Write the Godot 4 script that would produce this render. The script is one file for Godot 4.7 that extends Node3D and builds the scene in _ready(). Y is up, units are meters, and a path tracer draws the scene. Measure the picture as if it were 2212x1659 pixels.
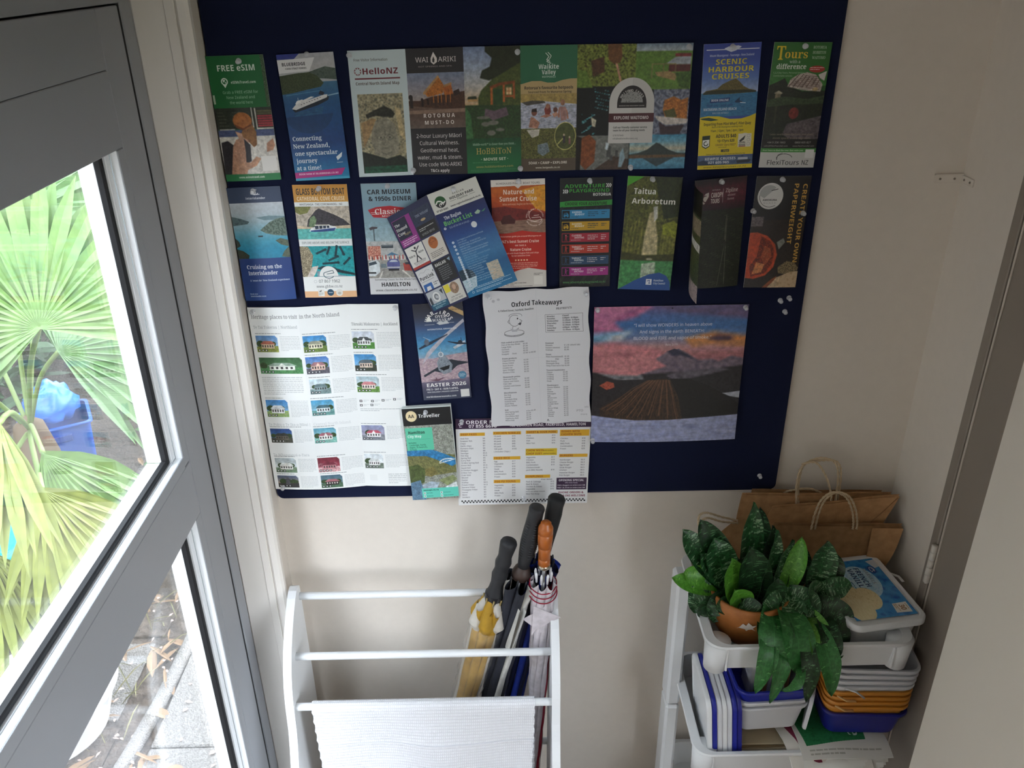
extends Node3D
# A narrow entrance hall: navy pinboard of travel brochures over a towel rack with umbrellas and a plastic trolley,
# a glazed aluminium door on the left with the garden behind it. Metres, y up, back wall at z = 0.

var M := {}
var taken := {}
var rng := RandomNumberGenerator.new()
var fonts := {}
var glyphs := {}

func _ready() -> void:
	rng.seed = 11
	camera_and_light()
	materials()
	room()
	window_and_door()
	garden()
	board_and_papers()
	towel_rack()
	trolley()

func camera_and_light() -> void:
	var cam := Camera3D.new()
	cam.name = "camera"
	cam.fov = rad_to_deg(2.0 * atan(829.5 / 1855.6))
	cam.near = 0.02
	cam.far = 200.0
	var b := Basis(Vector3.UP, -0.01002) * Basis(Vector3.RIGHT, -0.46557) * Basis(Vector3.BACK, -0.01327)
	cam.transform = Transform3D(b, Vector3(-0.01756, 1.93, 1.59331))
	add_child(cam)
	cam.current = true
	var sky := ProceduralSkyMaterial.new()          # bright overcast, no sun disc
	sky.sky_top_color = Color(0.90, 0.95, 1.0)
	sky.sky_horizon_color = Color(0.97, 0.98, 1.0)
	sky.ground_horizon_color = Color(0.45, 0.47, 0.42)
	sky.ground_bottom_color = Color(0.30, 0.31, 0.28)
	sky.sky_energy_multiplier = 1.0
	var env := Environment.new()
	env.background_mode = Environment.BG_SKY
	env.sky = Sky.new()
	env.sky.sky_material = sky
	env.background_energy_multiplier = 10.0
	env.tonemap_mode = Environment.TONE_MAPPER_LINEAR
	env.tonemap_exposure = 1.5
	env.sdfgi_enabled = true
	env.ssao_enabled = true
	env.ssil_enabled = true
	var we := WorldEnvironment.new()
	we.name = "world_environment"
	we.environment = env
	add_child(we)

# ------------------------------------------------------------------ helpers

func numbered(called: String) -> String:
	var n: int = taken.get(called, -1) + 1
	taken[called] = n
	return called if n == 0 else "%s_%03d" % [called, n]

func thing(called: String, label: String, category: String, at := Vector3.ZERO, group := "") -> Node3D:
	var o := Node3D.new()
	o.name = numbered(called)
	add_child(o)
	o.position = at
	tag(o, label, category, group)
	return o

func tag(o: Node, label: String, category: String, group := "") -> void:
	o.set_meta("label", label)
	o.set_meta("category", category)
	if group:
		o.set_meta("group", group)

func struct(called: String, parent: Node = null) -> Node3D:
	var o := Node3D.new()
	o.name = called
	(parent if parent else self).add_child(o, true)
	if parent == null:
		o.set_meta("kind", "structure")
	return o

func put(mesh: Mesh, called: String, m: Material, parent: Node, at := Transform3D()) -> MeshInstance3D:
	var o := MeshInstance3D.new()
	o.name = called
	o.mesh = mesh
	if m:
		o.material_override = m
	o.transform = at
	o.cast_shadow = GeometryInstance3D.SHADOW_CASTING_SETTING_DOUBLE_SIDED
	parent.add_child(o, true)
	return o

func mat(c: Color, rough := 0.6, metal := 0.0, spec := 0.5) -> StandardMaterial3D:
	var m := StandardMaterial3D.new()
	m.albedo_color = c
	m.roughness = rough
	m.metallic = metal
	m.metallic_specular = spec
	return m

func c8(r: int, g: int, b: int) -> Color:
	return Color(r / 255.0, g / 255.0, b / 255.0)

func begin(smooth := false) -> SurfaceTool:
	var st := SurfaceTool.new()
	st.begin(Mesh.PRIMITIVE_TRIANGLES)
	st.set_smooth_group(0 if smooth else -1)
	return st

func done(st: SurfaceTool) -> ArrayMesh:
	st.generate_normals()
	return st.commit()

func face(st: SurfaceTool, p: Array, mid: Vector3) -> void:
	# a convex polygon turned so that its front looks away from mid
	var n: Vector3 = (p[1] - p[0]).cross(p[2] - p[0])
	var c := Vector3.ZERO
	for q in p:
		c += q
	c /= p.size()
	var flip := n.dot(c - mid) > 0.0   # counter-clockwise towards the outside: reverse
	for i in range(1, p.size() - 1):
		st.add_vertex(p[0])
		st.add_vertex(p[i + 1] if flip else p[i])
		st.add_vertex(p[i] if flip else p[i + 1])

func add_box(st: SurfaceTool, lo: Vector3, hi: Vector3, bev := 0.0, xf := Transform3D()) -> void:
	var c := (lo + hi) * 0.5
	var h := (hi - lo) * 0.5
	var mid := xf * c
	var b: float = minf(bev, minf(h.x, minf(h.y, h.z)) * 0.49)
	if b <= 0.0:
		for ax in 3:
			for s in [-1.0, 1.0]:
				var u := (ax + 1) % 3
				var v := (ax + 2) % 3
				var pts := []
				for k in [[-1, -1], [1, -1], [1, 1], [-1, 1]]:
					var q := Vector3.ZERO
					q[ax] = s * h[ax]
					q[u] = k[0] * h[u]
					q[v] = k[1] * h[v]
					pts.append(xf * (c + q))
				face(st, pts, mid)
		return
	var pt := func(sx: float, sy: float, sz: float, ax: int) -> Vector3:
		var q := Vector3(sx * (h.x - b), sy * (h.y - b), sz * (h.z - b))
		q[ax] = [sx, sy, sz][ax] * h[ax]
		return xf * (c + q)
	var sg := [-1.0, 1.0]
	for s in sg:
		face(st, [pt.call(s, -1, -1, 0), pt.call(s, 1, -1, 0), pt.call(s, 1, 1, 0), pt.call(s, -1, 1, 0)], mid)
		face(st, [pt.call(-1, s, -1, 1), pt.call(1, s, -1, 1), pt.call(1, s, 1, 1), pt.call(-1, s, 1, 1)], mid)
		face(st, [pt.call(-1, -1, s, 2), pt.call(1, -1, s, 2), pt.call(1, 1, s, 2), pt.call(-1, 1, s, 2)], mid)
		for t in sg:
			face(st, [pt.call(s, t, -1, 0), pt.call(s, t, 1, 0), pt.call(s, t, 1, 1), pt.call(s, t, -1, 1)], mid)
			face(st, [pt.call(s, -1, t, 0), pt.call(s, 1, t, 0), pt.call(s, 1, t, 2), pt.call(s, -1, t, 2)], mid)
			face(st, [pt.call(-1, s, t, 1), pt.call(1, s, t, 1), pt.call(1, s, t, 2), pt.call(-1, s, t, 2)], mid)
			for w in sg:
				face(st, [pt.call(s, t, w, 0), pt.call(s, t, w, 1), pt.call(s, t, w, 2)], mid)

func box(parent: Node, called: String, lo: Vector3, hi: Vector3, m: Material, bev := 0.0) -> MeshInstance3D:
	var st := begin()
	add_box(st, lo, hi, bev)
	return put(done(st), called, m, parent)

func add_grid(st: SurfaceTool, nu: int, nv: int, f: Callable, uv := false, flip := false) -> void:
	# f(u, v) -> Vector3 for u, v in 0..1
	var P := []
	for j in nv + 1:
		var row := PackedVector3Array()
		for i in nu + 1:
			row.append(f.call(float(i) / nu, float(j) / nv))
		P.append(row)
	for j in nv:
		for i in nu:
			var q := [[i, j], [i + 1, j], [i + 1, j + 1], [i, j + 1]]
			for t in ([0, 1, 2, 0, 2, 3] if not flip else [0, 2, 1, 0, 3, 2]):
				var a: int = q[t][0]
				var b: int = q[t][1]
				if uv:
					st.set_uv(Vector2(float(a) / nu, float(b) / nv))
				st.add_vertex(P[b][a])

func add_tube(st: SurfaceTool, pts: Array, radii, n := 10, caps := true, flat := 1.0) -> void:
	# swept round section; radii: a number or one per point; flat squeezes the second axis
	var tang := []
	for i in pts.size():
		var a: Vector3 = pts[maxi(i - 1, 0)]
		var b: Vector3 = pts[mini(i + 1, pts.size() - 1)]
		tang.append((b - a).normalized())
	var up := Vector3.UP if absf(tang[0].y) < 0.9 else Vector3.RIGHT
	var nrm: Vector3 = tang[0].cross(up).normalized()
	var rings := []
	for i in pts.size():
		if i > 0:
			nrm = (nrm - tang[i] * nrm.dot(tang[i])).normalized()
		var bin: Vector3 = tang[i].cross(nrm)
		var r: float = radii[i] if radii is Array or radii is PackedFloat32Array else radii
		var ring := PackedVector3Array()
		for k in n:
			var a := TAU * k / n
			ring.append(pts[i] + (nrm * cos(a) + bin * sin(a) * flat) * r)
		rings.append(ring)
	for i in pts.size() - 1:
		for k in n:
			var l := (k + 1) % n
			for v in [rings[i][k], rings[i + 1][k], rings[i + 1][l], rings[i][k], rings[i + 1][l], rings[i][l]]:
				st.add_vertex(v)
	if caps:
		for e in [0, pts.size() - 1]:
			for k in n:
				var l := (k + 1) % n
				st.add_vertex(pts[e])
				st.add_vertex(rings[e][k] if e == 0 else rings[e][l])
				st.add_vertex(rings[e][l] if e == 0 else rings[e][k])

func tube(parent: Node, called: String, pts: Array, radii, m: Material, n := 10, flat := 1.0) -> MeshInstance3D:
	var st := begin(true)
	add_tube(st, pts, radii, n, true, flat)
	return put(done(st), called, m, parent)

func add_lathe(st: SurfaceTool, prof: Array, n := 24, xf := Transform3D()) -> void:
	for i in prof.size() - 1:
		var a: Vector2 = prof[i]
		var b: Vector2 = prof[i + 1]
		for k in n:
			var t0 := TAU * k / n
			var t1 := TAU * (k + 1) / n
			var p := [Vector3(a.x * cos(t0), a.y, a.x * sin(t0)), Vector3(a.x * cos(t1), a.y, a.x * sin(t1)), Vector3(b.x * cos(t1), b.y, b.x * sin(t1)), Vector3(b.x * cos(t0), b.y, b.x * sin(t0))]
			if a.x > 1e-6:
				for q in [0, 1, 2]:
					st.add_vertex(xf * p[q])
			if b.x > 1e-6:
				for q in [0, 2, 3]:
					st.add_vertex(xf * p[q])

func lathe(parent: Node, called: String, prof: Array, m: Material, n := 24, xf := Transform3D()) -> MeshInstance3D:
	var st := begin(true)
	add_lathe(st, prof, n, xf)
	return put(done(st), called, m, parent)

func add_prism(st: SurfaceTool, poly: PackedVector2Array, d0: float, d1: float, xf := Transform3D()) -> void:
	# polygon in x, y pulled along z from d0 to d1
	var tri := Geometry2D.triangulate_polygon(poly)
	var cw := Geometry2D.is_polygon_clockwise(poly)
	for k in range(0, tri.size(), 3):
		for e in [[d1, [0, 1, 2]], [d0, [0, 2, 1]]]:
			for q in e[1]:
				var p: Vector2 = poly[tri[k + q]]
				st.add_vertex(xf * Vector3(p.x, p.y, e[0]))
	for i in poly.size():
		var a: Vector2 = poly[i]
		var b: Vector2 = poly[(i + 1) % poly.size()]
		var q := [Vector3(a.x, a.y, d0), Vector3(b.x, b.y, d0), Vector3(b.x, b.y, d1), Vector3(a.x, a.y, d1)]
		for t in ([0, 1, 2, 0, 2, 3] if not cw else [0, 2, 1, 0, 3, 2]):
			st.add_vertex(xf * q[t])

func noise_tex(freq: float, a: Color, b: Color, size := 512, seed_ := 1, oct := 4, bump := 0.0) -> NoiseTexture2D:
	var n := FastNoiseLite.new()
	n.noise_type = FastNoiseLite.TYPE_SIMPLEX_SMOOTH
	n.seed = seed_
	n.frequency = freq
	n.fractal_octaves = oct
	var t := NoiseTexture2D.new()
	t.width = size
	t.height = size
	t.seamless = true
	t.noise = n
	if bump > 0.0:
		t.as_normal_map = true
		t.bump_strength = bump
	else:
		var g := Gradient.new()
		g.set_color(0, a)
		g.set_color(1, b)
		t.color_ramp = g
	return t

func smooth_path(ctrl: Array, steps := 8) -> Array:
	var out := []
	for i in ctrl.size() - 1:
		var p0: Vector3 = ctrl[maxi(i - 1, 0)]
		var p1: Vector3 = ctrl[i]
		var p2: Vector3 = ctrl[i + 1]
		var p3: Vector3 = ctrl[mini(i + 2, ctrl.size() - 1)]
		for k in steps:
			out.append(p1.cubic_interpolate(p2, p0, p3, float(k) / steps))
	out.append(ctrl[-1])
	return out

func materials() -> void:
	var wall := mat(c8(226, 217, 206), 0.75)
	wall.albedo_texture = noise_tex(0.02, Color(0.985, 0.985, 0.985), Color(1, 1, 1), 512, 3)
	wall.normal_enabled = true
	wall.normal_texture = noise_tex(0.12, Color.BLACK, Color.WHITE, 512, 4, 3, 1.2)
	wall.normal_scale = 0.05
	wall.uv1_triplanar = true
	wall.uv1_world_triplanar = true
	wall.uv1_scale = Vector3(3, 3, 3)
	M.wall = wall
	M.trim = mat(c8(236, 230, 222), 0.45)
	M.taupe = mat(c8(146, 136, 126), 0.5)
	M.cream = mat(c8(222, 214, 202), 0.5)
	M.alu = mat(c8(150, 152, 156), 0.42, 0.0, 0.5)
	M.lit_bead = mat(c8(238, 240, 242), 0.4)  # door aluminium where daylight strikes it, the light put into a whiter colour
	M.rubber = mat(c8(14, 14, 18), 0.7)
	M.white = mat(c8(236, 238, 240), 0.35)
	M.plastic_white = mat(c8(228, 230, 232), 0.38)
	M.paper = mat(c8(236, 236, 232), 0.8)
	M.ceiling = mat(c8(235, 232, 228), 0.9)
	var fl := mat(c8(104, 84, 66), 0.6)
	fl.albedo_texture = noise_tex(0.03, Color(0.8, 0.8, 0.8), Color(1, 1, 1), 256, 9)
	fl.uv1_triplanar = true
	M.floor = fl
	var g := mat(Color(1, 1, 1, 0.04), 0.03)
	g.transparency = BaseMaterial3D.TRANSPARENCY_ALPHA
	M.glass = g

# ------------------------------------------------------------------ room

func room() -> void:
	var XL := -0.522
	var XR := 0.845
	var H := 2.45
	var F := -0.12
	var ZF := 2.6
	var FZ0 := 1.20
	var FZ1 := 2.35
	var FY0 := 0.20
	var FY1 := 1.90
	box(struct("floor"), "floor_slab", Vector3(-0.66, F - 0.12, -0.12), Vector3(1.05, F, ZF + 0.12), M.floor)
	box(struct("ceiling"), "ceiling_board", Vector3(-0.66, H, -0.12), Vector3(1.05, H + 0.1, ZF + 0.12), M.ceiling)
	box(struct("wall_back"), "plaster", Vector3(-0.66, F, -0.12), Vector3(1.05, H, 0), M.wall)
	box(struct("wall_front"), "plaster", Vector3(-0.66, F, ZF), Vector3(1.05, H, ZF + 0.12), M.taupe)
	var wl := struct("wall_left")
	box(wl, "corner_post", Vector3(-0.66, F, 0), Vector3(XL, H, 0.088), M.wall)
	box(wl, "lintel", Vector3(-0.66, 1.955, 0.088), Vector3(XL, H, 1.102), M.wall)
	box(wl, "end_post", Vector3(-0.66, F, 1.102), Vector3(XL, H, ZF), M.wall)
	# timber lining of the opening: board across the reveal and a rounded bead at the corner
	var tr := struct("trim_1")
	box(tr, "lining_board", Vector3(-0.60, F, 0.0882), Vector3(-0.528, 1.955, 0.0945), M.trim, 0.001)
	box(tr, "corner_bead", Vector3(-0.531, F, 0.078), Vector3(-0.509, 1.955, 0.100), M.trim, 0.005)
	box(tr, "scribe_strip", Vector3(-0.548, F, 0.0946), Vector3(-0.5315, 1.955, 0.0972), M.trim, 0.001)
	var tr2 := struct("trim_2")
	box(tr2, "lining_board", Vector3(-0.60, 1.935, 0.098), Vector3(-0.512, 1.9549, 1.10), M.trim, 0.002)
	# right wall, in pieces round the door opening
	var wr := struct("wall_right")
	box(wr, "plaster_strip", Vector3(XR, F, 0), Vector3(1.05, H, 0.196), M.wall)
	box(wr, "plaster_over_door", Vector3(XR, 2.08, 0.196), Vector3(1.05, H, 1.06), M.wall)
	# unseen window added to the right wall behind the camera, for fill light
	box(wr, "plaster_panel", Vector3(XR, F, 1.06), Vector3(1.05, H, FZ0), M.wall)
	box(wr, "plaster_panel", Vector3(XR, F, FZ1), Vector3(1.05, H, ZF), M.wall)
	box(wr, "plaster_panel", Vector3(XR, F, FZ0), Vector3(1.05, FY0, FZ1), M.wall)
	box(wr, "plaster_panel", Vector3(XR, FY1, FZ0), Vector3(1.05, H, FZ1), M.wall)
	var w3 := struct("added_window_2")
	for q in [[FZ0, FZ0 + 0.05, FY0, FY1], [FZ1 - 0.05, FZ1, FY0, FY1], [FZ0 + 0.0505, FZ1 - 0.0505, FY0, FY0 + 0.05], [FZ0 + 0.0505, FZ1 - 0.0505, FY1 - 0.05, FY1]]:
		box(w3, "frame_bar", Vector3(0.93, q[2], q[0]), Vector3(0.98, q[3], q[1]), M.alu, 0.002)
	box(w3, "pane", Vector3(0.952, FY0 + 0.05, FZ0 + 0.05), Vector3(0.957, FY1 - 0.05, FZ1 - 0.05), M.glass)
	box(wr, "opening_back", Vector3(1.0, F, 0.196), Vector3(1.05, 2.08, 1.06), M.taupe)
	var tr3 := struct("trim_3")
	box(tr3, "door_jamb", Vector3(0.838, F, 0.1962), Vector3(1.0, 2.05, 0.222), M.taupe, 0.002)
	box(tr3, "door_head", Vector3(0.838, 2.05, 0.1962), Vector3(1.0, 2.08, 1.06), M.taupe, 0.002)
	box(tr3, "door_jamb", Vector3(0.838, F, 1.036), Vector3(1.0, 2.05, 1.0599), M.taupe, 0.002)
	var d := struct("door_1")
	box(d, "leaf", Vector3(0.842, F + 0.008, 0.2275), Vector3(0.878, 2.046, 1.032), M.taupe, 0.002)
	var strip := mat(c8(205, 196, 184), 0.5)
	box(d, "edge_strip", Vector3(0.8395, F + 0.008, 0.2265), Vector3(0.8421, 2.046, 0.2305), strip, 0.0008)
	for y in [0.775, 1.75]:
		var hg := struct("hinge", d)
		var kn := mat(c8(214, 207, 198), 0.45)
		for k in 5:
			var st := begin(true)
			add_tube(st, [Vector3(0.834, y + k * 0.0185, 0.2235), Vector3(0.834, y + k * 0.0185 + 0.0175, 0.2235)], 0.0062, 14)
			put(done(st), "knuckle", kn, hg)
		box(hg, "pin_tip", Vector3(0.8305, y - 0.004, 0.220), Vector3(0.8375, y - 0.0003, 0.227), kn, 0.001)
	# tall cream cupboard beside the camera on the right; only its side shows
	var cb := thing("tall_cupboard", "tall cream painted cupboard side at the right edge of the picture", "cupboard", Vector3(0.74, F, 0.47))
	box(cb, "side_panel", Vector3(0.0, 0.0, 0.0), Vector3(0.018, 1.72, 0.6), M.cream, 0.0015)
	box(cb, "side_panel", Vector3(0.084, 0.0, 0.0), Vector3(0.102, 1.72, 0.6), M.cream, 0.0015)
	box(cb, "back_panel", Vector3(0.0185, 0.01, 0.004), Vector3(0.0835, 1.70, 0.012), M.cream)
	box(cb, "top_panel", Vector3(0.0185, 1.70, 0.0), Vector3(0.0835, 1.72, 0.6), M.cream, 0.001)
	box(cb, "base_panel", Vector3(0.0185, 0.0, 0.013), Vector3(0.0835, 0.02, 0.6), M.cream, 0.001)
	box(cb, "door", Vector3(0.0, 0.0, 0.602), Vector3(0.102, 1.72, 0.62), M.cream, 0.0015)
	# white angle bracket left in the corner of the walls
	var br := thing("corner_bracket", "small white plastic angle bracket screwed into the corner of the bare wall", "bracket", Vector3(XR, 1.55, 0))
	box(br, "plate", Vector3(-0.054, -0.014, 0.0003), Vector3(-0.0005, 0.0, 0.0030), M.wall, 0.0008)
	box(br, "plate", Vector3(-0.0030, -0.014, 0.0032), Vector3(-0.0003, 0.0, 0.045), M.wall, 0.0008)
	box(br, "ledge", Vector3(-0.054, 0.0002, 0.0003), Vector3(-0.0005, 0.0022, 0.006), M.wall, 0.0006)
	for x in [-0.043, -0.016]:
		put(ball(0.0022), "screw", M.taupe, br, Transform3D(Basis(), Vector3(x, -0.007, 0.0032)))
	for z in [0.014, 0.035]:
		put(ball(0.0022), "screw", M.taupe, br, Transform3D(Basis(), Vector3(-0.0032, -0.007, z)))

func ball(r: float) -> SphereMesh:
	var s := SphereMesh.new()
	s.radius = r
	s.height = 2 * r
	s.radial_segments = 12
	s.rings = 6
	return s

func window_and_door() -> void:
	# glazed aluminium door (window_1) in its frame
	var w := struct("window_1")
	var X := -0.600     # inner face of the sash
	# outer frame
	box(w, "frame_jamb", Vector3(-0.652, -0.12, 0.0946), Vector3(X, 1.93, 0.1375), M.alu, 0.002)
	box(w, "frame_head", Vector3(-0.652, 1.868, 0.138), Vector3(X, 1.93, 1.05), M.alu, 0.002)
	box(w, "frame_jamb", Vector3(-0.652, -0.12, 1.052), Vector3(X, 1.93, 1.10), M.alu, 0.002)
	box(w, "frame_sill", Vector3(-0.652, -0.12, 0.138), Vector3(X, -0.09, 1.05), M.alu, 0.002)
	# dark rubber seal in the gap between frame and leaf
	box(w, "seal", Vector3(-0.640, -0.09, 0.1378), Vector3(-0.6025, 1.866, 0.1492), M.rubber)
	box(w, "seal", Vector3(-0.640, 1.8652, 0.1495), Vector3(-0.612, 1.8678, 1.045), M.rubber)
	# leaf: stile with a joint, top rail, panel, middle rail, bottom rail
	box(w, "stile", Vector3(-0.648, -0.085, 0.1495), Vector3(X, 1.865, 0.2322), M.alu, 0.0015)
	box(w, "stile_bead", Vector3(-0.614, 0.02, 0.2328), Vector3(-0.6022, 0.985, 0.2560), M.lit_bead, 0.0008)  # bead sides whitened as if daylit; the caps keep the plain aluminium
	box(w, "stile_cap", Vector3(-0.602, 0.02, 0.2328), Vector3(X, 0.985, 0.2562), M.alu, 0.0006)
	box(w, "stile_bead", Vector3(-0.614, 1.102, 0.2328), Vector3(-0.6022, 1.667, 0.2560), M.lit_bead, 0.0008)
	box(w, "stile_cap", Vector3(-0.602, 1.102, 0.2328), Vector3(X, 1.667, 0.2562), M.alu, 0.0006)
	box(w, "stile", Vector3(-0.648, -0.085, 0.955), Vector3(X, 1.865, 1.045), M.alu, 0.0015)
	box(w, "top_rail", Vector3(-0.648, 1.781, 0.2327), Vector3(X, 1.865, 0.9545), M.alu, 0.0012)
	box(w, "top_panel", Vector3(-0.648, 1.668, 0.2327), Vector3(X, 1.7802, 0.9545), M.alu, 0.0012)
	box(w, "middle_rail", Vector3(-0.648, 0.985, 0.2327), Vector3(X, 1.0985, 0.9545), M.alu, 0.0012)
	box(w, "rail_bead", Vector3(-0.614, 1.0991, 0.2565), Vector3(-0.6022, 1.120, 0.9545), M.lit_bead, 0.0008)
	box(w, "rail_cap", Vector3(-0.602, 1.0991, 0.2565), Vector3(X, 1.1205, 0.9545), M.alu, 0.0006)
	box(w, "bottom_rail", Vector3(-0.648, -0.085, 0.2327), Vector3(X, 0.019, 0.9545), M.alu, 0.0012)
	# inner rebates that hold the panes, their white standing for daylight on aluminium, and black gaskets in front of the glass
	for g in [[1.1205, 1.6675], [0.0395, 0.9845]]:
		var y0: float = g[0]
		var y1: float = g[1]
		box(w, "rebate", Vector3(-0.660, y0, 0.2562), Vector3(-0.6145, y1, 0.2720), M.lit_bead, 0.001)
		box(w, "rebate", Vector3(-0.660, y0, 0.9420), Vector3(-0.6145, y1, 0.9545), M.lit_bead, 0.001)
		box(w, "rebate", Vector3(-0.660, y0 - 0.02, 0.2725), Vector3(-0.6145, y0, 0.9415), M.lit_bead, 0.001)
		box(w, "gasket", Vector3(-0.6300, y0, 0.2722), Vector3(-0.6180, y1, 0.2830), M.rubber, 0.002)
		box(w, "gasket", Vector3(-0.6300, y0 + 0.0002, 0.2834), Vector3(-0.6180, y0 + 0.0105, 0.9415), M.rubber, 0.002)
		box(w, "pane", Vector3(-0.636, y0 + 0.0002, 0.2722), Vector3(-0.6325, y1 - 0.0005, 0.9415), M.glass)

# ------------------------------------------------------------------ printing

func font_rid(f: String) -> RID:
	if not fonts.has(f):
		var s := SystemFont.new()
		s.font_names = PackedStringArray([{"s": "Droid Sans", "b": "Droid Sans", "r": "Droid Serif", "R": "Droid Serif", "m": "Droid Sans Mono"}[f]])
		s.font_weight = 700 if f in ["b", "R"] else 400
		fonts[f] = [s, s.get_rids()[0]]
	return fonts[f][1]

func glyph(f: String, ch: int) -> Array:
	# [picture or null, offset, advance] at 48 px
	var key := f + str(ch)
	if not glyphs.has(key):
		var ts := TextServerManager.get_primary_interface()
		var rid := font_rid(f)
		var z := Vector2i(48, 0)
		var g := ts.font_get_glyph_index(rid, 48, ch, 0)
		ts.font_render_glyph(rid, z, g)
		var n := ts.font_get_glyph_texture_idx(rid, z, g)
		var im: Image = null
		var r := ts.font_get_glyph_uv_rect(rid, z, g)
		if n >= 0 and r.size.x > 0 and r.size.y > 0:
			im = ts.font_get_texture_image(rid, z, n).get_region(Rect2i(r))
			im.convert(Image.FORMAT_RGBA8)
		glyphs[key] = [im, ts.font_get_glyph_offset(rid, z, g), ts.font_get_glyph_advance(rid, 48, g).x]
	return glyphs[key]

func text_image(s: String, f: String) -> Image:
	# white letters on clear ground; baseline at row 50 of 68, capitals 34 high
	var wid := 4.0
	for k in s.length():
		wid += glyph(f, s.unicode_at(k))[2]
	var im := Image.create(int(wid) + 4, 68, false, Image.FORMAT_RGBA8)
	im.fill(Color(1, 1, 1, 0))
	var x := 3.0
	for k in s.length():
		var g := glyph(f, s.unicode_at(k))
		if g[0]:
			im.blend_rect(g[0], Rect2i(Vector2i.ZERO, g[0].get_size()), Vector2i(roundi(x + g[1].x), roundi(50 + g[1].y)))
		x += g[2]
	return im

class Canvas:
	var o
	var im: Image
	var s: float
	var ky := 1.0      # rows may be stretched or moved for a block of print
	var oy := 0.0
	func _init(owner, w: float, h: float, scale: float, bg: String):
		o = owner
		s = scale
		im = Image.create(roundi(w * s), roundi(h * s), false, Image.FORMAT_RGBA8)
		im.fill(Color.html(bg))
	func R(x, y_, w, h_, c: String) -> void:
		var y: float = y_ * ky + oy
		var h: float = h_ * ky
		im.fill_rect(Rect2i(roundi(x * s), roundi(y * s), maxi(1, roundi((x + w) * s) - roundi(x * s)), maxi(1, roundi((y + h) * s) - roundi(y * s))), Color.html(c))
	func G(x, y_, w, h_, cols: Array) -> void:      # colours from top to bottom
		var y: float = y_ * ky + oy
		var h: float = h_ * ky
		var y0 := roundi(y * s)
		var y1 := roundi((y + h) * s)
		for j in range(y0, y1):
			var t := float(j - y0) / maxf(1.0, y1 - y0 - 1) * (cols.size() - 1)
			var k := mini(int(t), cols.size() - 2)
			im.fill_rect(Rect2i(roundi(x * s), j, roundi(w * s), 1), Color.html(cols[k]).lerp(Color.html(cols[k + 1]), t - k))
	func spans(given: Array) -> Array:
		var p := given.duplicate()
		for i in range(1, p.size(), 2):
			p[i] = p[i] * ky + oy
		var out := []
		var n := p.size() / 2
		var lo := 1e9
		var hi := -1e9
		for i in n:
			lo = minf(lo, p[2 * i + 1] * s)
			hi = maxf(hi, p[2 * i + 1] * s)
		for j in range(maxi(0, floori(lo)), mini(im.get_height(), ceili(hi) + 1)):
			var yy := j + 0.5
			var xs := []
			for i in n:
				var ax: float = p[2 * i] * s
				var ay: float = p[2 * i + 1] * s
				var k := (i + 1) % n
				var bx: float = p[2 * k] * s
				var by: float = p[2 * k + 1] * s
				if (ay <= yy) != (by <= yy):
					xs.append(ax + (yy - ay) / (by - ay) * (bx - ax))
			xs.sort()
			for i in range(0, xs.size() - 1, 2):
				var a := maxi(0, roundi(xs[i]))
				var b := mini(im.get_width(), roundi(xs[i + 1]))
				if b > a:
					out.append([j, a, b - a])
		return out
	func P(p: Array, c: String) -> void:
		var col := Color.html(c)
		for q in spans(p):
			im.fill_rect(Rect2i(q[1], q[0], q[2], 1), col)
	func ring(cx, cy, rx, ry, a0 := 0.0, a1 := TAU, n := 40) -> Array:
		var p := []
		for k in n:
			var a: float = a0 + (a1 - a0) * k / (n - 1.0)
			p.append(cx + rx * cos(a))
			p.append(cy + ry * sin(a))
		return p
	func E(cx, cy, rx, ry, c: String) -> void:
		P(ring(cx, cy, rx, ry), c)
	func L(x1, y1, x2, y2, t, c: String) -> void:
		var d := Vector2(x2 - x1, y2 - y1)
		var q: Vector2 = d.orthogonal().normalized() * t * 0.5
		P([x1 + q.x, y1 + q.y, x2 + q.x, y2 + q.y, x2 - q.x, y2 - q.y, x1 - q.x, y1 - q.y], c)
	func PL(p: Array, t, c: String) -> void:       # line through points
		for k in range(0, p.size() - 2, 2):
			L(p[k], p[k + 1], p[k + 2], p[k + 3], t, c)
	func N(p: Array, cols: Array, freq := 0.05, sd := 1, sx := 1.0, sy := 1.0) -> void:   # mottled print inside a polygon
		var q := spans(p)
		if q.is_empty():
			return
		var x0 := 1 << 20
		var x1 := 0
		for k in q:
			x0 = mini(x0, k[1])
			x1 = maxi(x1, k[1] + k[2])
		var y0: int = q[0][0]
		var w := x1 - x0
		var h: int = q[-1][0] - y0 + 1
		var n := FastNoiseLite.new()
		n.seed = sd
		n.frequency = freq
		n.fractal_octaves = 4
		var nw := maxi(2, roundi(w / sx))
		var nh := maxi(2, roundi(h / sy))
		var g := n.get_image(nw, nh, false, false, true)
		if nw != w or nh != h:
			g.resize(w, h, Image.INTERPOLATE_BILINEAR)
		var lut := PackedByteArray()
		for k in 256:
			var t := k / 255.0 * (cols.size() - 1)
			var a := mini(int(t), cols.size() - 2)
			var c := Color.html(cols[a]).lerp(Color.html(cols[a + 1]), t - a)
			lut.append_array([c.r8, c.g8, c.b8])
		var src := g.get_data()
		var px := PackedByteArray()
		px.resize(w * h * 4)
		for k in w * h:
			var v := src[k] * 3
			px[4 * k] = lut[v]
			px[4 * k + 1] = lut[v + 1]
			px[4 * k + 2] = lut[v + 2]
			px[4 * k + 3] = 255
		var pic := Image.create_from_data(w, h, false, Image.FORMAT_RGBA8, px)
		for k in q:
			im.blit_rect(pic, Rect2i(k[1] - x0, k[0] - y0, k[2], 1), Vector2i(k[1], k[0]))
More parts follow.
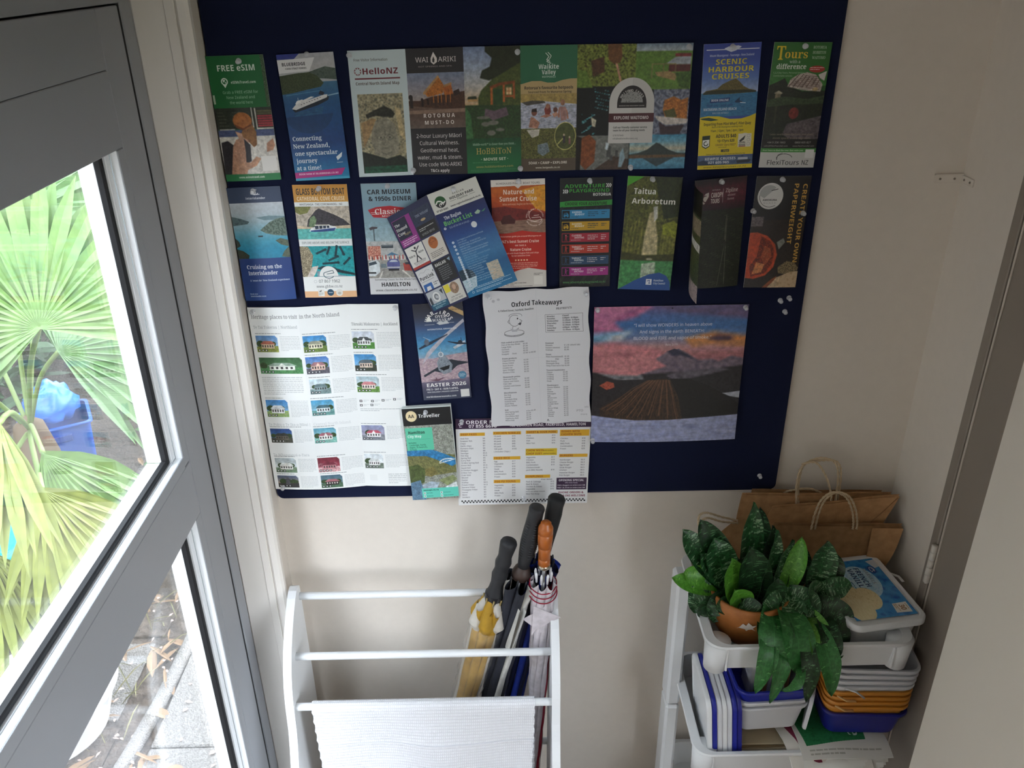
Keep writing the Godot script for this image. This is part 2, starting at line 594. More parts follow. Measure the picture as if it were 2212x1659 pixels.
	func NR(x, y, w, h, cols: Array, freq := 0.05, sd := 1, sx := 1.0, sy := 1.0) -> void:
		N([x, y, x + w, y, x + w, y + h, x, y + h], cols, freq, sd, sx, sy)
	func ph(x, y, w, h, soft := 4.0, amount := 0.30, sd := 1) -> void:    # printed photograph: melt the drawn shapes together and give them tone
		var r := Rect2i(roundi(x * s), roundi(y * s), roundi(w * s), roundi(h * s)).intersection(Rect2i(Vector2i.ZERO, im.get_size()))
		var g := im.get_region(r)
		var a := maxi(4, roundi(r.size.x / soft))
		var b := maxi(4, roundi(r.size.y / soft))
		g.resize(a, b, Image.INTERPOLATE_LANCZOS)
		g.resize(r.size.x, r.size.y, Image.INTERPOLATE_CUBIC)
		g.convert(Image.FORMAT_RGBA8)
		var n := FastNoiseLite.new()
		n.seed = sd
		n.frequency = 0.022
		n.fractal_octaves = 6
		n.fractal_gain = 0.62
		var t := n.get_image(r.size.x, r.size.y, false, false, true).get_data()
		var d := g.get_data()
		for k in t.size():
			var m := 1.0 + amount * (t[k] / 127.5 - 1.0)
			var o4 := 4 * k
			d[o4] = mini(255, int(d[o4] * m))
			d[o4 + 1] = mini(255, int(d[o4 + 1] * m))
			d[o4 + 2] = mini(255, int(d[o4 + 2] * m))
		im.blit_rect(Image.create_from_data(r.size.x, r.size.y, false, Image.FORMAT_RGBA8, d), Rect2i(Vector2i.ZERO, r.size), r.position)
	func stamp(str_: String, cap: float, wid: float, c: String, f: String) -> Image:
		var t: Image = o.text_image(str_, f)
		var k := cap * s / 34.0
		var w: int = maxi(1, roundi(wid * s if wid > 0 else t.get_width() * k * -wid if wid < 0 else t.get_width() * k))
		t.resize(w, maxi(2, roundi(68 * k)), Image.INTERPOLATE_LANCZOS)
		var d := t.get_data()
		var col := Color.html(c)
		for i in range(0, d.size(), 4):
			d[i] = col.r8
			d[i + 1] = col.g8
			d[i + 2] = col.b8
		return Image.create_from_data(t.get_width(), t.get_height(), false, Image.FORMAT_RGBA8, d)
	func T(str_: String, cx, cy_, wid, cap, c: String, f := "b", turn := 0) -> void:   # centred on the capitals' middle, fitted to a width
		var cy: float = cy_ * ky + oy
		var t := stamp(str_, cap, wid, c, f)
		var mid := t.get_height() * 33.0 / 68.0
		if turn == 1:
			t.rotate_90(CLOCKWISE)
			im.blend_rect(t, Rect2i(Vector2i.ZERO, t.get_size()), Vector2i(roundi(cx * s - (t.get_width() - mid)), roundi(cy * s - t.get_height() * 0.5)))
		else:
			im.blend_rect(t, Rect2i(Vector2i.ZERO, t.get_size()), Vector2i(roundi(cx * s - t.get_width() * 0.5), roundi(cy * s - mid)))
	func A(str_: String, x, cy_, cap, c: String, f := "b", squeeze := 1.0) -> void:    # from the left at its own width
		var cy: float = cy_ * ky + oy
		var t := stamp(str_, cap, -squeeze, c, f)
		im.blend_rect(t, Rect2i(Vector2i.ZERO, t.get_size()), Vector2i(roundi(x * s), roundi(cy * s - t.get_height() * 33.0 / 68.0)))
	func TA(str_: String, cx, cy, rad, a0: float, a1: float, cap, c: String, f := "b") -> void:   # letters round an arc
		var n := str_.length()
		for k in n:
			var a := lerpf(a0, a1, (k + 0.5) / n)
			var t := stamp(str_[k], cap, 0.0, c, f)
			var w := t.get_width()
			var h := t.get_height()
			var turn := a + PI * 0.5 if a1 > a0 else a - PI * 0.5
			var px: float = (cx + rad * cos(a)) * s
			var py: float = (cy + rad * sin(a)) * s
			var e := int(maxf(w, h))
			for j in range(-e, e):
				for i in range(-e, e):
					var u := i * cos(turn) + j * sin(turn) + w * 0.5
					var v := -i * sin(turn) + j * cos(turn) + h * 33.0 / 68.0
					if u >= 0 and v >= 0 and u < w and v < h:
						var q := t.get_pixel(int(u), int(v))
						var X := int(px) + i
						var Y := int(py) + j
						if q.a > 0.05 and X >= 0 and Y >= 0 and X < im.get_width() and Y < im.get_height():
							im.set_pixel(X, Y, im.get_pixel(X, Y).lerp(Color(q, 1.0), q.a))
	func K(x, y, w, n: int, dy, c: String, sd := 1, t := 0.0) -> void:    # rows of print too small to read
		var r := RandomNumberGenerator.new()
		r.seed = sd
		var hh: float = t if t > 0 else dy * 0.42
		for k in n:
			var X: float = x
			var e: float = x + w * (1.0 if k < n - 1 else r.randf_range(0.4, 0.8))
			while X < e - 0.5:
				var l: float = minf(r.randf_range(1.0, 4.0) * dy * 0.55, e - X)
				R(X, y + k * dy, l, hh, c)
				X += l + dy * 0.25
	func tex() -> ImageTexture:
		return ImageTexture.create_from_image(im)

func print_mat(c: Canvas, rough := 0.42, spec := 0.5) -> StandardMaterial3D:
	var m := StandardMaterial3D.new()
	m.albedo_texture = c.tex()
	m.roughness = rough
	m.metallic_specular = spec
	m.texture_repeat = false
	return m

func sheet_mesh(f: Callable, thick: float, nx: int, ny: int) -> ArrayMesh:
	# f(u, v) gives the front of the sheet, v from top to bottom; surface 0 print, surface 1 back and edges
	var st := begin(true)
	add_grid(st, nx, ny, f, true, false)
	var mesh := done(st)
	var n: Vector3 = (f.call(1, 0) - f.call(0, 0)).cross(f.call(0, 0) - f.call(0, 1)).normalized() * thick
	var g := func(u, v): return f.call(u, v) - n
	st = begin(true)
	add_grid(st, nx, ny, g, false, true)
	for e in 4:
		var side := func(u, v):
			var a: float = [u, u, 0.0, 1.0][e]
			var b: float = [0.0, 1.0, u, u][e]
			return f.call(a, b) - n * v
		st.set_smooth_group(e + 1)
		add_grid(st, nx if e < 2 else ny, 1, side, false, e == 0 or e == 3)
	st.generate_normals()
	return st.commit(mesh)

func sheet(parent: Node, called: String, f: Callable, thick: float, front: Material, back: Material, nx := 6, ny := 10) -> MeshInstance3D:
	var o := MeshInstance3D.new()
	o.name = called
	o.mesh = sheet_mesh(f, thick, nx, ny)
	o.mesh.surface_set_material(0, front)
	o.mesh.surface_set_material(1, back)
	parent.add_child(o, true)
	return o

func hills(y0: float, amp: float, sd: int, base: float, x0 := 0.0, x1 := 100.0) -> Array:
	var n := FastNoiseLite.new()
	n.seed = sd
	n.frequency = 0.02
	var p := [x0, base]
	for k in 26:
		var x := lerpf(x0, x1, k / 25.0)
		p.append_array([x, y0 + n.get_noise_1d(x * 2.0) * amp])
	p.append_array([x1, base])
	return p

func print_esim() -> Canvas:
	var c := Canvas.new(self, 100, 210, 4, "1d6b38")
	c.T("FREE eSIM", 50, 20, 70, 9.5, "e6efe4")
	c.E(26, 41.5, 6, 6, "e6efe4"); c.P([21, 44, 31, 44, 26, 52], "e6efe4"); c.E(26, 41.5, 4.2, 4.2, "1d6b38")
	c.P([23, 39, 27, 38, 27, 41, 24, 43], "e6efe4"); c.P([26, 43, 29, 42, 28, 45], "e6efe4")
	c.T("eSIMsTravel.com", 59, 43, 45, 4.2, "dfeadd")
	c.T("Grab a FREE eSIM for", 51, 59, 64, 4.8, "a9cfae", "s")
	c.T("New Zealand and", 50, 67.5, 52, 4.8, "a9cfae", "s")
	c.T("the world here", 50, 76, 42, 4.8, "a9cfae", "s")
	c.NR(94, 0, 6, 84, ["20331f", "3d5a35", "8a8f88"], 0.06, 3, 1.0, 0.3)
	c.R(1, 63, 3.5, 15, "b6c2b0")
	c.NR(0, 85, 100, 36, ["1d211c", "343a30", "2a2f29"], 0.05, 5, 3.0, 0.5)
	for k in 5:
		c.K(4, 92 + k * 5.5, 22, 1, 3.0, "59604f", k)
		c.K(30, 92 + k * 5.5, 22, 1, 3.0, "59604f", 20 + k)
	c.R(64, 85, 2, 34, "c8c6bd"); c.R(70, 86, 2.2, 36, "c8c6bd"); c.R(72, 119.5, 28, 2.2, "d8d3ca"); c.R(3, 120, 28, 2, "b9bab2")
	for k in 7:
		c.R(73.5, 90 + k * 4.1, 26.5, 3.0, "b33946" if k > 1 else "5c5a3c")
	c.NR(0, 122, 100, 11, ["38456e", "55618a", "434f78"], 0.05, 8)
	c.NR(0, 133, 100, 66, ["c9c6c0", "dedbd4", "bcb7b0"], 0.02, 9)
	c.N([2, 143, 14, 140, 24, 148, 24, 178, 14, 199, 0, 199], ["17171f", "35343c", "0f0f14"], 0.06, 12)
	c.N([46, 120, 62, 112, 68, 126, 66, 148, 60, 152, 50, 140, 38, 132], ["6b4326", "a06e3d", "4c2c18"], 0.09, 13, 0.5, 2.0)
	c.N([30, 138, 44, 135, 52, 140, 50, 172, 40, 199, 12, 199, 18, 170, 22, 150], ["b07f66", "c69a80", "9f6f58"], 0.03, 15)
	c.P([44, 137, 54, 148, 52, 176, 42, 180, 44, 160], "23212a")
	c.P([30, 124, 42, 128, 44, 138, 36, 138], "c3977d")
	c.N([18, 176, 50, 178, 62, 168, 70, 172, 60, 184, 40, 192, 18, 190], ["b9886c", "cfa386"], 0.04, 16)
	c.N(c.ring(46, 107, 17, 14.5), ["8c4e22", "b4703a", "a05e2c"], 0.03, 17)
	c.P([30, 112, 34, 118, 44, 123, 60, 116, 62, 112, 46, 119], "713c1a")
	c.P([84, 146, 96, 138, 98, 150, 92, 160, 86, 168, 82, 160], "b98a70"); c.P([80, 162, 92, 158, 92, 166, 80, 172], "d6d2cb")
	c.ph(0, 85, 100, 113, 6.0, 0.17, 1)
	c.R(70, 168, 27, 26, "eceae6")
	c.R(0, 198, 100, 12, "2b7f4c"); c.T("www.esimstravel.com", 48, 203.6, 48, 3.6, "e6efe4")
	return c

func print_ferry() -> Canvas:
	var c := Canvas.new(self, 100, 210, 4, "12406e")
	c.G(0, 0, 100, 48, ["aeb0b4", "b9b9ba", "a9adb2"])
	c.P([0, 0, 40, 0, 30, 8, 0, 8], "2f3c8c")
	c.G(0, 46, 100, 164, ["3f6f8f", "1d5384", "174c83", "153f7a", "1a5f97", "1c86b0"])
	c.N([52, 30, 66, 26, 82, 22, 100, 26, 100, 44, 84, 42, 60, 40], ["2f3f36", "56645a", "3a4a44"], 0.03, 21)
	c.N([0, 34, 30, 31, 52, 30, 66, 36, 76, 48, 70, 54, 44, 58, 20, 62, 0, 64], ["1d2a1a", "465233", "303d22", "586243"], 0.04, 22)
	c.L(6, 66, 72, 60, 1.2, "4d86ad"); c.L(80, 69, 100, 66, 2.0, "8fb3c9")
	c.P([14, 90, 20, 84, 74, 70, 82, 70, 80, 76, 60, 84, 18, 94], "1b2433")
	c.P([13, 88, 22, 80, 74, 67, 80, 67, 78, 72, 20, 90], "d9d8d6")
	c.P([20, 80, 24, 75, 34, 73, 36, 76, 22, 81], "e9e8e5"); c.P([30, 76, 50, 69, 56, 70, 34, 78], "e2e1de"); c.P([64, 66, 68, 60, 75, 64, 72, 68], "20263a"); c.R(26, 70, 0.8, 5, "e9e8e5")
	for k in 8:
		c.R(30 + k * 5, 81 - k * 1.4, 2.2, 0.9, "4c4a50")
	c.N([14, 96, 70, 86, 64, 104, 20, 110], ["174a78", "2a5f86", "12406e"], 0.03, 25, 3, 1)
	c.P(c.ring(40, 90, 46, 40, 0.2, PI - 0.3, 30), "143f6f")
	c.ph(0, 0, 100, 205, 3.0, 0.07, 2)
	c.P([0, 9, 66, 7, 54, 28, 0, 30], "e3e3e3"); c.T("BLUEBRIDGE", 28, 16, 43, 5, "26272e"); c.T("COOK STRAIT FERRIES", 31, 23, 38, 2.6, "3a3b42")
	var rows := [["Connecting", 32, 55], ["New Zealand,", 38, 69], ["one spectacular", 45, 80], ["journey", 26, 40], ["at a time!", 28, 48]]
	for k in 5:
		c.T(rows[k][0], rows[k][1], 138 + k * 12.6, rows[k][2], 7.4, "e8eef0", "R")
	c.P([80, 172, 92, 164, 90, 172, 82, 178], "dfe7ea"); c.R(80, 181, 11, 0.8, "c9d6da")
	c.P([0, 196, 94, 191, 86, 203, 0, 206], "b32a80"); c.T("BOOK NOW AT BLUEBRIDGE.CO.NZ", 44, 199, 74, 3.0, "f2dcea")
	c.R(0, 206, 100, 4, "3f9fc0")
	return c

func print_map_cover() -> Canvas:
	var c := Canvas.new(self, 100, 210, 4, "c5d3d6")
	c.T("Free Visitor Information", 39, 15, 60, 4.2, "4a4a4c", "s")
	c.P(c.ring(15, 33.5, 6.2, 6.2), "7a1f26"); c.P(c.ring(15, 33.5, 3.9, 3.9), "c5d3d6")
	for k in 8:
		var a := TAU * k / 8
		c.E(15 + 4.6 * cos(a), 33.5 + 4.6 * sin(a), 1.2, 1.2, "c5d3d6")
	c.T("HelloNZ", 54, 33.5, 66, 9.2, "6d1d2a"); c.R(9, 44, 79, 2.2, "6d1d2a")
	c.T("Central North Island Map", 48, 53, 78, 4.6, "5c4f4c")
	c.N([10, 70, 90, 70, 90, 204, 10, 204], ["4e4c3c", "8d8468", "b3a888", "5a5a4c", "7e7866"], 0.035, 31)
	c.N([22, 104, 40, 96, 56, 90, 68, 96, 74, 104, 70, 110, 40, 106, 24, 110], ["1c1d18", "3a3a30"], 0.04, 32)
	c.N([34, 116, 58, 108, 72, 120, 78, 150, 76, 172, 56, 180, 34, 172, 28, 150], ["6a675a", "8f8a78", "7b7768"], 0.05, 33)
	c.N([12, 118, 32, 110, 40, 112, 26, 140, 14, 160], ["8b6a45", "a98a60", "6c5a40"], 0.05, 34)
	c.N([74, 92, 84, 96, 90, 150, 80, 140], ["a8946a", "c0ad84", "86744e"], 0.06, 35)
	c.PL(c.ring(46, 143, 6, 4, 0, TAU, 24), 0.8, "55534a"); c.PL(c.ring(62, 143, 6, 4, 0, TAU, 24), 0.8, "55534a"); c.E(46, 143, 1.6, 1.6, "4a483f"); c.E(62, 143, 1.6, 1.6, "4a483f")
	c.PL([54, 132, 53, 150, 50, 156, 58, 156], 0.8, "5d5b50"); c.PL([44, 168, 54, 172, 64, 168], 1.0, "55534a")
	for k in 5:
		c.PL(c.ring(54, 146, 12 + k * 2.4, 14 + k * 2.4, PI + 0.4, TAU - 0.4, 16), 0.5, "6a675c")
	c.N([10, 166, 30, 172, 54, 180, 78, 174, 90, 182, 90, 204, 10, 204], ["10130f", "1f2a20", "0d0f0c"], 0.03, 36)
	c.N([12, 192, 90, 192, 90, 204, 12, 204], ["123a2c", "1f5a40", "0f2a20"], 0.05, 37, 4, 1)
	c.ph(10, 70, 80, 134, 7.0, 0.23, 3)
	return c

func print_spa() -> Canvas:
	var c := Canvas.new(self, 100, 210, 4, "2b2a2d")
	c.T("WAI", 28, 18, 25, 8, "e0dad6", "s"); c.T("ARIKI", 72, 18, 34, 8, "e0dad6", "s")
	c.P([48, 6, 54, 16, 54, 22, 48, 26, 43, 22, 43, 16], "e0dad6"); c.P([48, 13, 50, 18, 49, 23, 46, 22, 46, 18], "2b2a2d")
	c.T("HOT SPRINGS AND SPA", 50, 29, 60, 2.2, "b6aca8", "s")
	c.G(0, 39, 100, 50, ["77829a", "8d8a94", "a99a92"])
	c.G(0, 89, 100, 41, ["6d5648", "5c483e", "6a5b52"])
	c.N([0, 84, 20, 84, 40, 78, 100, 70, 100, 98, 60, 98, 0, 92], ["2a1d18", "5a3a28", "3a2620", "7a4c2c"], 0.08, 41)
	c.N([28, 70, 54, 44, 64, 60, 62, 72, 46, 76, 34, 78], ["8a4a1e", "c47a30", "6a3a1c"], 0.05, 42)
	c.N([62, 60, 76, 56, 80, 74, 64, 76], ["8f4c20", "b8682a", "6f3c1e"], 0.05, 43)
	c.P([26, 71, 54, 43, 56, 46, 28, 75], "b58a5c"); c.P([62, 60, 77, 55, 78, 58, 64, 63], "a07850"); c.P([80, 70, 90, 66, 92, 74, 82, 78], "33231e")
	for x in [44, 52, 58, 66, 74]:
		c.R(x, 70, 1.3, 18, "c9792c")
	for k in 6:
		c.R(40 + k * 7, 82 + (k % 2), 2, 10, "38251e")
	for q in [[4, 78, 4, 18], [24, 82, 2.4, 12], [34, 83, 2, 8]]:
		c.R(q[0] - q[2] * 0.5, q[1], q[2] * 1.4, q[3], "231712"); c.E(q[0], q[1], q[2] * 0.9, q[2], "231712")
	c.P([0, 100, 100, 98, 100, 104, 0, 106], "8a7060")
	c.ph(0, 39, 100, 91, 5.0, 0.14, 4)
	c.T("R O T O R U A", 53, 109, 58, 6.2, "e6dfd8"); c.T("M U S T - D O", 53, 120.5, 55, 6.2, "e6dfd8")
	c.R(0, 130, 100, 80, "29282b")
	var rows := ["2-hour Luxury Māori", "Cultural Wellness.", "Geothermal heat,", "water, mud & steam.", "Use code WAI-ARIKI"]
	var w := [84, 74, 72, 84, 80]
	for k in 5:
		c.T(rows[k], 51, 143 + k * 12.3, w[k], 6.6, "dedad8", "s")
	c.T("T&Cs apply", 50, 203, 36, 5.0, "dedad8")
	return c

func print_hillside() -> Canvas:
	var c := Canvas.new(self, 100, 210, 4, "1f5a36")
	c.G(0, 0, 100, 95, ["7686a8", "98a4b8", "b6b3ae", "c2a27a"])
	c.N([38, 0, 100, 0, 100, 34, 78, 38, 62, 48, 44, 54, 28, 50, 32, 38, 46, 32, 50, 18, 38, 8], ["14180f", "2d3420", "1d2316", "3c4428"], 0.07, 51)
	c.N([30, 70, 50, 52, 74, 40, 100, 26, 100, 100, 24, 104, 24, 82], ["2c3818", "55602c", "3a4720", "646a34"], 0.05, 52)
	c.R(5, 82, 18, 6, "b08a58"); c.N([6, 80, 20, 79, 22, 84, 4, 84], ["20261a", "40462e"], 0.1, 53)
	c.N([0, 94, 24, 94, 100, 96, 100, 160, 0, 160], ["1d3a1c", "34522a", "22351c", "4a5a34"], 0.05, 54)
	# a timber garden front set in the bank: posts, lintel and a plain green door
	c.P([44, 64, 62, 58, 90, 55, 90, 60, 62, 63, 48, 69], "7a4220"); c.R(46, 66, 4, 28, "b0602c"); c.R(68, 62, 4, 28, "b0602c"); c.R(86, 59, 4, 26, "9a5226")
	c.R(51, 68, 16, 26, "2c4a26"); c.R(74, 66, 10, 12, "d9b98a"); c.R(78.5, 66, 1, 12, "9a5226"); c.R(74, 71.5, 10, 1, "9a5226"); c.R(73, 79, 13, 3, "a4582a")
	c.N([36, 100, 52, 104, 74, 98, 78, 112, 50, 120, 34, 112], ["4a3a46", "74606c", "3a3038"], 0.08, 55)
	for q in [[32, 115, 12, 2.6], [36, 126, 8, 4], [50, 124, 10, 4], [46, 141, 8, 4.6], [62, 136, 8, 3]]:
		c.E(q[0], q[1], q[2], q[3], "6e6d64")
	c.N([0, 96, 10, 110, 14, 160, 0, 168], ["2f5a34", "4a7a48"], 0.05, 56)
	c.G(0, 150, 100, 60, ["1d4a2c", "1c5c38", "18663a", "1a6a3e"])
	c.ph(0, 0, 100, 156, 7.0, 0.18, 5)
	c.T("Middle-earth™ is closer than you think...", 51, 160, 80, 3.6, "cfdccb", "r")
	c.T("HoBBiToN", 50, 172, 68, 10, "c8a85a", "r"); c.T("· MOVIE SET ·", 51, 186, 52, 4.6, "e0e0cc")
	c.K(10, 191, 80, 1, 2.6, "4f8a5c", 5); c.T("www.hobbitontours.com", 51, 199, 70, 4.0, "c9a95c", "s")
	c.K(6, 204, 86, 2, 2.4, "3f7f52", 6)
	return c

func print_hotpools() -> Canvas:
	var c := Canvas.new(self, 100, 210, 4, "2c6b4c")
	c.PL([44, 12, 50, 18, 46, 23, 52, 26], 1.4, "d8e2da"); c.PL([48, 11, 54, 17, 51, 22, 46, 26, 54, 29], 1.2, "d8e2da")
	c.T("Waikite", 50, 34, 38, 7.5, "dfe8e0"); c.T("Valley", 50, 43, 26, 7, "dfe8e0"); c.T("HOTPOOLS", 50, 50.5, 25, 3, "b9cdbf")
	var hp := [0, 92, 0, 62, 8, 60, 20, 57, 36, 57, 48, 60, 60, 60, 74, 56, 88, 54, 100, 54, 100, 92]
	c.P(hp, "b79f70")
	c.NR(0, 78, 100, 20, ["8a7440", "b49a5c", "6f6436"], 0.07, 61, 0.6, 2.0)
	c.T("Rotorua's favourite hotpools", 50, 68, 88, 4.8, "2d2a22"); c.T("Sourced from Te Manaroa Spring", 52, 75, 78, 3.4, "4a3f2c")
	c.N([0, 92, 40, 90, 100, 96, 100, 136, 0, 138], ["7d8298", "c4c6d2", "9da2b4", "5f6478"], 0.06, 62, 2.5, 0.6)
	c.P([2, 92, 20, 89, 42, 90, 44, 93, 10, 97], "4d4a44")
	c.N([14, 134, 18, 116, 24, 118, 34, 126, 30, 136], ["9a6a58", "b98a74"], 0.05, 63); c.E(24, 109, 5, 5.6, "7a4f42"); c.P([19, 108, 20, 103, 28, 102, 29, 108], "2a1d1a")
	c.P([42, 104, 46, 96, 52, 96, 54, 108, 50, 116, 44, 114], "7d3a32"); c.E(48, 99, 3.6, 4.2, "a9745e"); c.P([34, 116, 46, 112, 56, 114, 46, 118], "b07a66")
	c.E(62, 105, 4, 4.4, "6b4438"); c.P([56, 112, 64, 108, 68, 114, 60, 118], "b98a74")
	c.P([70, 100, 80, 100, 82, 122, 72, 124], "a87f78"); c.E(75, 93, 4, 5, "a9785f"); c.P([68, 102, 70, 100, 70, 118, 66, 118], "b07a66"); c.P([80, 101, 84, 108, 86, 120, 83, 121], "b07a66")
	c.NR(0, 136, 100, 52, ["1d2410", "4c5428", "7a7440", "2a3016", "a08c54"], 0.06, 64)
	c.N([10, 138, 34, 137, 32, 148, 20, 152], ["b5b0a4", "d0ccc2"], 0.08, 65); c.N([30, 164, 48, 160, 52, 176, 40, 184, 30, 178], ["30383c", "8a98a0", "20282a"], 0.08, 66)
	c.E(80, 150, 19.5, 24, "d9cf7e"); c.N(c.ring(80, 150, 18.4, 22.8), ["2a3018", "5c6234", "3c4422", "8a8454"], 0.07, 67)
	c.E(78, 148, 1.8, 2.2, "b9a48a"); c.R(76, 150, 4, 12, "3a2f3c"); c.E(88, 152, 1.6, 2, "b9a48a"); c.R(86.6, 154, 3.4, 10, "8a5a5a"); c.L(66, 164, 76, 154, 2, "b9b26a")
	c.ph(0, 80, 100, 108, 5.0, 0.19, 6)
	c.R(0, 188, 100, 22, "55493c"); c.T("SOAK • CAMP • EXPLORE", 49, 195.5, 72, 4.4, "e6e0d4"); c.T("www.hotpools.co.nz", 49, 204, 46, 3.2, "d9d2c4")
	return c

func print_caves() -> Canvas:
	var c := Canvas.new(self, 200, 210, 4, "101312")
	c.NR(0, 0, 102, 68, ["20260f", "5c6628", "8f9a44", "384018", "6d4a2c"], 0.035, 71)
	c.N([52, 0, 76, 0, 78, 20, 74, 30, 64, 32, 54, 24], ["4a2f18", "7a5230", "5c3c22"], 0.09, 72); c.P([66, 30, 71, 32, 79, 62, 76, 64], "b98a70")
	c.N([24, 26, 46, 20, 48, 44, 28, 52], ["3a2418", "6a4a30"], 0.08, 73); c.N([0, 40, 16, 42, 28, 70, 0, 72], ["4f6a28", "7a9440"], 0.04, 74)
	c.NR(0, 70, 70, 80, ["07090a", "12181a", "080b0d"], 0.05, 75)
	for q in [[32, 72, 26, 36, 76], [10, 114, 24, 34, 77]]:
		for k in 34:
			var x: float = q[0] + fmod(k * 7.31, q[2])
			var y: float = q[1] + fmod(k * 11.7, q[3])
			c.E(x, y, 0.8 + fmod(k * 0.37, 1.4), 0.8, ["3aa0ac", "6fd0d8", "2a7f90", "a4e4e8"][k % 4])
	c.N([26, 118, 36, 124, 34, 136, 28, 134], ["b0a890", "d8d2bc"], 0.1, 78)
	c.G(102, 0, 98, 20, ["6f8294", "a7b2ba", "8f9ea8"])
	c.NR(102, 12, 98, 62, ["3f5a24", "6a8a3a", "557a2e", "86984e"], 0.04, 79)
	c.P([154, 33, 170, 22, 198, 20, 198, 34], "9aa0a8"); c.R(170, 16, 28, 5, "7a2f30"); c.R(160, 34, 38, 11, "5c2a28"); c.P([136, 46, 160, 44, 176, 50, 172, 60, 140, 52], "a08658")
	for x in [130, 150, 171]:
		c.R(x, 32, 1.6, 24, "8a7a4e")
	c.R(130, 32, 42, 1.4, "8a7a4e"); c.N([172, 48, 200, 44, 198, 74, 180, 70], ["2f4a1e", "5a7a34"], 0.06, 80)
	c.NR(136, 74, 64, 76, ["2c3040", "565c70", "8a8fa0", "3a3340"], 0.03, 81)
	c.N([156, 92, 172, 86, 186, 92, 198, 88, 198, 126, 160, 124, 154, 108], ["a85f20", "d08a3c", "8a4a1c", "e0a860"], 0.06, 82); c.N([156, 110, 174, 106, 180, 120, 162, 124], ["3a3a1c", "66662c"], 0.1, 83)
	c.P([140, 118, 200, 124, 198, 132, 160, 134, 146, 126], "c4bcb6"); c.P([148, 128, 160, 136, 194, 134, 186, 150, 152, 150], "3c2c34")
	c.NR(0, 150, 96, 60, ["5c5f5c", "7a7c78", "6a6c69"], 0.02, 84)
	c.N([10, 154, 24, 148, 36, 160, 34, 196, 18, 210, 8, 200], ["5a2c18", "9a5a34", "6e3a20", "b87a4c"], 0.08, 85, 0.6, 2); c.P([0, 150, 10, 154, 8, 210, 0, 210], "1a1614")
	c.P([36, 208, 70, 186, 96, 192, 96, 210, 34, 210], "4a3c34")
	for q in [[56, 168, 8, 20], [72, 176, 5, 12], [62, 184, 5, 10]]:
		c.R(q[0], q[1], q[2], q[3], "4c4f4e")
	c.P([78, 206, 80, 182, 86, 172, 90, 190, 84, 206], "8fa8b4"); c.P([54, 162, 60, 164, 58, 176, 53, 174], "c4d0d6")
	c.G(97, 150, 103, 60, ["3f86a8", "6aa0b8", "c0b9a0", "4f86a0", "5a94b0", "3f7c9c"])
	c.P([97, 184, 112, 182, 130, 176, 146, 164, 152, 166, 168, 176, 184, 182, 200, 183, 200, 186, 97, 187], "2f3a38")
	c.N([97, 185, 200, 185, 200, 190, 97, 191], ["4a3a2a", "7a5c40"], 0.08, 86); c.P([122, 191, 180, 190, 156, 202, 148, 206, 142, 202], "35464c")
	c.ph(0, 0, 200, 210, 7.0, 0.21, 7)
	# white arched panel in the middle
	c.P(c.ring(98, 96, 40, 42, PI, TAU, 40) + [138, 164, 58, 164], "cfcdca"); c.P([98, 54, 138, 96, 138, 164, 98, 164, 98, 100], "c6c4c1"); c.P(c.ring(98, 96, 40, 42, PI * 1.5, TAU, 20) + [138, 120, 98, 120], "c6c4c1")
	c.P(c.ring(98, 97, 26, 30, PI, TAU, 40) + [124, 104, 72, 104], "1f191b")
	c.N(c.ring(98, 95, 19.5, 18, PI, TAU, 30), ["6a6a6a", "a2a2a0", "4a4a4a"], 0.06, 87)
	c.TA("WAITOMO CAVES", 98, 98, 23, PI * 1.16, PI * 1.84, 3.8, "d6d4d1")
	c.T("MUSEUM AND DISCOVERY CENTRE", 98, 100.5, 46, 1.7, "c9c6c3")
	c.R(57.5, 113, 81, 15, "4a1c24"); c.T("EXPLORE WAITOMO", 98, 120.5, 64, 5.4, "e0dddb")
	c.T("Call our friendly customer service", 97, 137, 62, 3.0, "2a2a2c"); c.T("team for all your booking needs", 95, 142, 58, 3.0, "2a2a2c")
	c.T("078787640", 76, 150.5, 20, 2.6, "55575a", "s"); c.T("info@waitomodiscovery.org", 89, 156, 46, 2.8, "55575a", "s")
	return c

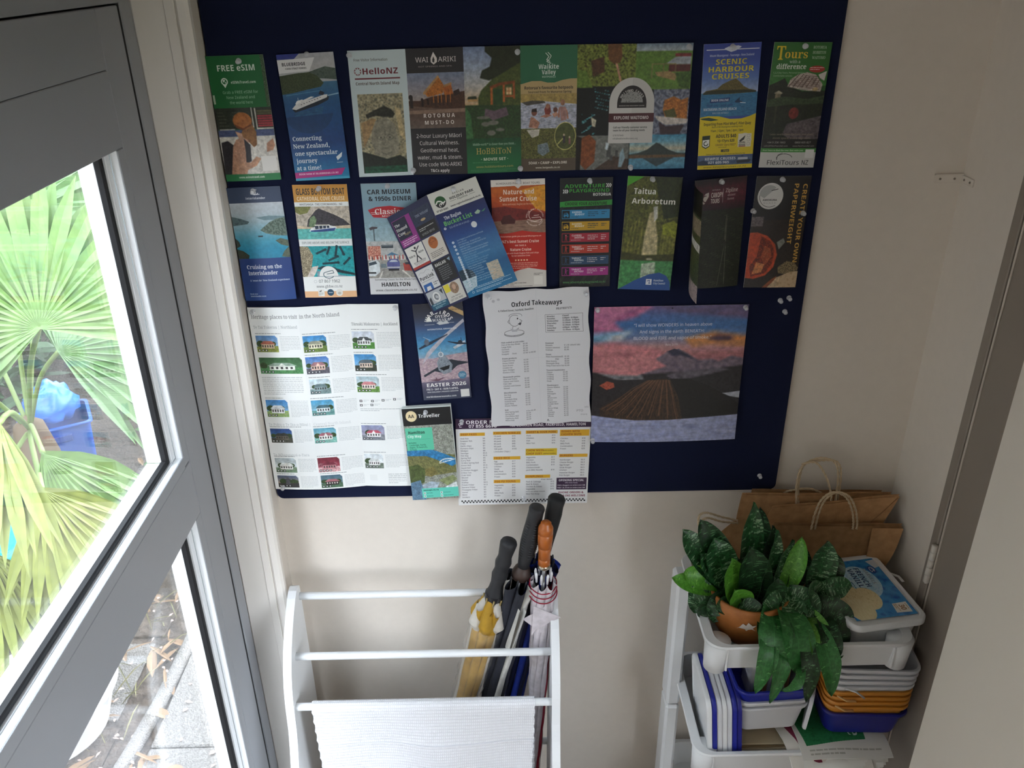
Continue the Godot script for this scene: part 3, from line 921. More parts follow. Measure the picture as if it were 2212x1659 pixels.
func print_harbour() -> Canvas:
	var c := Canvas.new(self, 100, 210, 4, "3c4fa0")
	c.G(0, 0, 100, 82, ["33459a", "3c52a4", "5a78b8", "a8b8d4"])
	c.R(5, 9, 92, 1.6, "d4d8e4"); c.P([36, 8, 44, 5, 60, 4, 66, 6, 56, 12, 48, 14, 40, 11], "cfd4e2")
	c.T("Mount Maunganui - Tauranga - New Zealand", 50, 19, 78, 3.4, "c4cbe2")
	c.T("SCENIC", 50, 29.5, 58, 8.4, "e0cc2e"); c.T("HARBOUR", 50, 41.5, 84, 8.4, "e0cc2e"); c.T("CRUISES", 50, 53, 70, 8.4, "e0cc2e")
	c.G(0, 80, 100, 40, ["2f6f9a", "2c6a98", "2a5f94"])
	c.NR(0, 81, 100, 38, ["24608e", "3a7eaa", "1f5584"], 0.05, 91, 3, 0.5)
	c.N([3, 80, 8, 76, 28, 73, 36, 66, 50, 60, 60, 57, 66, 62, 74, 70, 84, 75, 97, 78, 97, 80.5, 50, 82, 3, 81.5], ["3a3a1c", "7a6a38", "50481f", "a08a50"], 0.07, 92)
	c.N([3, 80, 8, 77, 28, 75, 80, 76, 97, 78, 97, 80.5, 3, 82], ["1f2414", "3c3c22"], 0.1, 93)
	c.ph(0, 56, 100, 62, 4.0, 0.10, 8)
	c.P([17, 90, 52, 88, 50, 95, 16, 96], "163a72"); c.T("BOOK ONLINE", 34, 92, 32, 3.6, "e6ebf2")
	c.P([60, 95, 66, 90, 69, 88, 69, 94, 74, 95, 72, 97, 62, 97], "1a3858"); c.L(70, 97, 80, 98, 1.4, "b9d0de")
	c.T("HOP ON - HOP OFF", 34, 101, 48, 3.8, "1d4a80"); c.T("MATAKANA ISLAND BEACH", 35, 107, 60, 4.4, "d6dfe8"); c.T("ASK FOR DETAILS", 36, 113.5, 30, 2.8, "a9bfd4")
	c.P([0, 120, 14, 118, 34, 119, 54, 124, 74, 124, 90, 120, 100, 116, 100, 186, 0, 186], "dcc51e")
	c.P([0, 122, 16, 120.5, 34, 125, 20, 126.5, 4, 124], "2f4a38")
	c.T("Departing from Pilot Wharf, Pilot Quay", 50, 132, 86, 4.4, "3a3a20"); c.T("Base of Mt Maunganui walking track", 50, 137, 56, 2.6, "6a6424"); c.T("11am | 12pm | 1pm | 2pm | 3pm", 50, 143.5, 60, 3.6, "4a4620")
	c.P([6, 152, 20, 151, 20, 170, 13, 174, 6, 170], "20301e"); c.P([7, 159, 19, 158, 19, 169, 13, 172, 7, 169], "e4e6e0"); c.PL(c.ring(13, 165, 3.6, 3.6, 0, 5.0, 18), 1.6, "20301e")
	c.T("ADULTS $40", 49, 153, 38, 5.6, "2e2a18"); c.T("12-17yrs $20", 49, 161, 32, 4.4, "2e2a18"); c.T("UNDER 12yrs FREE*", 49, 168, 38, 3.6, "8a6a1a"); c.K(36, 172, 24, 1, 1.8, "6a5a1a", 3)
	c.P(c.ring(83, 161, 12.5, 12), "ded9c8"); c.R(71, 150, 24, 23, "ded9c8"); c.P([73, 162, 84, 153, 82, 160, 76, 164], "33332a"); c.T("QUAL", 79, 165, 13, 3, "33332a"); c.T("MARK", 79, 169, 13, 2.6, "33332a"); c.R(73, 171, 12, 1.6, "8a2a20")
	for k in 3:
		c.PL(c.ring(90, 154 + k * 7, 3, 2.4, 0, TAU, 14), 0.4, "8a8a80")
	c.R(41, 176, 15, 4.6, "3a3a2a"); c.T("Eftpos", 50, 178.4, 10, 2.6, "dcc51e")
	c.T("Canoes within a bow or seen from our favourite bay", 50, 184, 72, 2.2, "4a4418", "s")
	c.NR(0, 187, 100, 16, ["3c5070", "52688a", "2f4260"], 0.03, 95); c.P([0, 203, 0, 197, 10, 194, 20, 198, 30, 203], "24344c")
	c.T("KEWPIE CRUISES", 41, 192, 58, 4.4, "e2e6ea"); c.T("021 605 965", 38, 198.5, 40, 4.4, "e2e6ea"); c.P([70, 196, 97, 195, 95, 200, 72, 201], "28303c"); c.R(73, 191, 18, 4, "b9c0ca")
	c.R(0, 203, 100, 7, "dcc51e"); c.T("www.kewpiecruises.co.nz", 50, 206.4, 80, 3.2, "5a5410", "s")
	return c

func print_tours() -> Canvas:
	var c := Canvas.new(self, 100, 210, 4, "2c5a2a")
	c.G(0, 0, 100, 70, ["2f6a2c", "34702f", "3f7a38"])
	c.T("T", 14, 17, 20, 22, "e0c22c", "R"); c.T("ours", 41, 19, 44, 13, "e0b832", "R")
	c.T("with a", 40, 31, 20, 5, "e4e8e0", "r"); c.T("difference", 35, 39, 54, 8.0, "eceee8", "R")
	for k in 3:
		c.T(["ROTORUA", "HOBBITON", "WAITOMO"][k], 80, 8 + k * 8.3, 24, 4.4, "d2dccb", "r")
	c.E(80, 43, 14, 5.6, "a8342c"); c.K(68, 40, 24, 2, 3, "e0bab4", 5)
	c.T("1,2,3 Day Tours, Personal Service,", 32, 49, 56, 2.6, "b8ccb0", "s"); c.T("Comfortable vehicles", 22, 54, 34, 2.6, "b8ccb0", "s")
	c.N([0, 70, 14, 64, 26, 58, 34, 70, 60, 80, 100, 78, 100, 178, 0, 178], ["10140e", "2a3020", "1a2016", "3a4430"], 0.04, 101)
	c.N([32, 72, 36, 60, 48, 52, 64, 48, 80, 52, 94, 68, 92, 80, 60, 78, 44, 74], ["8a7a70", "c4b8ae", "a0948a"], 0.05, 102)
	for k in 7:
		c.L(34 + k * 8, 73 - absf(k - 2) * 0.4, 52 + k * 6, 50 + k * 1.4, 1.0, "4a3430")
		c.L(36 + k * 4, 68 - k * 2.4, 90, 76 - k * 3.4, 0.8, "5a403a")
	c.P([84, 52, 98, 46, 96, 62, 88, 58], "d4cec8"); c.E(82, 76, 5, 3.4, "a9946e")
	c.R(13, 82, 10, 10, "7a7058"); c.P([10, 83, 18, 78, 26, 82, 24, 84], "a39a84"); c.R(16, 92, 3.4, 42, "3a3a2c")
	c.N([0, 94, 30, 88, 70, 92, 100, 86, 100, 100, 40, 102, 0, 106], ["2a3a24", "4a5a3c"], 0.05, 103)
	c.N(c.ring(50, 116, 9, 10), ["6a2420", "8a3a34", "4a1c1a"], 0.06, 104)
	c.N([40, 134, 100, 120, 100, 160, 60, 166, 34, 152], ["3a3436", "6a6064", "4a4446"], 0.04, 105, 2, 1)
	c.ph(0, 58, 100, 102, 6.0, 0.23, 9)
	c.R(0, 160, 100, 17, "1c1a18")
	c.T("Less seats than factory standard", 52, 152, 80, 3.2, "a0907c", "s"); c.T("more space, more legroom", 52, 158.5, 68, 3.2, "a0907c", "s")
	c.T("+64 9 336 1663", 26, 166, 34, 3.2, "d6d2cc", "s"); c.T("0800 605 827", 74, 166, 30, 3.2, "d6d2cc", "s"); c.T("sales@FlexiToursNZ.com", 26, 172, 44, 2.4, "d6d2cc", "s"); c.T("www.FlexiToursNZ.com", 76, 172, 40, 2.4, "d6d2cc", "s")
	c.R(0, 176, 100, 7.5, "3f8a3a"); c.T("Start here to find the tour that suits you", 40, 179.6, 74, 2.8, "d8ead2", "R")
	c.R(0, 183, 100, 27, "c9c9c6"); c.R(81, 178, 16, 15, "dddddb")
	c.T("FlexiTours", 43, 201, 62, 8, "2b2b2d", "s"); c.T("NZ", 83, 201, 15, 8, "2b2b2d", "s")
	c.PL(c.ring(44, 193, 14, 7, PI * 0.86, TAU - 0.1, 24), 0.9, "3a3a3c"); c.PL([30, 196, 32, 188, 40, 184], 0.9, "3a3a3c")
	return c

func print_strait() -> Canvas:
	var c := Canvas.new(self, 100, 210, 4, "1f3c7a")
	c.R(0, 0, 100, 28, "3b4a66"); c.PL(c.ring(52, 9, 5.4, 4.6, 0.4, 5.4, 20), 1.5, "dfe4ec"); c.PL(c.ring(51, 10, 2.4, 2.2, 0, TAU, 14), 1.0, "dfe4ec"); c.PL([43, 12, 50, 14, 60, 13], 1.0, "dfe4ec")
	c.T("interislander", 51, 20, 38, 4.0, "dfe4ec")
	c.G(0, 28, 100, 102, ["c8d0d8", "bcc8d0", "a9c2cc", "7fb4c6", "4aa0ba", "2a92b4", "2a8cae"])
	c.N([46, 55, 70, 52, 100, 54, 100, 60, 60, 60], ["6a8690", "7d98a0"], 0.03, 111)
	c.N([0, 52, 16, 56, 32, 62, 28, 66, 0, 69], ["4a5f66", "62787c", "3d5058"], 0.03, 112)
	c.N([50, 78, 70, 64, 84, 58, 100, 56, 100, 90, 76, 88, 60, 84], ["53685f", "7a8d80", "46594f", "66796a"], 0.04, 113)
	c.P([44, 88, 54, 88, 53, 90.6, 45, 90.6], "2c3c44")
	c.N([0, 92, 6, 98, 8, 106, 0, 110], ["2c3430", "424a42"], 0.05, 114); c.N([0, 112, 12, 116, 22, 124, 20, 130, 0, 131], ["242c26", "454a3a", "323a30"], 0.06, 115)
	c.N([76, 98, 86, 94, 100, 98, 100, 131, 84, 128, 90, 118, 100, 110, 86, 106], ["3c4a40", "6a7462", "4c584a"], 0.05, 116)
	c.ph(0, 28, 100, 102, 4.0, 0.07, 10)
	c.G(0, 130, 100, 80, ["27427f", "1f3f80", "1e4688"])
	c.T("Cruising on the", 47, 146, 70, 7.2, "eef0f4", "R"); c.T("Interislander", 43, 157.5, 59, 7.2, "eef0f4", "R")
	c.T("A 'must do' New Zealand experience", 54, 171.5, 78, 3.4, "dde4ee", "R")
	c.T("Book now", 19, 197, 16, 2.6, "d4dcea", "R"); c.T("interislander.co.nz", 27, 201.5, 31, 2.8, "d4dcea", "R")
	return c

func print_glassboat() -> Canvas:
	var c := Canvas.new(self, 100, 210, 4, "eef2f1")
	c.G(0, 0, 100, 31, ["c98f3c", "d29a44"])
	c.T("GLASS BOTTOM BOAT", 50, 12.5, 91, 11, "3a3330"); c.T("CATHEDRAL COVE CRUISE", 50, 25, 90, 7, "f4e4c4")
	c.T("WHITIANGA · THE COROMANDEL · NZ", 49, 35.2, 80, 3.6, "4a4a48", "s")
	c.ky = 0.77
	c.oy = 9.0
	c.NR(0, 39, 100, 62, ["a89e90", "cfc6b8", "b9ae9e", "8d8476"], 0.03, 121)
	c.N([0, 39, 30, 39, 22, 54, 8, 58, 0, 52], ["4c5a2c", "8a8a4c", "6a7040"], 0.07, 122)
	c.N([18, 90, 22, 70, 38, 48, 44, 44, 70, 58, 88, 70, 100, 84, 60, 90], ["25232a", "47434a", "36333a"], 0.04, 123)
	c.N([22, 84, 26, 66, 34, 60, 38, 70, 34, 86, 24, 88], ["4c6a48", "8aa07a", "30503a"], 0.07, 124)
	c.N([0, 84, 30, 88, 100, 84, 100, 94, 0, 92], ["cbb89a", "dccbb0"], 0.03, 125)
	c.NR(0, 92, 100, 25, ["4fb0ae", "6cc6be", "3fa0a4"], 0.04, 126, 4, 0.6)
	c.P([22, 98, 26, 90, 36, 86, 62, 84, 74, 88, 70, 96, 40, 99], "f0f2f4"); c.P([24, 96, 72, 90, 69, 97, 40, 99.5, 26, 99], "2c4a86"); c.P([33, 86, 60, 83, 60, 90, 34, 93], "27364a"); c.R(33, 82, 28, 2.6, "f0eadc")
	for x in [40, 47, 54]:
		c.R(x, 85, 1.4, 7, "f0f2f4")
	c.ky = 1.0
	c.oy = 0.0
	c.ph(0, 39, 100, 60, 4.0, 0.16, 11)
	c.R(0, 99, 100, 13, "e9eeee"); c.T("EXPLORE ABOVE AND BELOW THE SURFACE", 50, 105.5, 90, 4.2, "6a7274", "s")
	c.ky = 0.95
	c.oy = -12.5
	c.NR(0, 131, 100, 62, ["128a94", "1fa8b0", "18989e", "0f7a86"], 0.05, 127)
	c.N([0, 131, 16, 132, 24, 150, 18, 176, 10, 193, 0, 193], ["8a7c60", "c0b498", "6a5f48", "d8ccb4"], 0.07, 128)
	for q in [[30, 146, 48, 138], [50, 148, 56, 134], [66, 152, 70, 132], [76, 132, 82, 148], [52, 160, 70, 152], [40, 166, 70, 164], [80, 168, 92, 156], [58, 174, 70, 180]]:
		c.L(q[0], q[1], q[2], q[3], 4.0, "0f3a44"); c.E(q[2], q[3], 2.6, 2.6, "0f3a44")
	c.P([28, 176, 100, 190, 100, 186, 40, 170], "17323c"); c.P([28, 180, 100, 194, 28, 194], "8aa0ac"); c.P([8, 192, 20, 172, 32, 170, 26, 184, 20, 193], "d9cfc6")
	c.ky = 1.0
	c.oy = 0.0
	c.ph(0, 112, 100, 58, 4.0, 0.17, 12)
	c.R(0, 170, 100, 28, "f2f4f2")
	c.P(c.ring(50, 169, 18, 19, PI, TAU, 30), "f2f4f2")
	c.PL(c.ring(50, 166, 10, 7, 0.5, PI + 0.6, 20), 1.4, "3a5a66"); c.PL([42, 162, 58, 158, 60, 163, 46, 165], 1.2, "3a5a66")
	c.T("07 867 1962", 50, 178.5, 42, 5.8, "5c6064", "s"); c.PL(c.ring(23, 179, 2.6, 2.6, 0, TAU, 14), 0.6, "c0c4c6")
	c.T("www.gbbw.co.nz", 49, 188.5, 51, 5.0, "5c6064", "s")
	c.R(0, 198, 100, 12, "eab98c")
	c.E(50, 200.5, 6.4, 6.4, "1f4c66"); c.R(46, 200, 8, 1.2, "c4d4dc"); c.R(26, 194.5, 12, 13, "ecebe6"); c.P([27, 199, 33, 195.5, 32, 199], "4a4a46"); c.K(27, 201, 9, 3, 2, "8a8a84", 4); c.E(67, 201, 6.6, 6.6, "e9e6df"); c.E(67, 202, 3.2, 2.6, "c4bfb4")
	return c

func print_museum() -> Canvas:
	var c := Canvas.new(self, 100, 210, 4, "dcdde0")
	c.G(0, 0, 100, 112, ["8fa9b6", "7f9fb0", "8cabb8", "a3bcc4"])
	c.T("CAR MUSEUM", 50, 15.5, 82, 8, "15171c"); c.T("& 1950s DINER", 51, 28, 80, 7.6, "15171c")
	c.P([9, 48, 24, 43, 50, 41, 90, 47, 97, 50, 84, 60, 50, 64, 18, 62, 13, 55], "b3202c"); c.T("Classics", 48, 51.5, 56, 10, "eceae6", "R"); c.R(14, 53, 16, 0.8, "e6dcd8"); c.R(15, 56, 14, 0.8, "e6dcd8"); c.T("MUSEUM", 50, 60, 34, 3.0, "e6dcd8")
	c.R(15, 82, 2.6, 24, "5a6a70"); c.P([8, 82, 14, 79, 24, 80, 23, 83, 16, 84, 10, 86], "4a4248")
	c.NR(0, 107, 100, 34, ["9aa0a2", "c0c2c2", "b0b4b4"], 0.03, 131)
	c.NR(2, 116, 24, 26, ["c46a54", "e0b8a0", "a84c40", "d8d0c4"], 0.07, 132); c.R(28, 114, 22, 6, "3a444c"); c.R(29, 115, 20, 1.2, "8a949a")
	c.P([36, 134, 46, 128, 60, 134], "4f7c9c")
	for k in 30:
		c.R(2 + k * 3.2, 133 + (k * 7 % 5), 1.8, 9, ["b03a38", "e0d8d0", "38404c", "c46a54", "f0ece6"][k % 5])
	c.NR(0, 143, 100, 40, ["8f8d88", "a5a39e", "7e7c78"], 0.03, 133)
	c.P([2, 146, 16, 142, 22, 148, 22, 166, 12, 174, 0, 174], "d9e2e6"); c.P([2, 148, 15, 145, 17, 150, 2, 154], "3a4a54"); c.R(0, 166, 14, 3, "2a2e32")
	c.P([36, 148, 42, 141, 56, 141, 60, 148, 60, 160, 36, 160], "5c629c"); c.P([40, 147, 44, 143, 54, 143, 57, 147], "c4ccd8"); c.R(36, 156, 24, 3, "b9bcc4"); c.R(38, 160, 20, 4, "2a2a30")
	c.P([24, 150, 34, 150, 35, 158, 24, 158], "6f8088"); c.P([66, 150, 88, 146, 98, 152, 98, 166, 68, 164], "b04a42"); c.R(70, 148, 16, 4, "39424c")
	c.P([18, 178, 26, 164, 28, 164, 22, 178], "d4d2cc"); c.P([62, 163, 66, 163, 82, 178, 78, 178], "d4d2cc")
	c.ph(0, 70, 100, 108, 3.0, 0.12, 13)
	c.R(0, 178, 100, 32, "d8d9dc")
	c.T("Something Classic for the Whole Family", 52, 181, 84, 3.4, "4a4a4e", "s"); c.T("HAMILTON", 50, 191, 58, 7.6, "15171c"); c.T("www.classicsmuseum.co.nz", 50, 202, 80, 4.4, "2a2a2e", "s")
	return c

func print_bucket() -> Canvas:
	var c := Canvas.new(self, 100, 214, 4, "1d2f66")
	c.R(0, 0, 100, 41, "d6d6cf")
	c.E(19, 21, 11, 11, "2a5a34"); c.P(c.ring(19, 21, 11, 11, 0.2, PI * 0.95, 24), "2a2a2c"); c.PL([9, 23, 14, 18, 20, 20, 24, 25, 28, 22], 2.4, "e6e6e0"); c.PL(c.ring(19, 27, 4, 3.4, 2.0, 6.6, 14), 1.4, "e6e6e0"); c.E(19, 26, 1.4, 1.4, "e6e6e0")
	c.T("R A G L A N", 58, 14, 24, 3.4, "2a2a2c", "s"); c.T("HOLIDAY PARK", 62, 21, 50, 4.6, "1c1c1e"); c.R(37, 26, 12, 0.6, "4a4a4c"); c.R(76, 26, 12, 0.6, "4a4a4c"); c.T("Papahua", 62, 26, 22, 3.4, "4a4a4c", "r"); c.T("07 825 8283", 17, 36, 24, 3.4, "2a2a2c"); c.T("www.raglanholidaypark.co.nz", 65, 35, 62, 3.0, "2a2a2c")
	c.G(0, 41, 100, 173, ["222c5c", "1f3470", "2a4c8c", "3a6ea4", "3f7cae", "1f5f92", "1c6a9c", "1a76a8"])
	c.T("The Raglan", 31, 52, 36, 6.2, "eef0f2", "R"); c.T("Bucket List", 38, 62.5, 60, 8.4, "74c86a"); c.P([72, 62, 80, 58, 84, 62, 80, 66, 74, 65], "a9c8b0"); c.P([84, 64, 96, 60, 90, 65], "4a8a6a")
	c.E(8, 71, 2.4, 2.4, "e9ecf0"); c.E(8, 71, 1, 1, "2a4c8c"); c.T("Tick off the list as you go...", 38, 72, 44, 3.6, "c4cee0", "r"); c.E(63, 82, 5.6, 6, "dde2e6")
	c.N([0, 158, 14, 156, 26, 164, 30, 178, 0, 184], ["1c3040", "2f4a58"], 0.05, 141); c.N([0, 178, 30, 176, 24, 196, 0, 204], ["8fb0c0", "c8d8e0", "6a98b0"], 0.06, 142, 2, 1)
	c.NR(56, 160, 24, 36, ["3a7aa0", "b9b0a0", "d8c8b0", "4a88a8"], 0.06, 143, 4, 0.5)
	c.ph(0, 86, 100, 128, 5.0, 0.05, 14)
	var rows := ["Surf Raglan's world famous surf break", "Learn to surf", "Visit Waireinga - Bridal Veil Falls", "Kayak or stand up paddle board to the", "pancake rocks", "Visit the Old School Arts Centre, Raglan", "museum and the various art galleries", "Walk on black sand", "Walk the 3 bridges and water fountain", "Try the local coffee", "Camp under the stars at the park", "Eat fish and chips at the wharf", "Have a Raglan Roast coffee", "Climb Mount Karioi", "Circle around Raglan", "Wander the creative market", "Visit the wind farm", "Paddleboard round the estuary", "Ride our slide of the estuary", "Play a round of golf at sunset"]
	for k in 20:
		var y := 100.0 + k * 4.6
		c.A(rows[k], 20, y, 2.6, "c2d4e4" if k < 7 or k > 11 else "8fb4d0", "s", 0.86)
	for y in [101, 109, 116, 124, 132, 137, 142, 147, 152, 157, 162, 167, 172, 177, 182, 187, 192]:
		c.E(12, y, 2.4, 2.4, "dfe8ee"); c.E(12, y, 1.2, 1.2, "8fb0cc")
	for y in [199, 206]:
		c.PL(c.ring(12, y, 2.0, 2.0, 0, TAU, 12), 0.8, "c8dce8"); c.K(18, y - 2, 74, 2, 2.6, "b4d0e0", int(y), 1.1)
	return c

func print_adverts() -> Canvas:
	var c := Canvas.new(self, 100, 214, 4, "1a2149")
	c.R(4, 12, 44, 56, "8c2a80"); c.R(5, 13, 32, 40, "161d36"); c.T("The", 13, 23, 14, 5, "e6e6e2", "R"); c.T("Stoned", 20, 32, 28, 6, "e6e6e2", "R"); c.T("Cow", 15, 41, 20, 6, "e6e6e2", "R"); c.T("Raglan", 28, 45, 16, 4, "c8b070", "r"); c.K(8, 56, 36, 3, 3.8, "d8b4d0", 3)
	c.NR(50, 12, 46, 56, ["121a30", "2a3450", "1a2038"], 0.04, 151); c.T("THE WHARF", 74, 25, 34, 4.4, "a8b4c4", "r"); c.E(72, 36, 6, 2.4, "b49a70"); c.R(50, 44, 46, 24, "17161a"); c.K(54, 50, 36, 2, 3.4, "b8b8b4", 7); c.T("07825 0010", 72, 62, 32, 4.2, "8a8a88")
	c.R(4, 71, 44, 46, "dddcd8"); c.T("Wake up", 14, 90, 16, 4, "2a2a30", "R"); c.T("thrive", 38, 88, 14, 4, "2a2a30", "R"); c.PL([18, 78, 27, 84, 38, 76], 2, "23232e"); c.PL([27, 82, 26, 92, 20, 104], 2.4, "23232e"); c.PL([26, 92, 32, 103], 2.4, "23232e"); c.E(28, 77, 2.4, 2.6, "23232e"); c.T("Accommodation", 26, 104, 32, 3.6, "3a3a40", "r"); c.K(12, 107, 28, 2, 2.2, "77777a", 8); c.R(4, 112, 44, 5, "a83a34")
	c.R(50, 71, 46, 46, "cfc9c0"); c.E(72, 84, 11, 12, "b0622c"); c.TA("MARKET KITCHEN", 72, 84, 8, PI * 1.1, PI * 1.95, 2.4, "6a3616"); c.K(64, 82, 16, 2, 3, "8a4a20", 10); c.K(56, 101, 34, 4, 3.2, "6a6660", 11)
	c.R(4, 120, 44, 46, "d4d6d8"); c.T("PureLink", 25, 139, 38, 7.4, "24262c"); c.T("*", 45, 134, 4, 8, "24262c"); c.T("total ISP rural wireless internet", 24, 146, 32, 2, "6a6c70", "s"); c.P([6, 166, 8, 152, 30, 152, 30, 166, 24, 166, 24, 158, 14, 158, 12, 166], "2f62a8"); c.PL([8, 130, 14, 126, 22, 129, 30, 125, 38, 128], 0.6, "9a9ca0"); c.K(34, 154, 12, 2, 4, "6a6c70", 13)
	c.R(50, 120, 46, 46, "1e1f22"); c.T("RAGLAN", 68, 127, 30, 6, "e0e0dc"); c.K(58, 134, 28, 7, 4, "6a6c70", 14); c.P([86, 124, 94, 122, 92, 130], "8aa4b8")
	c.R(4, 169, 44, 40, "b4b9bf"); c.PL(c.ring(26, 184, 8, 9, 0, TAU, 24), 2.4, "e6e6e4"); c.PL(c.ring(26, 184, 4, 5, 1, 6, 16), 1.6, "3a3c42"); c.P([6, 184, 12, 180, 12, 196, 6, 198], "3a3e46"); c.P([38, 174, 46, 172, 44, 184], "3a3e46"); c.R(4, 196, 44, 13, "1f5a74"); c.T("SURF LESSONS + HIRES", 26, 199, 36, 2.8, "cfe0e6"); c.K(12, 203, 28, 2, 2.6, "a8c8d4", 15)
	c.R(50, 169, 46, 40, "cfcdc6"); c.R(51, 170, 14, 16, "e0d23c"); c.N(c.ring(76, 182, 11, 12), ["6a5444", "a98c74", "4a3a30"], 0.05, 152); c.E(76, 180, 4.6, 5.6, "c4a088"); c.T("Julie Hanna", 72, 198, 26, 3.2, "4a4a4c", "s"); c.T("027 255 3042", 72, 204, 34, 3.8, "4a4a4c", "s")
	return c

func print_sunset() -> Canvas:
	var c := Canvas.new(self, 100, 210, 4, "c02a1e")
	c.G(0, 0, 100, 100, ["a8481c", "c26220", "b8501f", "a83a20", "7a2a22", "6a2a24"])
	c.N([56, 20, 80, 14, 100, 12, 100, 62, 82, 56], ["c8741c", "e0a030", "d88a24"], 0.03, 161)
	c.N([0, 52, 24, 50, 44, 54, 70, 58, 100, 66, 100, 80, 0, 78], ["5a1c20", "7a2624", "6a2022"], 0.04, 162)
	c.N([0, 78, 100, 76, 100, 102, 0, 102], ["6a4a40", "9a7a68", "7d5c4e"], 0.04, 163, 4, 0.6)
	c.P([16, 78, 22, 68, 34, 66, 38, 72, 44, 76, 42, 83, 18, 84], "4a1c1e")
	c.ph(0, 0, 100, 103, 5.0, 0.10, 15)
	c.P([0, 0, 100, 0, 100, 11, 56, 12, 50, 17, 44, 12, 0, 13], "e4ddd6"); c.T("SCHEDULED PUBLIC BOAT TOURS", 50, 7, 82, 3.4, "4a4440", "s")
	c.T("Nature and", 51, 23, 60, 8.6, "f2e2d4"); c.T("Sunset Cruise", 50, 36, 72, 8.6, "f2e2d4"); c.T("Relax and enjoy Raglan on the water", 50, 46, 60, 3.4, "f0d0b8", "r")
	c.PL(c.ring(80, 68, 11, 11, 2.4, 4.6, 20), 1.0, "f0dcd0"); c.PL([66, 76, 80, 80, 94, 76, 90, 82, 72, 80], 1.0, "f0dcd0"); c.PL([74, 73, 90, 72, 92, 75], 1.0, "f0dcd0"); c.PL([78, 69, 88, 68], 1.0, "f0dcd0")
	c.TA("RAGLAN BOAT CHARTERS", 80, 72, 15.5, PI * 0.98, PI * 2.0, 2.4, "f0dcd0"); c.TA("WHAINGAROA WHARF", 80, 72, 16.5, PI * 0.86, PI * 0.14, 2.2, "f0dcd0")
	c.P([0, 100, 20, 103, 40, 100, 56, 97, 74, 100, 100, 103, 100, 176, 70, 168, 50, 172, 30, 180, 0, 182], "c02a1e")
	c.T("Let Matunamae guide you around Whaingaroa on", 50, 108, 84, 2.8, "f2d4c8"); c.T("NZ's best Sunset Cruise", 52, 118, 72, 5.4, "f6e4d8"); c.T("OR TAKE A", 52, 126, 22, 3, "f2d4c8"); c.T("Nature Cruise", 52, 134, 42, 5.4, "f6e4d8")
	c.T("served with fresh Raglan fish and chips", 52, 141, 70, 2.9, "f2d4c8"); c.T("by our awesome Crew", 52, 146, 36, 2.9, "f2d4c8")
	for k in 5:
		c.E(42 + k * 5.4, 155, 1.6, 1.6, "f0c8a0")
	c.K(22, 160, 62, 4, 3.4, "e8a898", 6)
	c.P([0, 182, 30, 181, 50, 174, 68, 171, 100, 177, 100, 210, 0, 210], "d9d4ce"); c.R(76, 188, 17, 17, "e8e4de"); c.K(76, 182, 17, 2, 2.6, "7a7672", 9); c.K(22, 200, 40, 2, 3.6, "8a8682", 10); c.K(8, 207, 86, 1, 2, "4a4644", 12)
	return c

func print_adventure() -> Canvas:
	var c := Canvas.new(self, 100, 210, 4, "12161c")
	c.T("ADVENTURE", 48, 15, 80, 6.4, "3fa03c"); c.T("PLAYGROUND", 56, 23.5, 80, 6.4, "3fa03c")
	for k in 3:
		c.PL([88 + k * 3.4, 11, 90.4 + k * 3.4, 14, 88 + k * 3.4, 18], 1.6, "e6e8e6"); c.PL([6 + k * 3.4, 21, 8.4 + k * 3.4, 24, 6 + k * 3.4, 28], 1.6, "e6e8e6")
	c.T("ROTORUA", 80, 31, 36, 5.2, "e6e8e6")
	c.P([0, 44, 20, 42, 70, 43, 100, 41, 100, 51, 60, 52, 0, 54], "2f8f3a"); c.T("CHOOSE YOUR ADVENTURE", 50, 47.6, 82, 5.6, "12200f")
	for k in 6:
		c.L(-4 + k * 22, 66, 6 + k * 22, 54, 5, "1d242b"); c.L(-4 + k * 22, 206, 8 + k * 22, 186, 6, "202a22")
	var cols := ["2f86b8", "c49a26", "a8243a", "b83a2a", "27486a", "a02a82"]
	var names := [["GUIDED", "BUGGY"], ["4x4 GUIDED", "BUGGY"], ["CLAYBIRD", "SHOOTING"], ["TARGET", "AIRSOFT"], ["TARGET", "PAINTBALL"], ["TARGET", "ARCHERY"]]
	for k in 6:
		var y := 59.0 + k * 22.2
		c.R(4, y, 92, 17, cols[k]); c.R(5, y + 1.4, 14, 14.4, "11131a")
		if k < 2:
			c.P([7, y + 11, 8, y + 6, 14, y + 5, 17, y + 9, 17, y + 12], cols[k]); c.E(9, y + 12, 2, 2, cols[k]); c.E(15, y + 12, 2, 2, cols[k]); c.R(8.6, y + 6.6, 5, 2, "11131a")
		else:
			c.E(12, y + 4.4, 1.3, 1.5, cols[k] if k > 2 else "d0707c"); c.R(10.8, y + 6, 2.6, 5, cols[k]); c.L(12, y + 7, 16.5, y + 6.4, 0.9, cols[k]); c.L(11.4, y + 11, 10, y + 15, 1.0, cols[k]); c.L(12.6, y + 11, 14, y + 15, 1.0, cols[k])
		c.T(names[k][0], 33, y + 4.6, 20, 3.4, "eef0f0"); c.T(names[k][1], 38, y + 8.8, 20, 3.4, "eef0f0")
		c.K(22, y + 13, 28, 1, 2.2, "c8ccce" if k > 1 else "173848", k); c.K(54, y + 4, 20, 3, 3.6, "e0d8d8" if k > 1 else "1c3a4c", 9 + k, 1.2); c.K(80, y + 4, 10, 3 if k == 2 else 2, 3.6, "e0d8d8" if k > 1 else "1c3a4c", 19 + k, 1.2)
	c.T("www.adventureplayground.co.nz", 49, 200, 86, 4.4, "5fae62", "s")
	return c

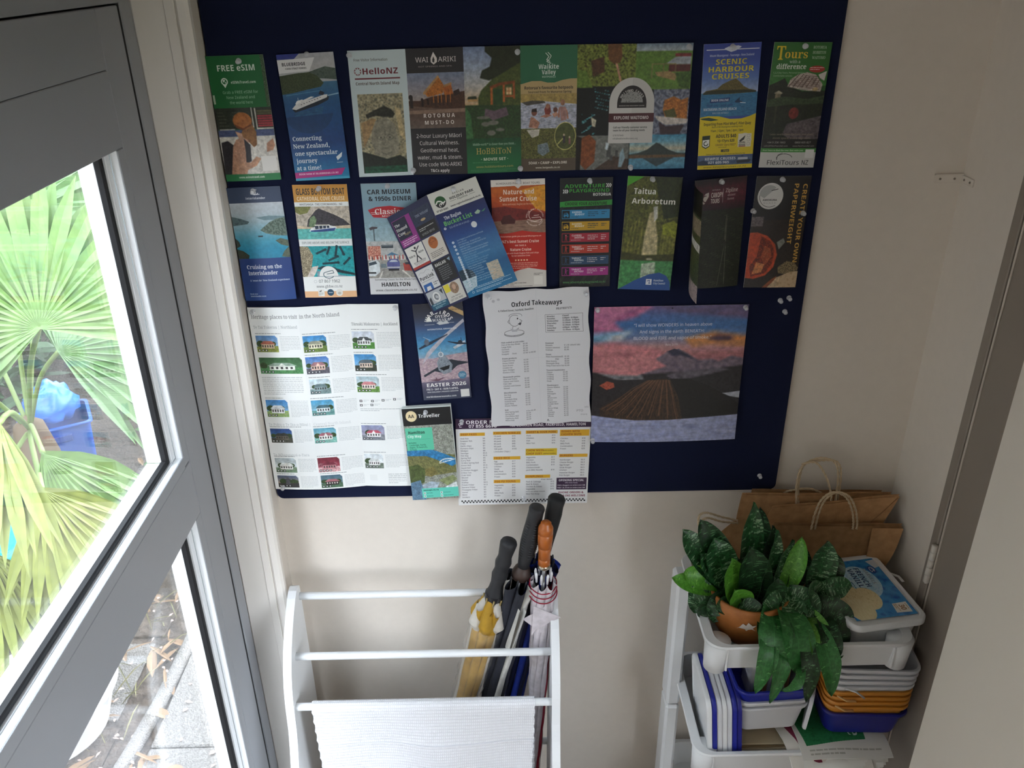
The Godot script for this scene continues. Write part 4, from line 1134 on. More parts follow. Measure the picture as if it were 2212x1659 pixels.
func print_arboretum() -> Canvas:
	var c := Canvas.new(self, 100, 210, 4, "3a4420")
	c.NR(0, 0, 100, 156, ["23290f", "4c5422", "6a6a30", "343a18", "8a8448"], 0.03, 171)
	c.N([50, 0, 100, 0, 100, 70, 74, 76, 66, 50, 58, 30], ["1c2212", "333c20", "262d18"], 0.06, 172)
	c.N([46, 66, 56, 60, 60, 84, 66, 110, 68, 150, 38, 150, 40, 110], ["a89c70", "c8bc94", "b0a478", "d0c8a8"], 0.04, 173, 0.5, 3)
	c.N([52, 54, 60, 52, 62, 74, 56, 82], ["b8b8b0", "d4d4cc"], 0.05, 174)
	for k in 14:
		c.L(2 + k * 2.6, 150, 8 + k * 2.2 + (k % 3) * 2, 74 + (k % 4) * 6, 0.9, ["8a8438", "6a6a2a", "a39a4c"][k % 3])
		c.L(72 + k * 2.1, 148, 74 + k * 2.0, 92 + (k % 4) * 5, 0.9, ["9a963c", "76762c", "b0a850"][k % 3])
	c.N([72, 86, 92, 78, 100, 84, 100, 110, 74, 104], ["6a7020", "9aa030", "4c541c"], 0.06, 175)
	c.N([0, 138, 40, 144, 100, 140, 100, 156, 0, 156], ["22260f", "4a4c20", "2e3216"], 0.07, 176); c.E(54, 151, 6, 2, "a8a48c")
	c.NR(0, 154, 100, 56, ["2f6a3c", "4f9a5c", "3a7c48", "6fae74"], 0.05, 177, 0.5, 2.5)
	c.N([40, 160, 66, 156, 68, 186, 40, 190], ["8aa48a", "c0ccb8", "6f9a78"], 0.05, 178, 0.5, 3)
	c.ph(0, 0, 100, 210, 8.0, 0.28, 16)
	c.P([0, 0, 30, 0, 0, 18], "4fa52c")
	c.T("Taitua", 34, 26.5, 44, 10, "f0efe8"); c.T("Arboretum", 52, 44, 84, 9.6, "f0efe8")
	c.P([4, 208, 30, 192, 56, 180, 76, 176, 90, 182, 98, 194, 100, 210, 0, 210], "1f4f96"); c.R(52, 189, 11, 11, "e6eaf0"); c.PL([54, 193, 59, 191, 58, 198, 61, 196], 1.2, "1f4f96"); c.T("Hamilton", 76, 191.5, 20, 3.8, "e6eaf0"); c.T("City Council", 78, 197, 24, 3.6, "e6eaf0")
	return c

func print_canopy() -> Canvas:
	var c := Canvas.new(self, 100, 210, 4, "2a1018")
	c.NR(0, 52, 100, 158, ["0f130d", "232a1a", "171c12", "343a24"], 0.05, 181, 1.5, 1)
	c.G(0, 0, 100, 58, ["1c0c14", "4a1626", "5a1a2c", "4a1626", "2a1420"])
	for k in 60:
		var y := 64.0 + fmod(k * 17.3, 140.0)
		var x := fmod(k * 29.7, 96.0)
		c.L(x, y, x + 5 + k % 5, y - 1.5, 0.6, ["5a6048", "3a4230", "4c543c"][k % 3])
	c.L(66, 70, 70, 204, 1.0, "6a6c5c"); c.L(66, 120, 56, 206, 1.0, "5c5e50"); c.R(64, 76, 4, 40, "4a4a3c"); c.E(66, 124, 3, 5, "2a2a24"); c.P([10, 160, 16, 166, 10, 168], "b0b0a8")
	c.ph(0, 0, 100, 210, 4.0, 0.25, 17)
	c.P([16, 34, 22, 26, 28, 24, 28, 32, 20, 46, 15, 44], "cfc4bc"); c.PL(c.ring(22, 36, 5, 6, 0.6, 5.0, 16), 1.6, "4a1626")
	c.T("ROTORUA", 42, 20.5, 16, 2.6, "d8ccc6", "s"); c.T("CANOPY", 44, 30, 24, 9, "e6dcd4"); c.T("TOURS", 41, 41, 18, 8, "e6dcd4"); c.R(55, 19, 0.7, 26, "b09aa0"); c.T("Zipline", 72, 23, 25, 7, "e6dcd4", "r"); c.T("ancient", 72, 32, 16, 4, "d8ccc6", "r"); c.T("forest", 71, 39, 14, 4, "d8ccc6", "r")
	return c

func print_canopy_inside() -> Canvas:
	var c := Canvas.new(self, 100, 210, 4, "1c2016")
	c.NR(0, 0, 100, 210, ["12160e", "3a4428", "6a7048", "1c2216", "8f8c78"], 0.04, 186)
	c.R(0, 0, 100, 46, "16140f"); c.NR(20, 50, 80, 30, ["7a6a58", "a89a84", "54483a"], 0.05, 187); c.P([10, 92, 100, 96, 100, 112, 10, 104], "d8d6d0"); c.NR(0, 176, 100, 34, ["8a7a78", "c4b4b0", "5a4c4a"], 0.06, 188)
	c.ph(0, 0, 100, 210, 4.0, 0.25, 18)
	return c

func print_paperweight() -> Canvas:
	var c := Canvas.new(self, 100, 210, 4, "18181d")
	c.NR(0, 80, 100, 130, ["15110f", "2c2220", "1a1514"], 0.03, 191)
	c.E(29, 36, 23.5, 24, "d6d6d4"); c.PL(c.ring(29, 36, 19.5, 20, 1.0, 4.2, 30), 0.8, "2a2a2c"); c.P(c.ring(26, 32, 17, 16, PI * 0.95, PI * 1.75, 20) + [18, 40], "a9abab"); c.L(30, 26, 42, 23, 1.2, "1c1c1e"); c.T("AMOKURA", 29, 43, 27, 3.4, "3a3a3c"); c.T("G L A S S", 29, 48.5, 24, 2.2, "8a8a8a", "s")
	c.T("CREATE YOUR OWN", 91, 88, 152, 8, "d0a24a", "b", 1); c.T("PAPERWEIGHT", 75, 69, 116, 8, "d0a24a", "b", 1)
	c.NR(0, 74, 22, 18, ["3a3236", "7a7074", "2a2428"], 0.05, 192)
	c.P([0, 104, 14, 103, 34, 110, 50, 126, 56, 146, 52, 170, 38, 186, 16, 193, 0, 191], "b84420")
	c.N([22, 110, 40, 120, 50, 138, 48, 164, 36, 182, 10, 188, 6, 168, 18, 150, 20, 130], ["6a1c0c", "9a3418", "4a120a", "c85a2a"], 0.05, 193)
	c.N([30, 128, 42, 134, 46, 150, 34, 168, 26, 150], ["d88a4c", "8a2c14", "f0b880"], 0.09, 194); c.N([18, 160, 34, 164, 30, 180, 12, 184], ["c05a2c", "e09a60", "8a3418"], 0.08, 195)
	c.P([52, 122, 64, 114, 68, 122, 58, 136], "7d8078")
	c.N([60, 170, 76, 158, 92, 162, 100, 172, 96, 180, 76, 184, 62, 182], ["6a5a40", "a8946c", "3c3222", "c0ae88"], 0.08, 196)
	c.N([38, 210, 60, 190, 84, 180, 100, 178, 100, 210], ["a88a68", "ceb594", "c0a684"], 0.02, 197); c.P([34, 210, 50, 194, 62, 186, 56, 196, 44, 210], "8a4a2c")
	c.ph(0, 74, 66, 136, 6.0, 0.20, 19)
	return c

func print_warbirds() -> Canvas:
	var c := Canvas.new(self, 100, 210, 4, "30343e")
	c.G(0, 0, 100, 210, ["2a2c36", "33384a", "3f5a84", "3f86b8", "6fa8c8", "b8a8b4", "8a7a90", "4a4a60", "3a4256"])
	c.N([0, 116, 30, 118, 60, 112, 100, 108, 100, 164, 0, 170], ["8f7a8c", "c4b0b4", "a38a98", "e0d0c8"], 0.03, 201, 2, 1)
	c.P([98, 36, 100, 42, 60, 74, 30, 104, 6, 130, 18, 104, 54, 70], "b8b6c0"); c.P([72, 96, 98, 82, 98, 90, 76, 100], "c4ccd4")
	c.P([66, 0, 100, 20, 100, 30, 72, 14], "c0a070"); c.T("LIVE ON SALE", 86, 15, 24, 2.4, "5a4424")
	c.TA("WARBIRDS", 50, 44, 26, PI * 1.08, PI * 1.92, 8, "eeeeea"); c.T("OVER", 54, 28, 24, 6, "eeeeea", "R"); c.T("WANAKA", 54, 35.5, 36, 6, "eeeeea", "R"); c.P([24, 38, 28, 28, 32, 28, 36, 38], "eeeeea"); c.P([44, 42, 52, 38, 58, 40, 66, 38, 70, 44, 50, 46], "c8ccd0"); c.R(20, 44, 20, 0.7, "c8ccd0"); c.R(68, 42, 12, 0.7, "c8ccd0")
	c.T("INTERNATIONAL AIRSHOW 2026", 54, 55, 60, 3.0, "dfe4e8")
	c.P([2, 94, 20, 84, 44, 74, 64, 66, 64, 68, 30, 86, 4, 97], "2f3a4c"); c.E(20, 82, 5, 7, "5c6878"); c.L(14, 70, 28, 78, 0.8, "d0d4d8")
	c.P([62, 82, 84, 86, 100, 88, 100, 91, 82, 90, 64, 84], "232c3c"); c.E(88, 86, 4.4, 4.4, "2c3444"); c.R(90, 76, 1, 9, "232c3c")
	c.P([6, 154, 36, 138, 44, 126, 66, 122, 80, 126, 100, 130, 100, 132, 78, 136, 66, 146, 50, 152, 30, 146, 8, 158], "27303c"); c.N([36, 128, 44, 112, 54, 112, 62, 124, 68, 134, 64, 150, 48, 154, 38, 144], ["4c5866", "98a2ac", "68747f"], 0.05, 202); c.E(46, 110, 5.6, 6, "cfd4d8"); c.E(46, 110, 3.2, 4, "8a98a4"); c.P([40, 140, 62, 134, 60, 142, 48, 146], "12161c"); c.R(45.5, 96, 0.9, 10, "aeb8c0")
	c.P([18, 165, 30, 164, 32, 160, 34, 164, 52, 160, 36, 168, 30, 168], "6a4a58")
	c.ph(0, 62, 100, 108, 4.0, 0.10, 20)
	c.E(86, 158, 8.6, 8.6, "4a80a0"); c.K(80, 155, 12, 3, 2.6, "b8d4e0", 8)
	c.T("EASTER 2026", 51, 177, 86, 7.6, "f2f2ee"); c.T("FRI 3 - SAT 4 - SUN 5 APRIL", 42, 186.5, 68, 4.0, "f2f2ee"); c.T("NEW ZEALAND'S PREMIER AIRSHOW", 42, 192.5, 66, 2.6, "e0e2e0"); c.T("warbirdsoverwanaka.com", 38, 203, 64, 3.6, "e6e8e8"); c.R(79, 190, 18, 17, "dcdcda")
	return c

func print_citymap() -> Canvas:
	var c := Canvas.new(self, 100, 210, 4, "202224")
	c.R(0, 0, 100, 3, "c9d2d0"); c.E(18, 20, 11.4, 11.8, "ecd9ae"); c.T("AA", 18, 20, 14, 7, "1a1a1c"); c.T("Traveller", 55, 20.5, 46, 7.4, "f0f2f0")
	c.NR(0, 41, 100, 169, ["4a5248", "8a8c84", "b4b6b0", "5c6450", "9aa29a"], 0.08, 211)
	c.N([0, 110, 20, 100, 50, 104, 70, 106, 100, 110, 100, 150, 40, 156, 0, 150], ["3c4a2c", "6f7248", "8a8658", "2f3c24"], 0.07, 212)
	c.N([0, 96, 30, 94, 56, 97, 76, 106, 100, 118, 100, 132, 92, 136, 62, 120, 40, 110, 0, 108], ["2a6a9a", "3a86ba", "2f78aa"], 0.03, 213)
	c.PL(c.ring(84, 128, 18, 10, PI * 1.05, PI * 1.75, 16), 2.2, "dfe6e8"); c.L(66, 128, 100, 120, 1.6, "dfe6e8")
	for k in 6:
		c.R(70 + k * 4, 120 - k * 0.6, 0.8, 7, "dfe6e8")
	c.N([0, 132, 20, 128, 34, 140, 30, 170, 0, 180], ["2c3a22", "5c6a3c", "3c4a2a"], 0.07, 214); c.N([34, 140, 52, 134, 60, 150, 46, 158, 34, 154], ["5c5a34", "8f8450", "46482a"], 0.07, 215)
	c.N([0, 170, 22, 164, 30, 210, 0, 210], ["4a6a84", "6a8aa4", "38546a"], 0.05, 216)
	c.P([24, 176, 44, 168, 62, 172, 54, 188, 30, 188], "a9b8c4"); c.P([60, 166, 92, 156, 100, 166, 78, 180], "8a9468"); c.P([74, 182, 98, 172, 100, 188, 80, 194], "e0e6e8")
	c.ph(0, 41, 100, 169, 5.0, 0.23, 21)
	c.R(2, 46, 56, 50, "63cba8"); c.T("Hamilton", 25, 56, 36, 6.2, "14201c"); c.T("City Map", 20, 64.5, 30, 5.6, "eafaf2"); c.R(6, 71, 46, 0.5, "4aa88a"); c.T("includes", 14, 79, 17, 2.8, "1c5a46"); c.T("Cambridge, Huntly,", 25, 84, 36, 3.6, "1c5a46", "s"); c.T("Raglan, Te Awamutu,", 26, 89, 38, 3.6, "1c5a46", "s"); c.T("Te Kuiti", 14, 94, 15, 3.6, "1c5a46", "s")
	c.R(22, 184, 78, 22, "66d0bc"); c.T("aamaps.co.nz", 42, 188, 34, 3.4, "12403a")
	for q in [[28, 195, "Live Traffic"], [64, 195, "Turn-by-turn"], [28, 202, "Roadworks"], [64, 202, "Points of interest"]]:
		c.R(q[0] - 2.6, q[1] - 2.2, 4.6, 4.6, "e6f6f0"); c.E(q[0] - 0.3, q[1], 1.2, 1.2, "2a2a2a"); c.A(q[2], q[0] + 3, q[1], 2.0, "1c5a50", "s")
	return c

func print_fishmenu() -> Canvas:
	var c := Canvas.new(self, 210, 297, 4, "dedee2")
	c.T("Oxford Takeaways", 106, 28, 104, 9.6, "2b2b30"); c.T("4, Oxford Street, Fairfield, Hamilton", 64, 40, 72, 3.6, "3a3a40", "R"); c.T("PH.078557173", 160, 42, 32, 4, "3a3a40", "R")
	# sketch of a cook over a plate
	c.PL(c.ring(58, 88, 20, 6, 0, TAU, 40), 0.8, "55555c"); c.PL(c.ring(58, 90, 20, 6, 0.1, PI, 30), 1.4, "77777e")
	c.PL(c.ring(60, 62, 11, 12, 0.3, 5.4, 30), 0.8, "55555c"); c.PL(c.ring(62, 52, 13, 5, PI * 0.9, TAU + 0.3, 24), 1.0, "8a8a92"); c.PL([49, 60, 46, 64, 49, 68], 0.8, "55555c"); c.PL([70, 60, 75, 64, 71, 67], 0.9, "55555c"); c.E(66, 58, 1.4, 1.8, "3a3a40"); c.P([66, 69, 74, 67, 71, 73], "44444a"); c.PL([56, 74, 54, 82, 62, 84, 68, 78], 0.9, "66666c"); c.P([50, 78, 60, 82, 66, 78, 64, 86, 54, 86], "bcbcc4")
	c.PL([122, 54, 198, 54, 198, 92, 122, 92, 122, 54], 0.6, "3a3a40")
	var days := [["Monday", "Closed"], ["Tuesday", "4:00pm - 8:30pm"], ["Wednesday", "11:30am - 8:30pm"], ["Thursday", "11:30am - 8:30pm"], ["Friday", "11:30am - 8:30pm"], ["Saturday", "4:00pm - 8:30pm"], ["Sunday", "11:30am - 8:30pm"]]
	for k in 7:
		c.A(days[k][0], 124.5, 58 + k * 5.0, 3.0, "33333a", "R", 0.95); c.A(days[k][1], 156, 57.4 + k * 5.0, 3.0, "33333a", "R", 0.95)
	var left := ["*Fish cooked as you order", "Fish of the day (Hoki)|$3.50", "Large Hoki|$7.50", "Gurnard|$5.50", "Tarakihi|$5.50", "Snapper       from|$7.00  to $9.00", "", "*Potato products", "Chips1/2Scoop|$1.50", "Potato Fritter|$1.00", "Hash Brown|$2.00", "Crinkle Cut|$3.50", "Spicy Wedges|$4.50", "Kumara Fries|$5.50", "", "*Homemade patties", "Meat and Potato|$2.80", "Cheese and Onion|$2.80", "Fish Cake|$2.80", "Chicken and Cheese|$2.80", "Mussel|$4.00", "", "*Miscellaneous", "Hot Dog|$2.80", "Sausage|$2.80", "Pineapple Ring|$2.80", "Seafood Stick|$1.50", "Squid Ring|$1.00", "Prawn Twister|$1.50", "", "*Roll", "Mini Spring Roll|3 For $1.00", "Spring Roll|$3.20", "Curry&Rice Roll|$3.20", "Vegetarian Roll|$3.20", "Mince Roll|$3.20"]
	for k in left.size():
		var y := 108.0 + k * 5.02
		var q: PackedStringArray = left[k].trim_prefix("*").split("|")
		c.A(q[0], 30 - k * 0.03, y, 2.9, "4a4a52", "R" if left[k].begins_with("*") else "r", 0.92)
		if q.size() > 1:
			c.A(q[1], 74, y, 2.9, "4a4a52", "r", 0.92)
	var right := ["*Seasonal", "Mussels|$ 1.30  (6for$7.00)", "Oysters (season)|$3.50", "Scallops|$2.80", "", "*Sweet", "Plain Donuts(small)|$1.50", "                    (big)|$2.80", "Mini Donuts|$0.80", "Pineapple Ring|$2.80", "Deep Fried moro bar|$2.80", "", "*Toasted Sandwiches", "Cheese|$3.00", "2 Filling|$4.50", "3 Filling|$5.50", "4 Filling|$6.50", "Steak|$7.00", "", "*Hamburgers", "Cheese Kiddies|$3.50", "Ham|$5.00", "Cheese|$5.50", "Pineapple|$5.50", "Egg|$5.50", "Mushroom|$5.50", "Bacon|$6.00", "Vegetarian|$6.50", "Double Meat|$6.50", "Fish|$6.50", "Bacon &Egg|$6.50", "Steak|$7.50", "Chicken|$7.50", "Mussel|$7.50", "Works|$9.50"]
	for k in right.size():
		var y := 115.0 + k * 4.85
		var q: PackedStringArray = right[k].trim_prefix("*").split("|")
		c.A(q[0], 120, y, 2.9, "4a4a52", "R" if right[k].begins_with("*") else "r", 0.92)
		if q.size() > 1:
			c.A(q[1], 158 if k < 11 else 154, y, 2.9, "4a4a52", "r", 0.92)
	c.PL([118, 292, 120, 287, 122, 292], 0.9, "33333a")
	c.T("PTO", 188, 270, 16, 5, "8a8a92", "s"); c.T("more", 196, 279, 15, 3.6, "9a9aa2", "s"); c.T("info", 203, 262, 10, 4, "9a9aa2", "s")
	for q in [[30, 17, 3, 2.4], [20, 20, 3, 3], [26, 86, 0.6, 0.6], [32, 85, 0.6, 0.6]]:
		c.E(q[0], q[1], q[2], q[3], "bcbcc2")
	c.R(104.7, 0, 0.6, 297, "d0d0d6"); c.R(0, 146, 210, 0.5, "d2d2d8")
	return c

func print_takeaway() -> Canvas:
	var c := Canvas.new(self, 280, 204, 4, "e2e2e2")
	c.R(0, 0, 280, 24, "37203f"); c.T("ORDER NOW", 62, 8.5, 84, 8, "f0eef0"); c.T("07 855 6678", 56, 18, 60, 7.4, "f0eef0"); c.T("168 CLARKIN ROAD, FAIRFIELD, HAMILTON", 190, 17, 160, 6.4, "f0eef0")
	c.PL(c.ring(10, 13, 3.4, 3.4, 2.0, 6.0, 16), 1.2, "d8d0dc"); c.PL([10, 13, 8, 20, 13, 19], 1.2, "d8d0dc")
	c.ky = 1.155
	c.oy = 0.8
	var heads := [["DEEP FRIES", 8, 28, 52, 6.6], ["CHICKEN NIBBLES", 77, 26.5, 58, 6.6], ["SWEET & SOUR PORK", 145, 25.5, 66, 6.6], ["FRIED RICE", 77, 78, 57, 6.6], ["EGG FU YOUNG", 77, 126, 57, 6.6], ["DUMPLINGS", 144, 117, 54, 6.6], ["BURGERS", 216, 75, 60, 6.6]]
	for q in heads:
		c.R(q[1], q[2], q[3], q[4], "dcaa2e"); c.A(q[0], q[1] + 1.5, q[2] + 3.4, 4.4, "9a4a18", "b", 1.0)
	c.R(145, 63, 66, 14, "d6b830"); c.A("CHOW MEIN", 146, 66.6, 4.4, "9a4a18"); c.A("(with noodles)", 182, 67, 2.2, "6a4a18"); c.A("CHOP SUEY", 146, 73.4, 4.4, "9a4a18"); c.A("(without noodles)", 182, 73.6, 2.2, "6a4a18")
	c.R(216, 25, 61, 13, "dcaa2e"); c.A("DISHES WITH", 218, 28.6, 4.4, "9a4a18"); c.A("CASHEW NUTS", 218, 34.6, 4.4, "9a4a18")
	var cols := [
		[8, 40, 5.0, 55, ["Hoki fish|$6", "Snapper fish|$9", "Chips|$4", "Garlic chips|$7", "Kumara chips|$8", "Wedges|$8", "Sausage|$3.5", "Hot dog|$3.5", "Spring Roll|$5", "Curry Roll|$5", "10 Mini Spring Roll|$5", "Onion Roll|$1.5", "Squid Roll|$1.5", "6 Chicken Nugget|$4", "6 Won Ton|$6", "Crab Stick|$2", "Mussel|$2", "Oyster|$3", "Scallop|$4.5", "Potato Fritter|$1.5", "Banana Fritter|$3", "Pineapple Fritter|$3", "Donut|$3", "Moro|$3", "Snickers|$3"]],
		[78, 36, 5.3, 116, ["10 pack|$15", "20 pack|$25", "30 pack|$35", "40 pack|$45", "50 pack|$55", "100 pack|$105", "( Includes Chips )"]],
		[78, 88, 5.25, 116, ["Egg|$17", "Vegetable|$17", "Chicken|$18", "Steak|$18", "BBQ Pork|$18", "Combination|$19", "Prawn|$20"]],
		[78, 137, 5.3, 116, ["Vegetable|$17", "Chicken|$18", "Steak|$18", "BBQ Pork|$18", "Prawn|$20"]],
		[146, 36, 5.3, 199, ["Pork|$19", "Chicken|$19", "Fish|$19", "Won Ton|$19"]],
		[146, 81, 5.2, 199, ["Vegetable|$17", "Chicken|$18", "BBQ Pork|$18", "Combination|$19", "Chicken/steak/", "pork BBQ Noodle|$19"]],
		[146, 131, 5.0, 199, ["Pork & Cabbage|$15", "Beef & Onion|$15", "Chicken & Chives|$15", "Vegetable|$15", "", "Won Ton Soup|$15"]],
		[217, 43, 5.3, 262, ["Chicken|$18", "Pork|$18", "BBQ Pork|$18", "Combination|$19", "Prawn|$20"]],
		[217, 87, 5.3, 262, ["Hamburger|$6.5", "Cheese Burger|$6.5", "Egg Burger|$6.5", "Steak Burger|$8.5", "Chicken|$8.5", "Hawaiian Burger|$8.5", "Fish Burger|$8.5"]]]
	for q in cols:
		for k in q[4].size():
			var t: PackedStringArray = q[4][k].split("|")
			c.A(t[0], q[0], q[1] + k * q[2], 3.2, "4a4650", "s", 1.0)
			if t.size() > 1:
				c.A(t[1], q[3], q[1] + k * q[2], 3.2, "4a4650", "s", 1.0)
	c.A("(Fried / Boiled)", 178, 126.5, 2.4, "4a4650", "b"); c.A("(carrot, tofu, cabbage, vermicelli)", 146, 151, 2.0, "4a4650", "s")
	c.R(212, 124, 65, 24, "37203f"); c.T("OPENING SPECIAL", 244, 129, 56, 4.8, "f0eef0"); c.T("Offer Ends 16 July", 244, 134.5, 28, 2.4, "e0d8e4"); c.T("FREE 6 Nuggets on orders over $40", 244, 139.4, 61, 2.6, "f0eef0"); c.T("FREE 1.5L Drink on orders over $60", 244, 144.4, 61, 2.6, "f0eef0")
	c.T("PHONE ORDERS &", 244, 154, 56, 4.4, "7a2440"); c.T("WALK-INS WELCOME", 244, 160.5, 64, 4.4, "7a2440")
	# border of black squares along the bottom
	c.ky = 1.0
	c.oy = 0.0
	for k in 38:
		c.R(6 + k * 7.1, 193, 3.5, 3.2, "1c1c20"); c.R(6 + k * 7.1 + 3.55, 196.2, 3.5, 3.2, "1c1c20")
	return c

func print_calendar() -> Canvas:
	var c := Canvas.new(self, 305, 303, 3, "3a3a44")
	c.G(0, 0, 305, 130, ["6a5a8a", "4a6aa4", "3f6ea8", "6a7ea8", "b88a8a", "a86a70", "96707c"])
	c.N([0, 0, 120, 0, 80, 24, 40, 34, 60, 50, 0, 56], ["8a4a7c", "c47a9c", "a05a88"], 0.012, 221, 3, 1)
	c.N([120, 0, 305, 0, 305, 30, 230, 22, 160, 14], ["4a4c74", "6a5a80", "55567c"], 0.01, 222, 4, 1)
	c.N([0, 56, 80, 50, 60, 70, 0, 76], ["5a86b0", "8fb0cc", "d0c0b8"], 0.02, 223, 4, 1)
	c.N([180, 70, 240, 56, 305, 66, 305, 90, 240, 84, 200, 88], ["a06a4c", "d0905a", "c07a4c"], 0.02, 224, 3, 1)
	c.N([226, 70, 250, 62, 280, 66, 278, 76, 250, 78], ["4a3444", "6a4c54"], 0.04, 225)
	c.N([0, 80, 40, 76, 90, 84, 130, 92, 160, 110, 120, 132, 60, 150, 0, 140], ["a05a6c", "d08a90", "b87078", "e0a89c"], 0.02, 226)
	c.ph(0, 0, 305, 150, 22.0, 0.16, 23)
	c.N([100, 132, 130, 112, 150, 98, 172, 92, 192, 104, 214, 118, 240, 116, 256, 122, 280, 110, 305, 116, 305, 146, 100, 150], ["4a4458", "7a6a78", "5c5466"], 0.015, 227)
	c.P([150, 97, 164, 92, 190, 104, 206, 116, 176, 106, 160, 108], "2c2c44")
	c.N([0, 130, 20, 136, 60, 146, 100, 148, 160, 144, 220, 140, 305, 132, 305, 270, 0, 270], ["17151a", "2a272c", "1e1b1f"], 0.02, 228)
	c.N([10, 144, 22, 136, 40, 140, 100, 148, 106, 160, 70, 168, 40, 156], ["4a4a50", "8a8a90", "5c5c64"], 0.03, 229, 2, 1)
	c.N([150, 150, 180, 142, 260, 136, 280, 140, 220, 154, 170, 168], ["4a4450", "6a6470", "38343c"], 0.02, 230, 2, 1)
	c.N([0, 100, 60, 96, 120, 110, 150, 130, 90, 150, 40, 148, 0, 142], ["a0606c", "c88488", "b4747c"], 0.012, 235, 3, 1)
	c.ph(0, 96, 305, 74, 12.0, 0.18, 24)
	c.N([0, 160, 305, 158, 305, 250, 0, 250], ["17151a", "2a272c", "1e1b1f"], 0.02, 228)
	c.N([14, 172, 30, 162, 44, 166, 46, 176, 30, 182], ["8a3a2c", "b85a44", "6a2c24"], 0.06, 231)
	c.N([16, 224, 60, 196, 100, 172, 116, 160, 152, 158, 160, 170, 178, 200, 190, 230, 190, 252, 20, 252], ["1c1512", "4a3424", "2a1f1a", "6a4a34"], 0.03, 232, 0.7, 1.6)
	for k in 26:
		var x0 := 114.0 + k * 1.8
		var x1 := 20.0 + k * 6.8 + 3.0 * sin(k * 2.3)
		var y1 := 226.0 + minf(k * 2.0, 20.0) + 5.0 * sin(k * 1.7)
		c.PL([x0, 161, lerpf(x0, x1, 0.35), lerpf(161, y1, 0.3), lerpf(x0, x1, 0.7), lerpf(161, y1, 0.72), x1, y1], 1.5, ["6a4a36", "4c3426", "7c5a42"][k % 3])
	c.N([158, 158, 200, 160, 240, 176, 280, 200, 305, 220, 305, 262, 190, 256, 178, 200], ["100e10", "1c1a1c", "141214"], 0.03, 233)
	c.P([268, 194, 288, 192, 305, 190, 305, 206, 286, 202], "a8acb8")
	c.N([0, 240, 40, 246, 90, 252, 160, 252, 230, 248, 305, 244, 305, 303, 0, 303], ["7a84ac", "a4aacc", "9098c0", "b4b8d4"], 0.012, 234, 5, 0.8)
	c.ph(0, 150, 305, 153, 5.0, 0.16, 22)
	c.T("“I will show WONDERS in heaven above", 158, 40, 158, 6.6, "eceaf0", "s"); c.T("And signs in the earth BENEATH:", 157, 54, 132, 6.6, "eceaf0", "s"); c.T("BLOOD and FIRE and vapor of smoke.”", 158, 68, 158, 6.6, "eceaf0", "s"); c.T("Acts 2:19", 157, 83, 26, 4.6, "e0dce4", "s")
	c.E(154, 5, 1.6, 1.6, "14182c")
	return c

func print_heritage(part: int) -> Canvas:
	# one third of the unfolded guide, 99 x 423
	var c := Canvas.new(self, 99, 423, 3, "f2f4f3")
	if part == 0:
		c.T("Heritage places to visit", 51.5, 20, 94, 7.6, "5c5f62", "r"); c.T("Te Tai Tokerau | Northland", 51, 42, 90, 6.2, "a4a8ab", "r")
	elif part == 1:
		c.T("in the North Island", 42, 20, 80, 7.6, "6a6d70", "r")
	else:
		c.T("Tāmaki Makaurau | Auckland", 49, 42, 93, 6.0, "6a6d70", "r")
	if part == 0:
		c.T("Te Puku o Te Ika-a-Māui |", 52, 262, 92, 6.2, "b9bdbf", "r"); c.T("Te Whanganui-a-Tara", 46, 336, 80, 6.2, "b9bdbf", "r")
	elif part == 1:
		c.T("Central North Island", 42, 262, 78, 6.2, "d4d7d8", "r")
	var pics: Array = [
		[[8, 60, 44, 36, 0], [8, 108, 88, 36, 1], [8, 204, 46, 40, 2], [8, 272, 46, 34, 3], [8, 344, 46, 36, 4], [8, 388, 46, 30, 5]],
		[[4, 62, 46, 36, 6], [4, 108, 46, 38, 7], [6, 158, 42, 34, 8], [4, 206, 46, 36, 9], [2, 272, 46, 36, 10], [2, 344, 46, 36, 11], [4, 388, 46, 32, 12]],
		[[2, 58, 44, 38, 13], [2, 108, 44, 38, 14], [2, 158, 46, 36, 15], [2, 272, 48, 36, 16], [2, 342, 40, 36, 17]]][part]
	for p in pics:
		house_picture(c, p[0], p[1], p[2], p[3], p[4])
		if p[2] < 80:
			c.K(p[0], p[1] - 5, p[2] + 40, 1, 3.6, "8f9396", p[4] + 40, 1.3)
			c.K(p[0] + p[2] + 5, p[1] + 2, 92 - p[0] - p[2], int(p[3] / 3.3), 3.3, "c2c6c8", p[4], 1.0)
		else:
			c.K(p[0], p[1] + p[3] + 8, 84, 10, 4.2, "b4b8ba", 77, 1.2)
	if part == 2:
		for q in [[4, 212], [28, 212], [50, 210], [74, 208], [4, 222], [26, 221]]:
			c.R(q[0], q[1], 5.6, 5, "2c2e30"); c.R(q[0] + 1.4, q[1] + 1.2, 2.8, 2.4, "f2f4f3"); c.K(q[0] + 8, q[1], 12, 2, 2.6, "c4c8ca", int(q[0]))
		c.K(4, 232, 84, 2, 4, "c4c8ca", 5); c.R(10, 394, 16, 15, "ebedec"); c.K(50, 392, 40, 6, 4.4, "a9adb0", 9, 1.2)
	return c

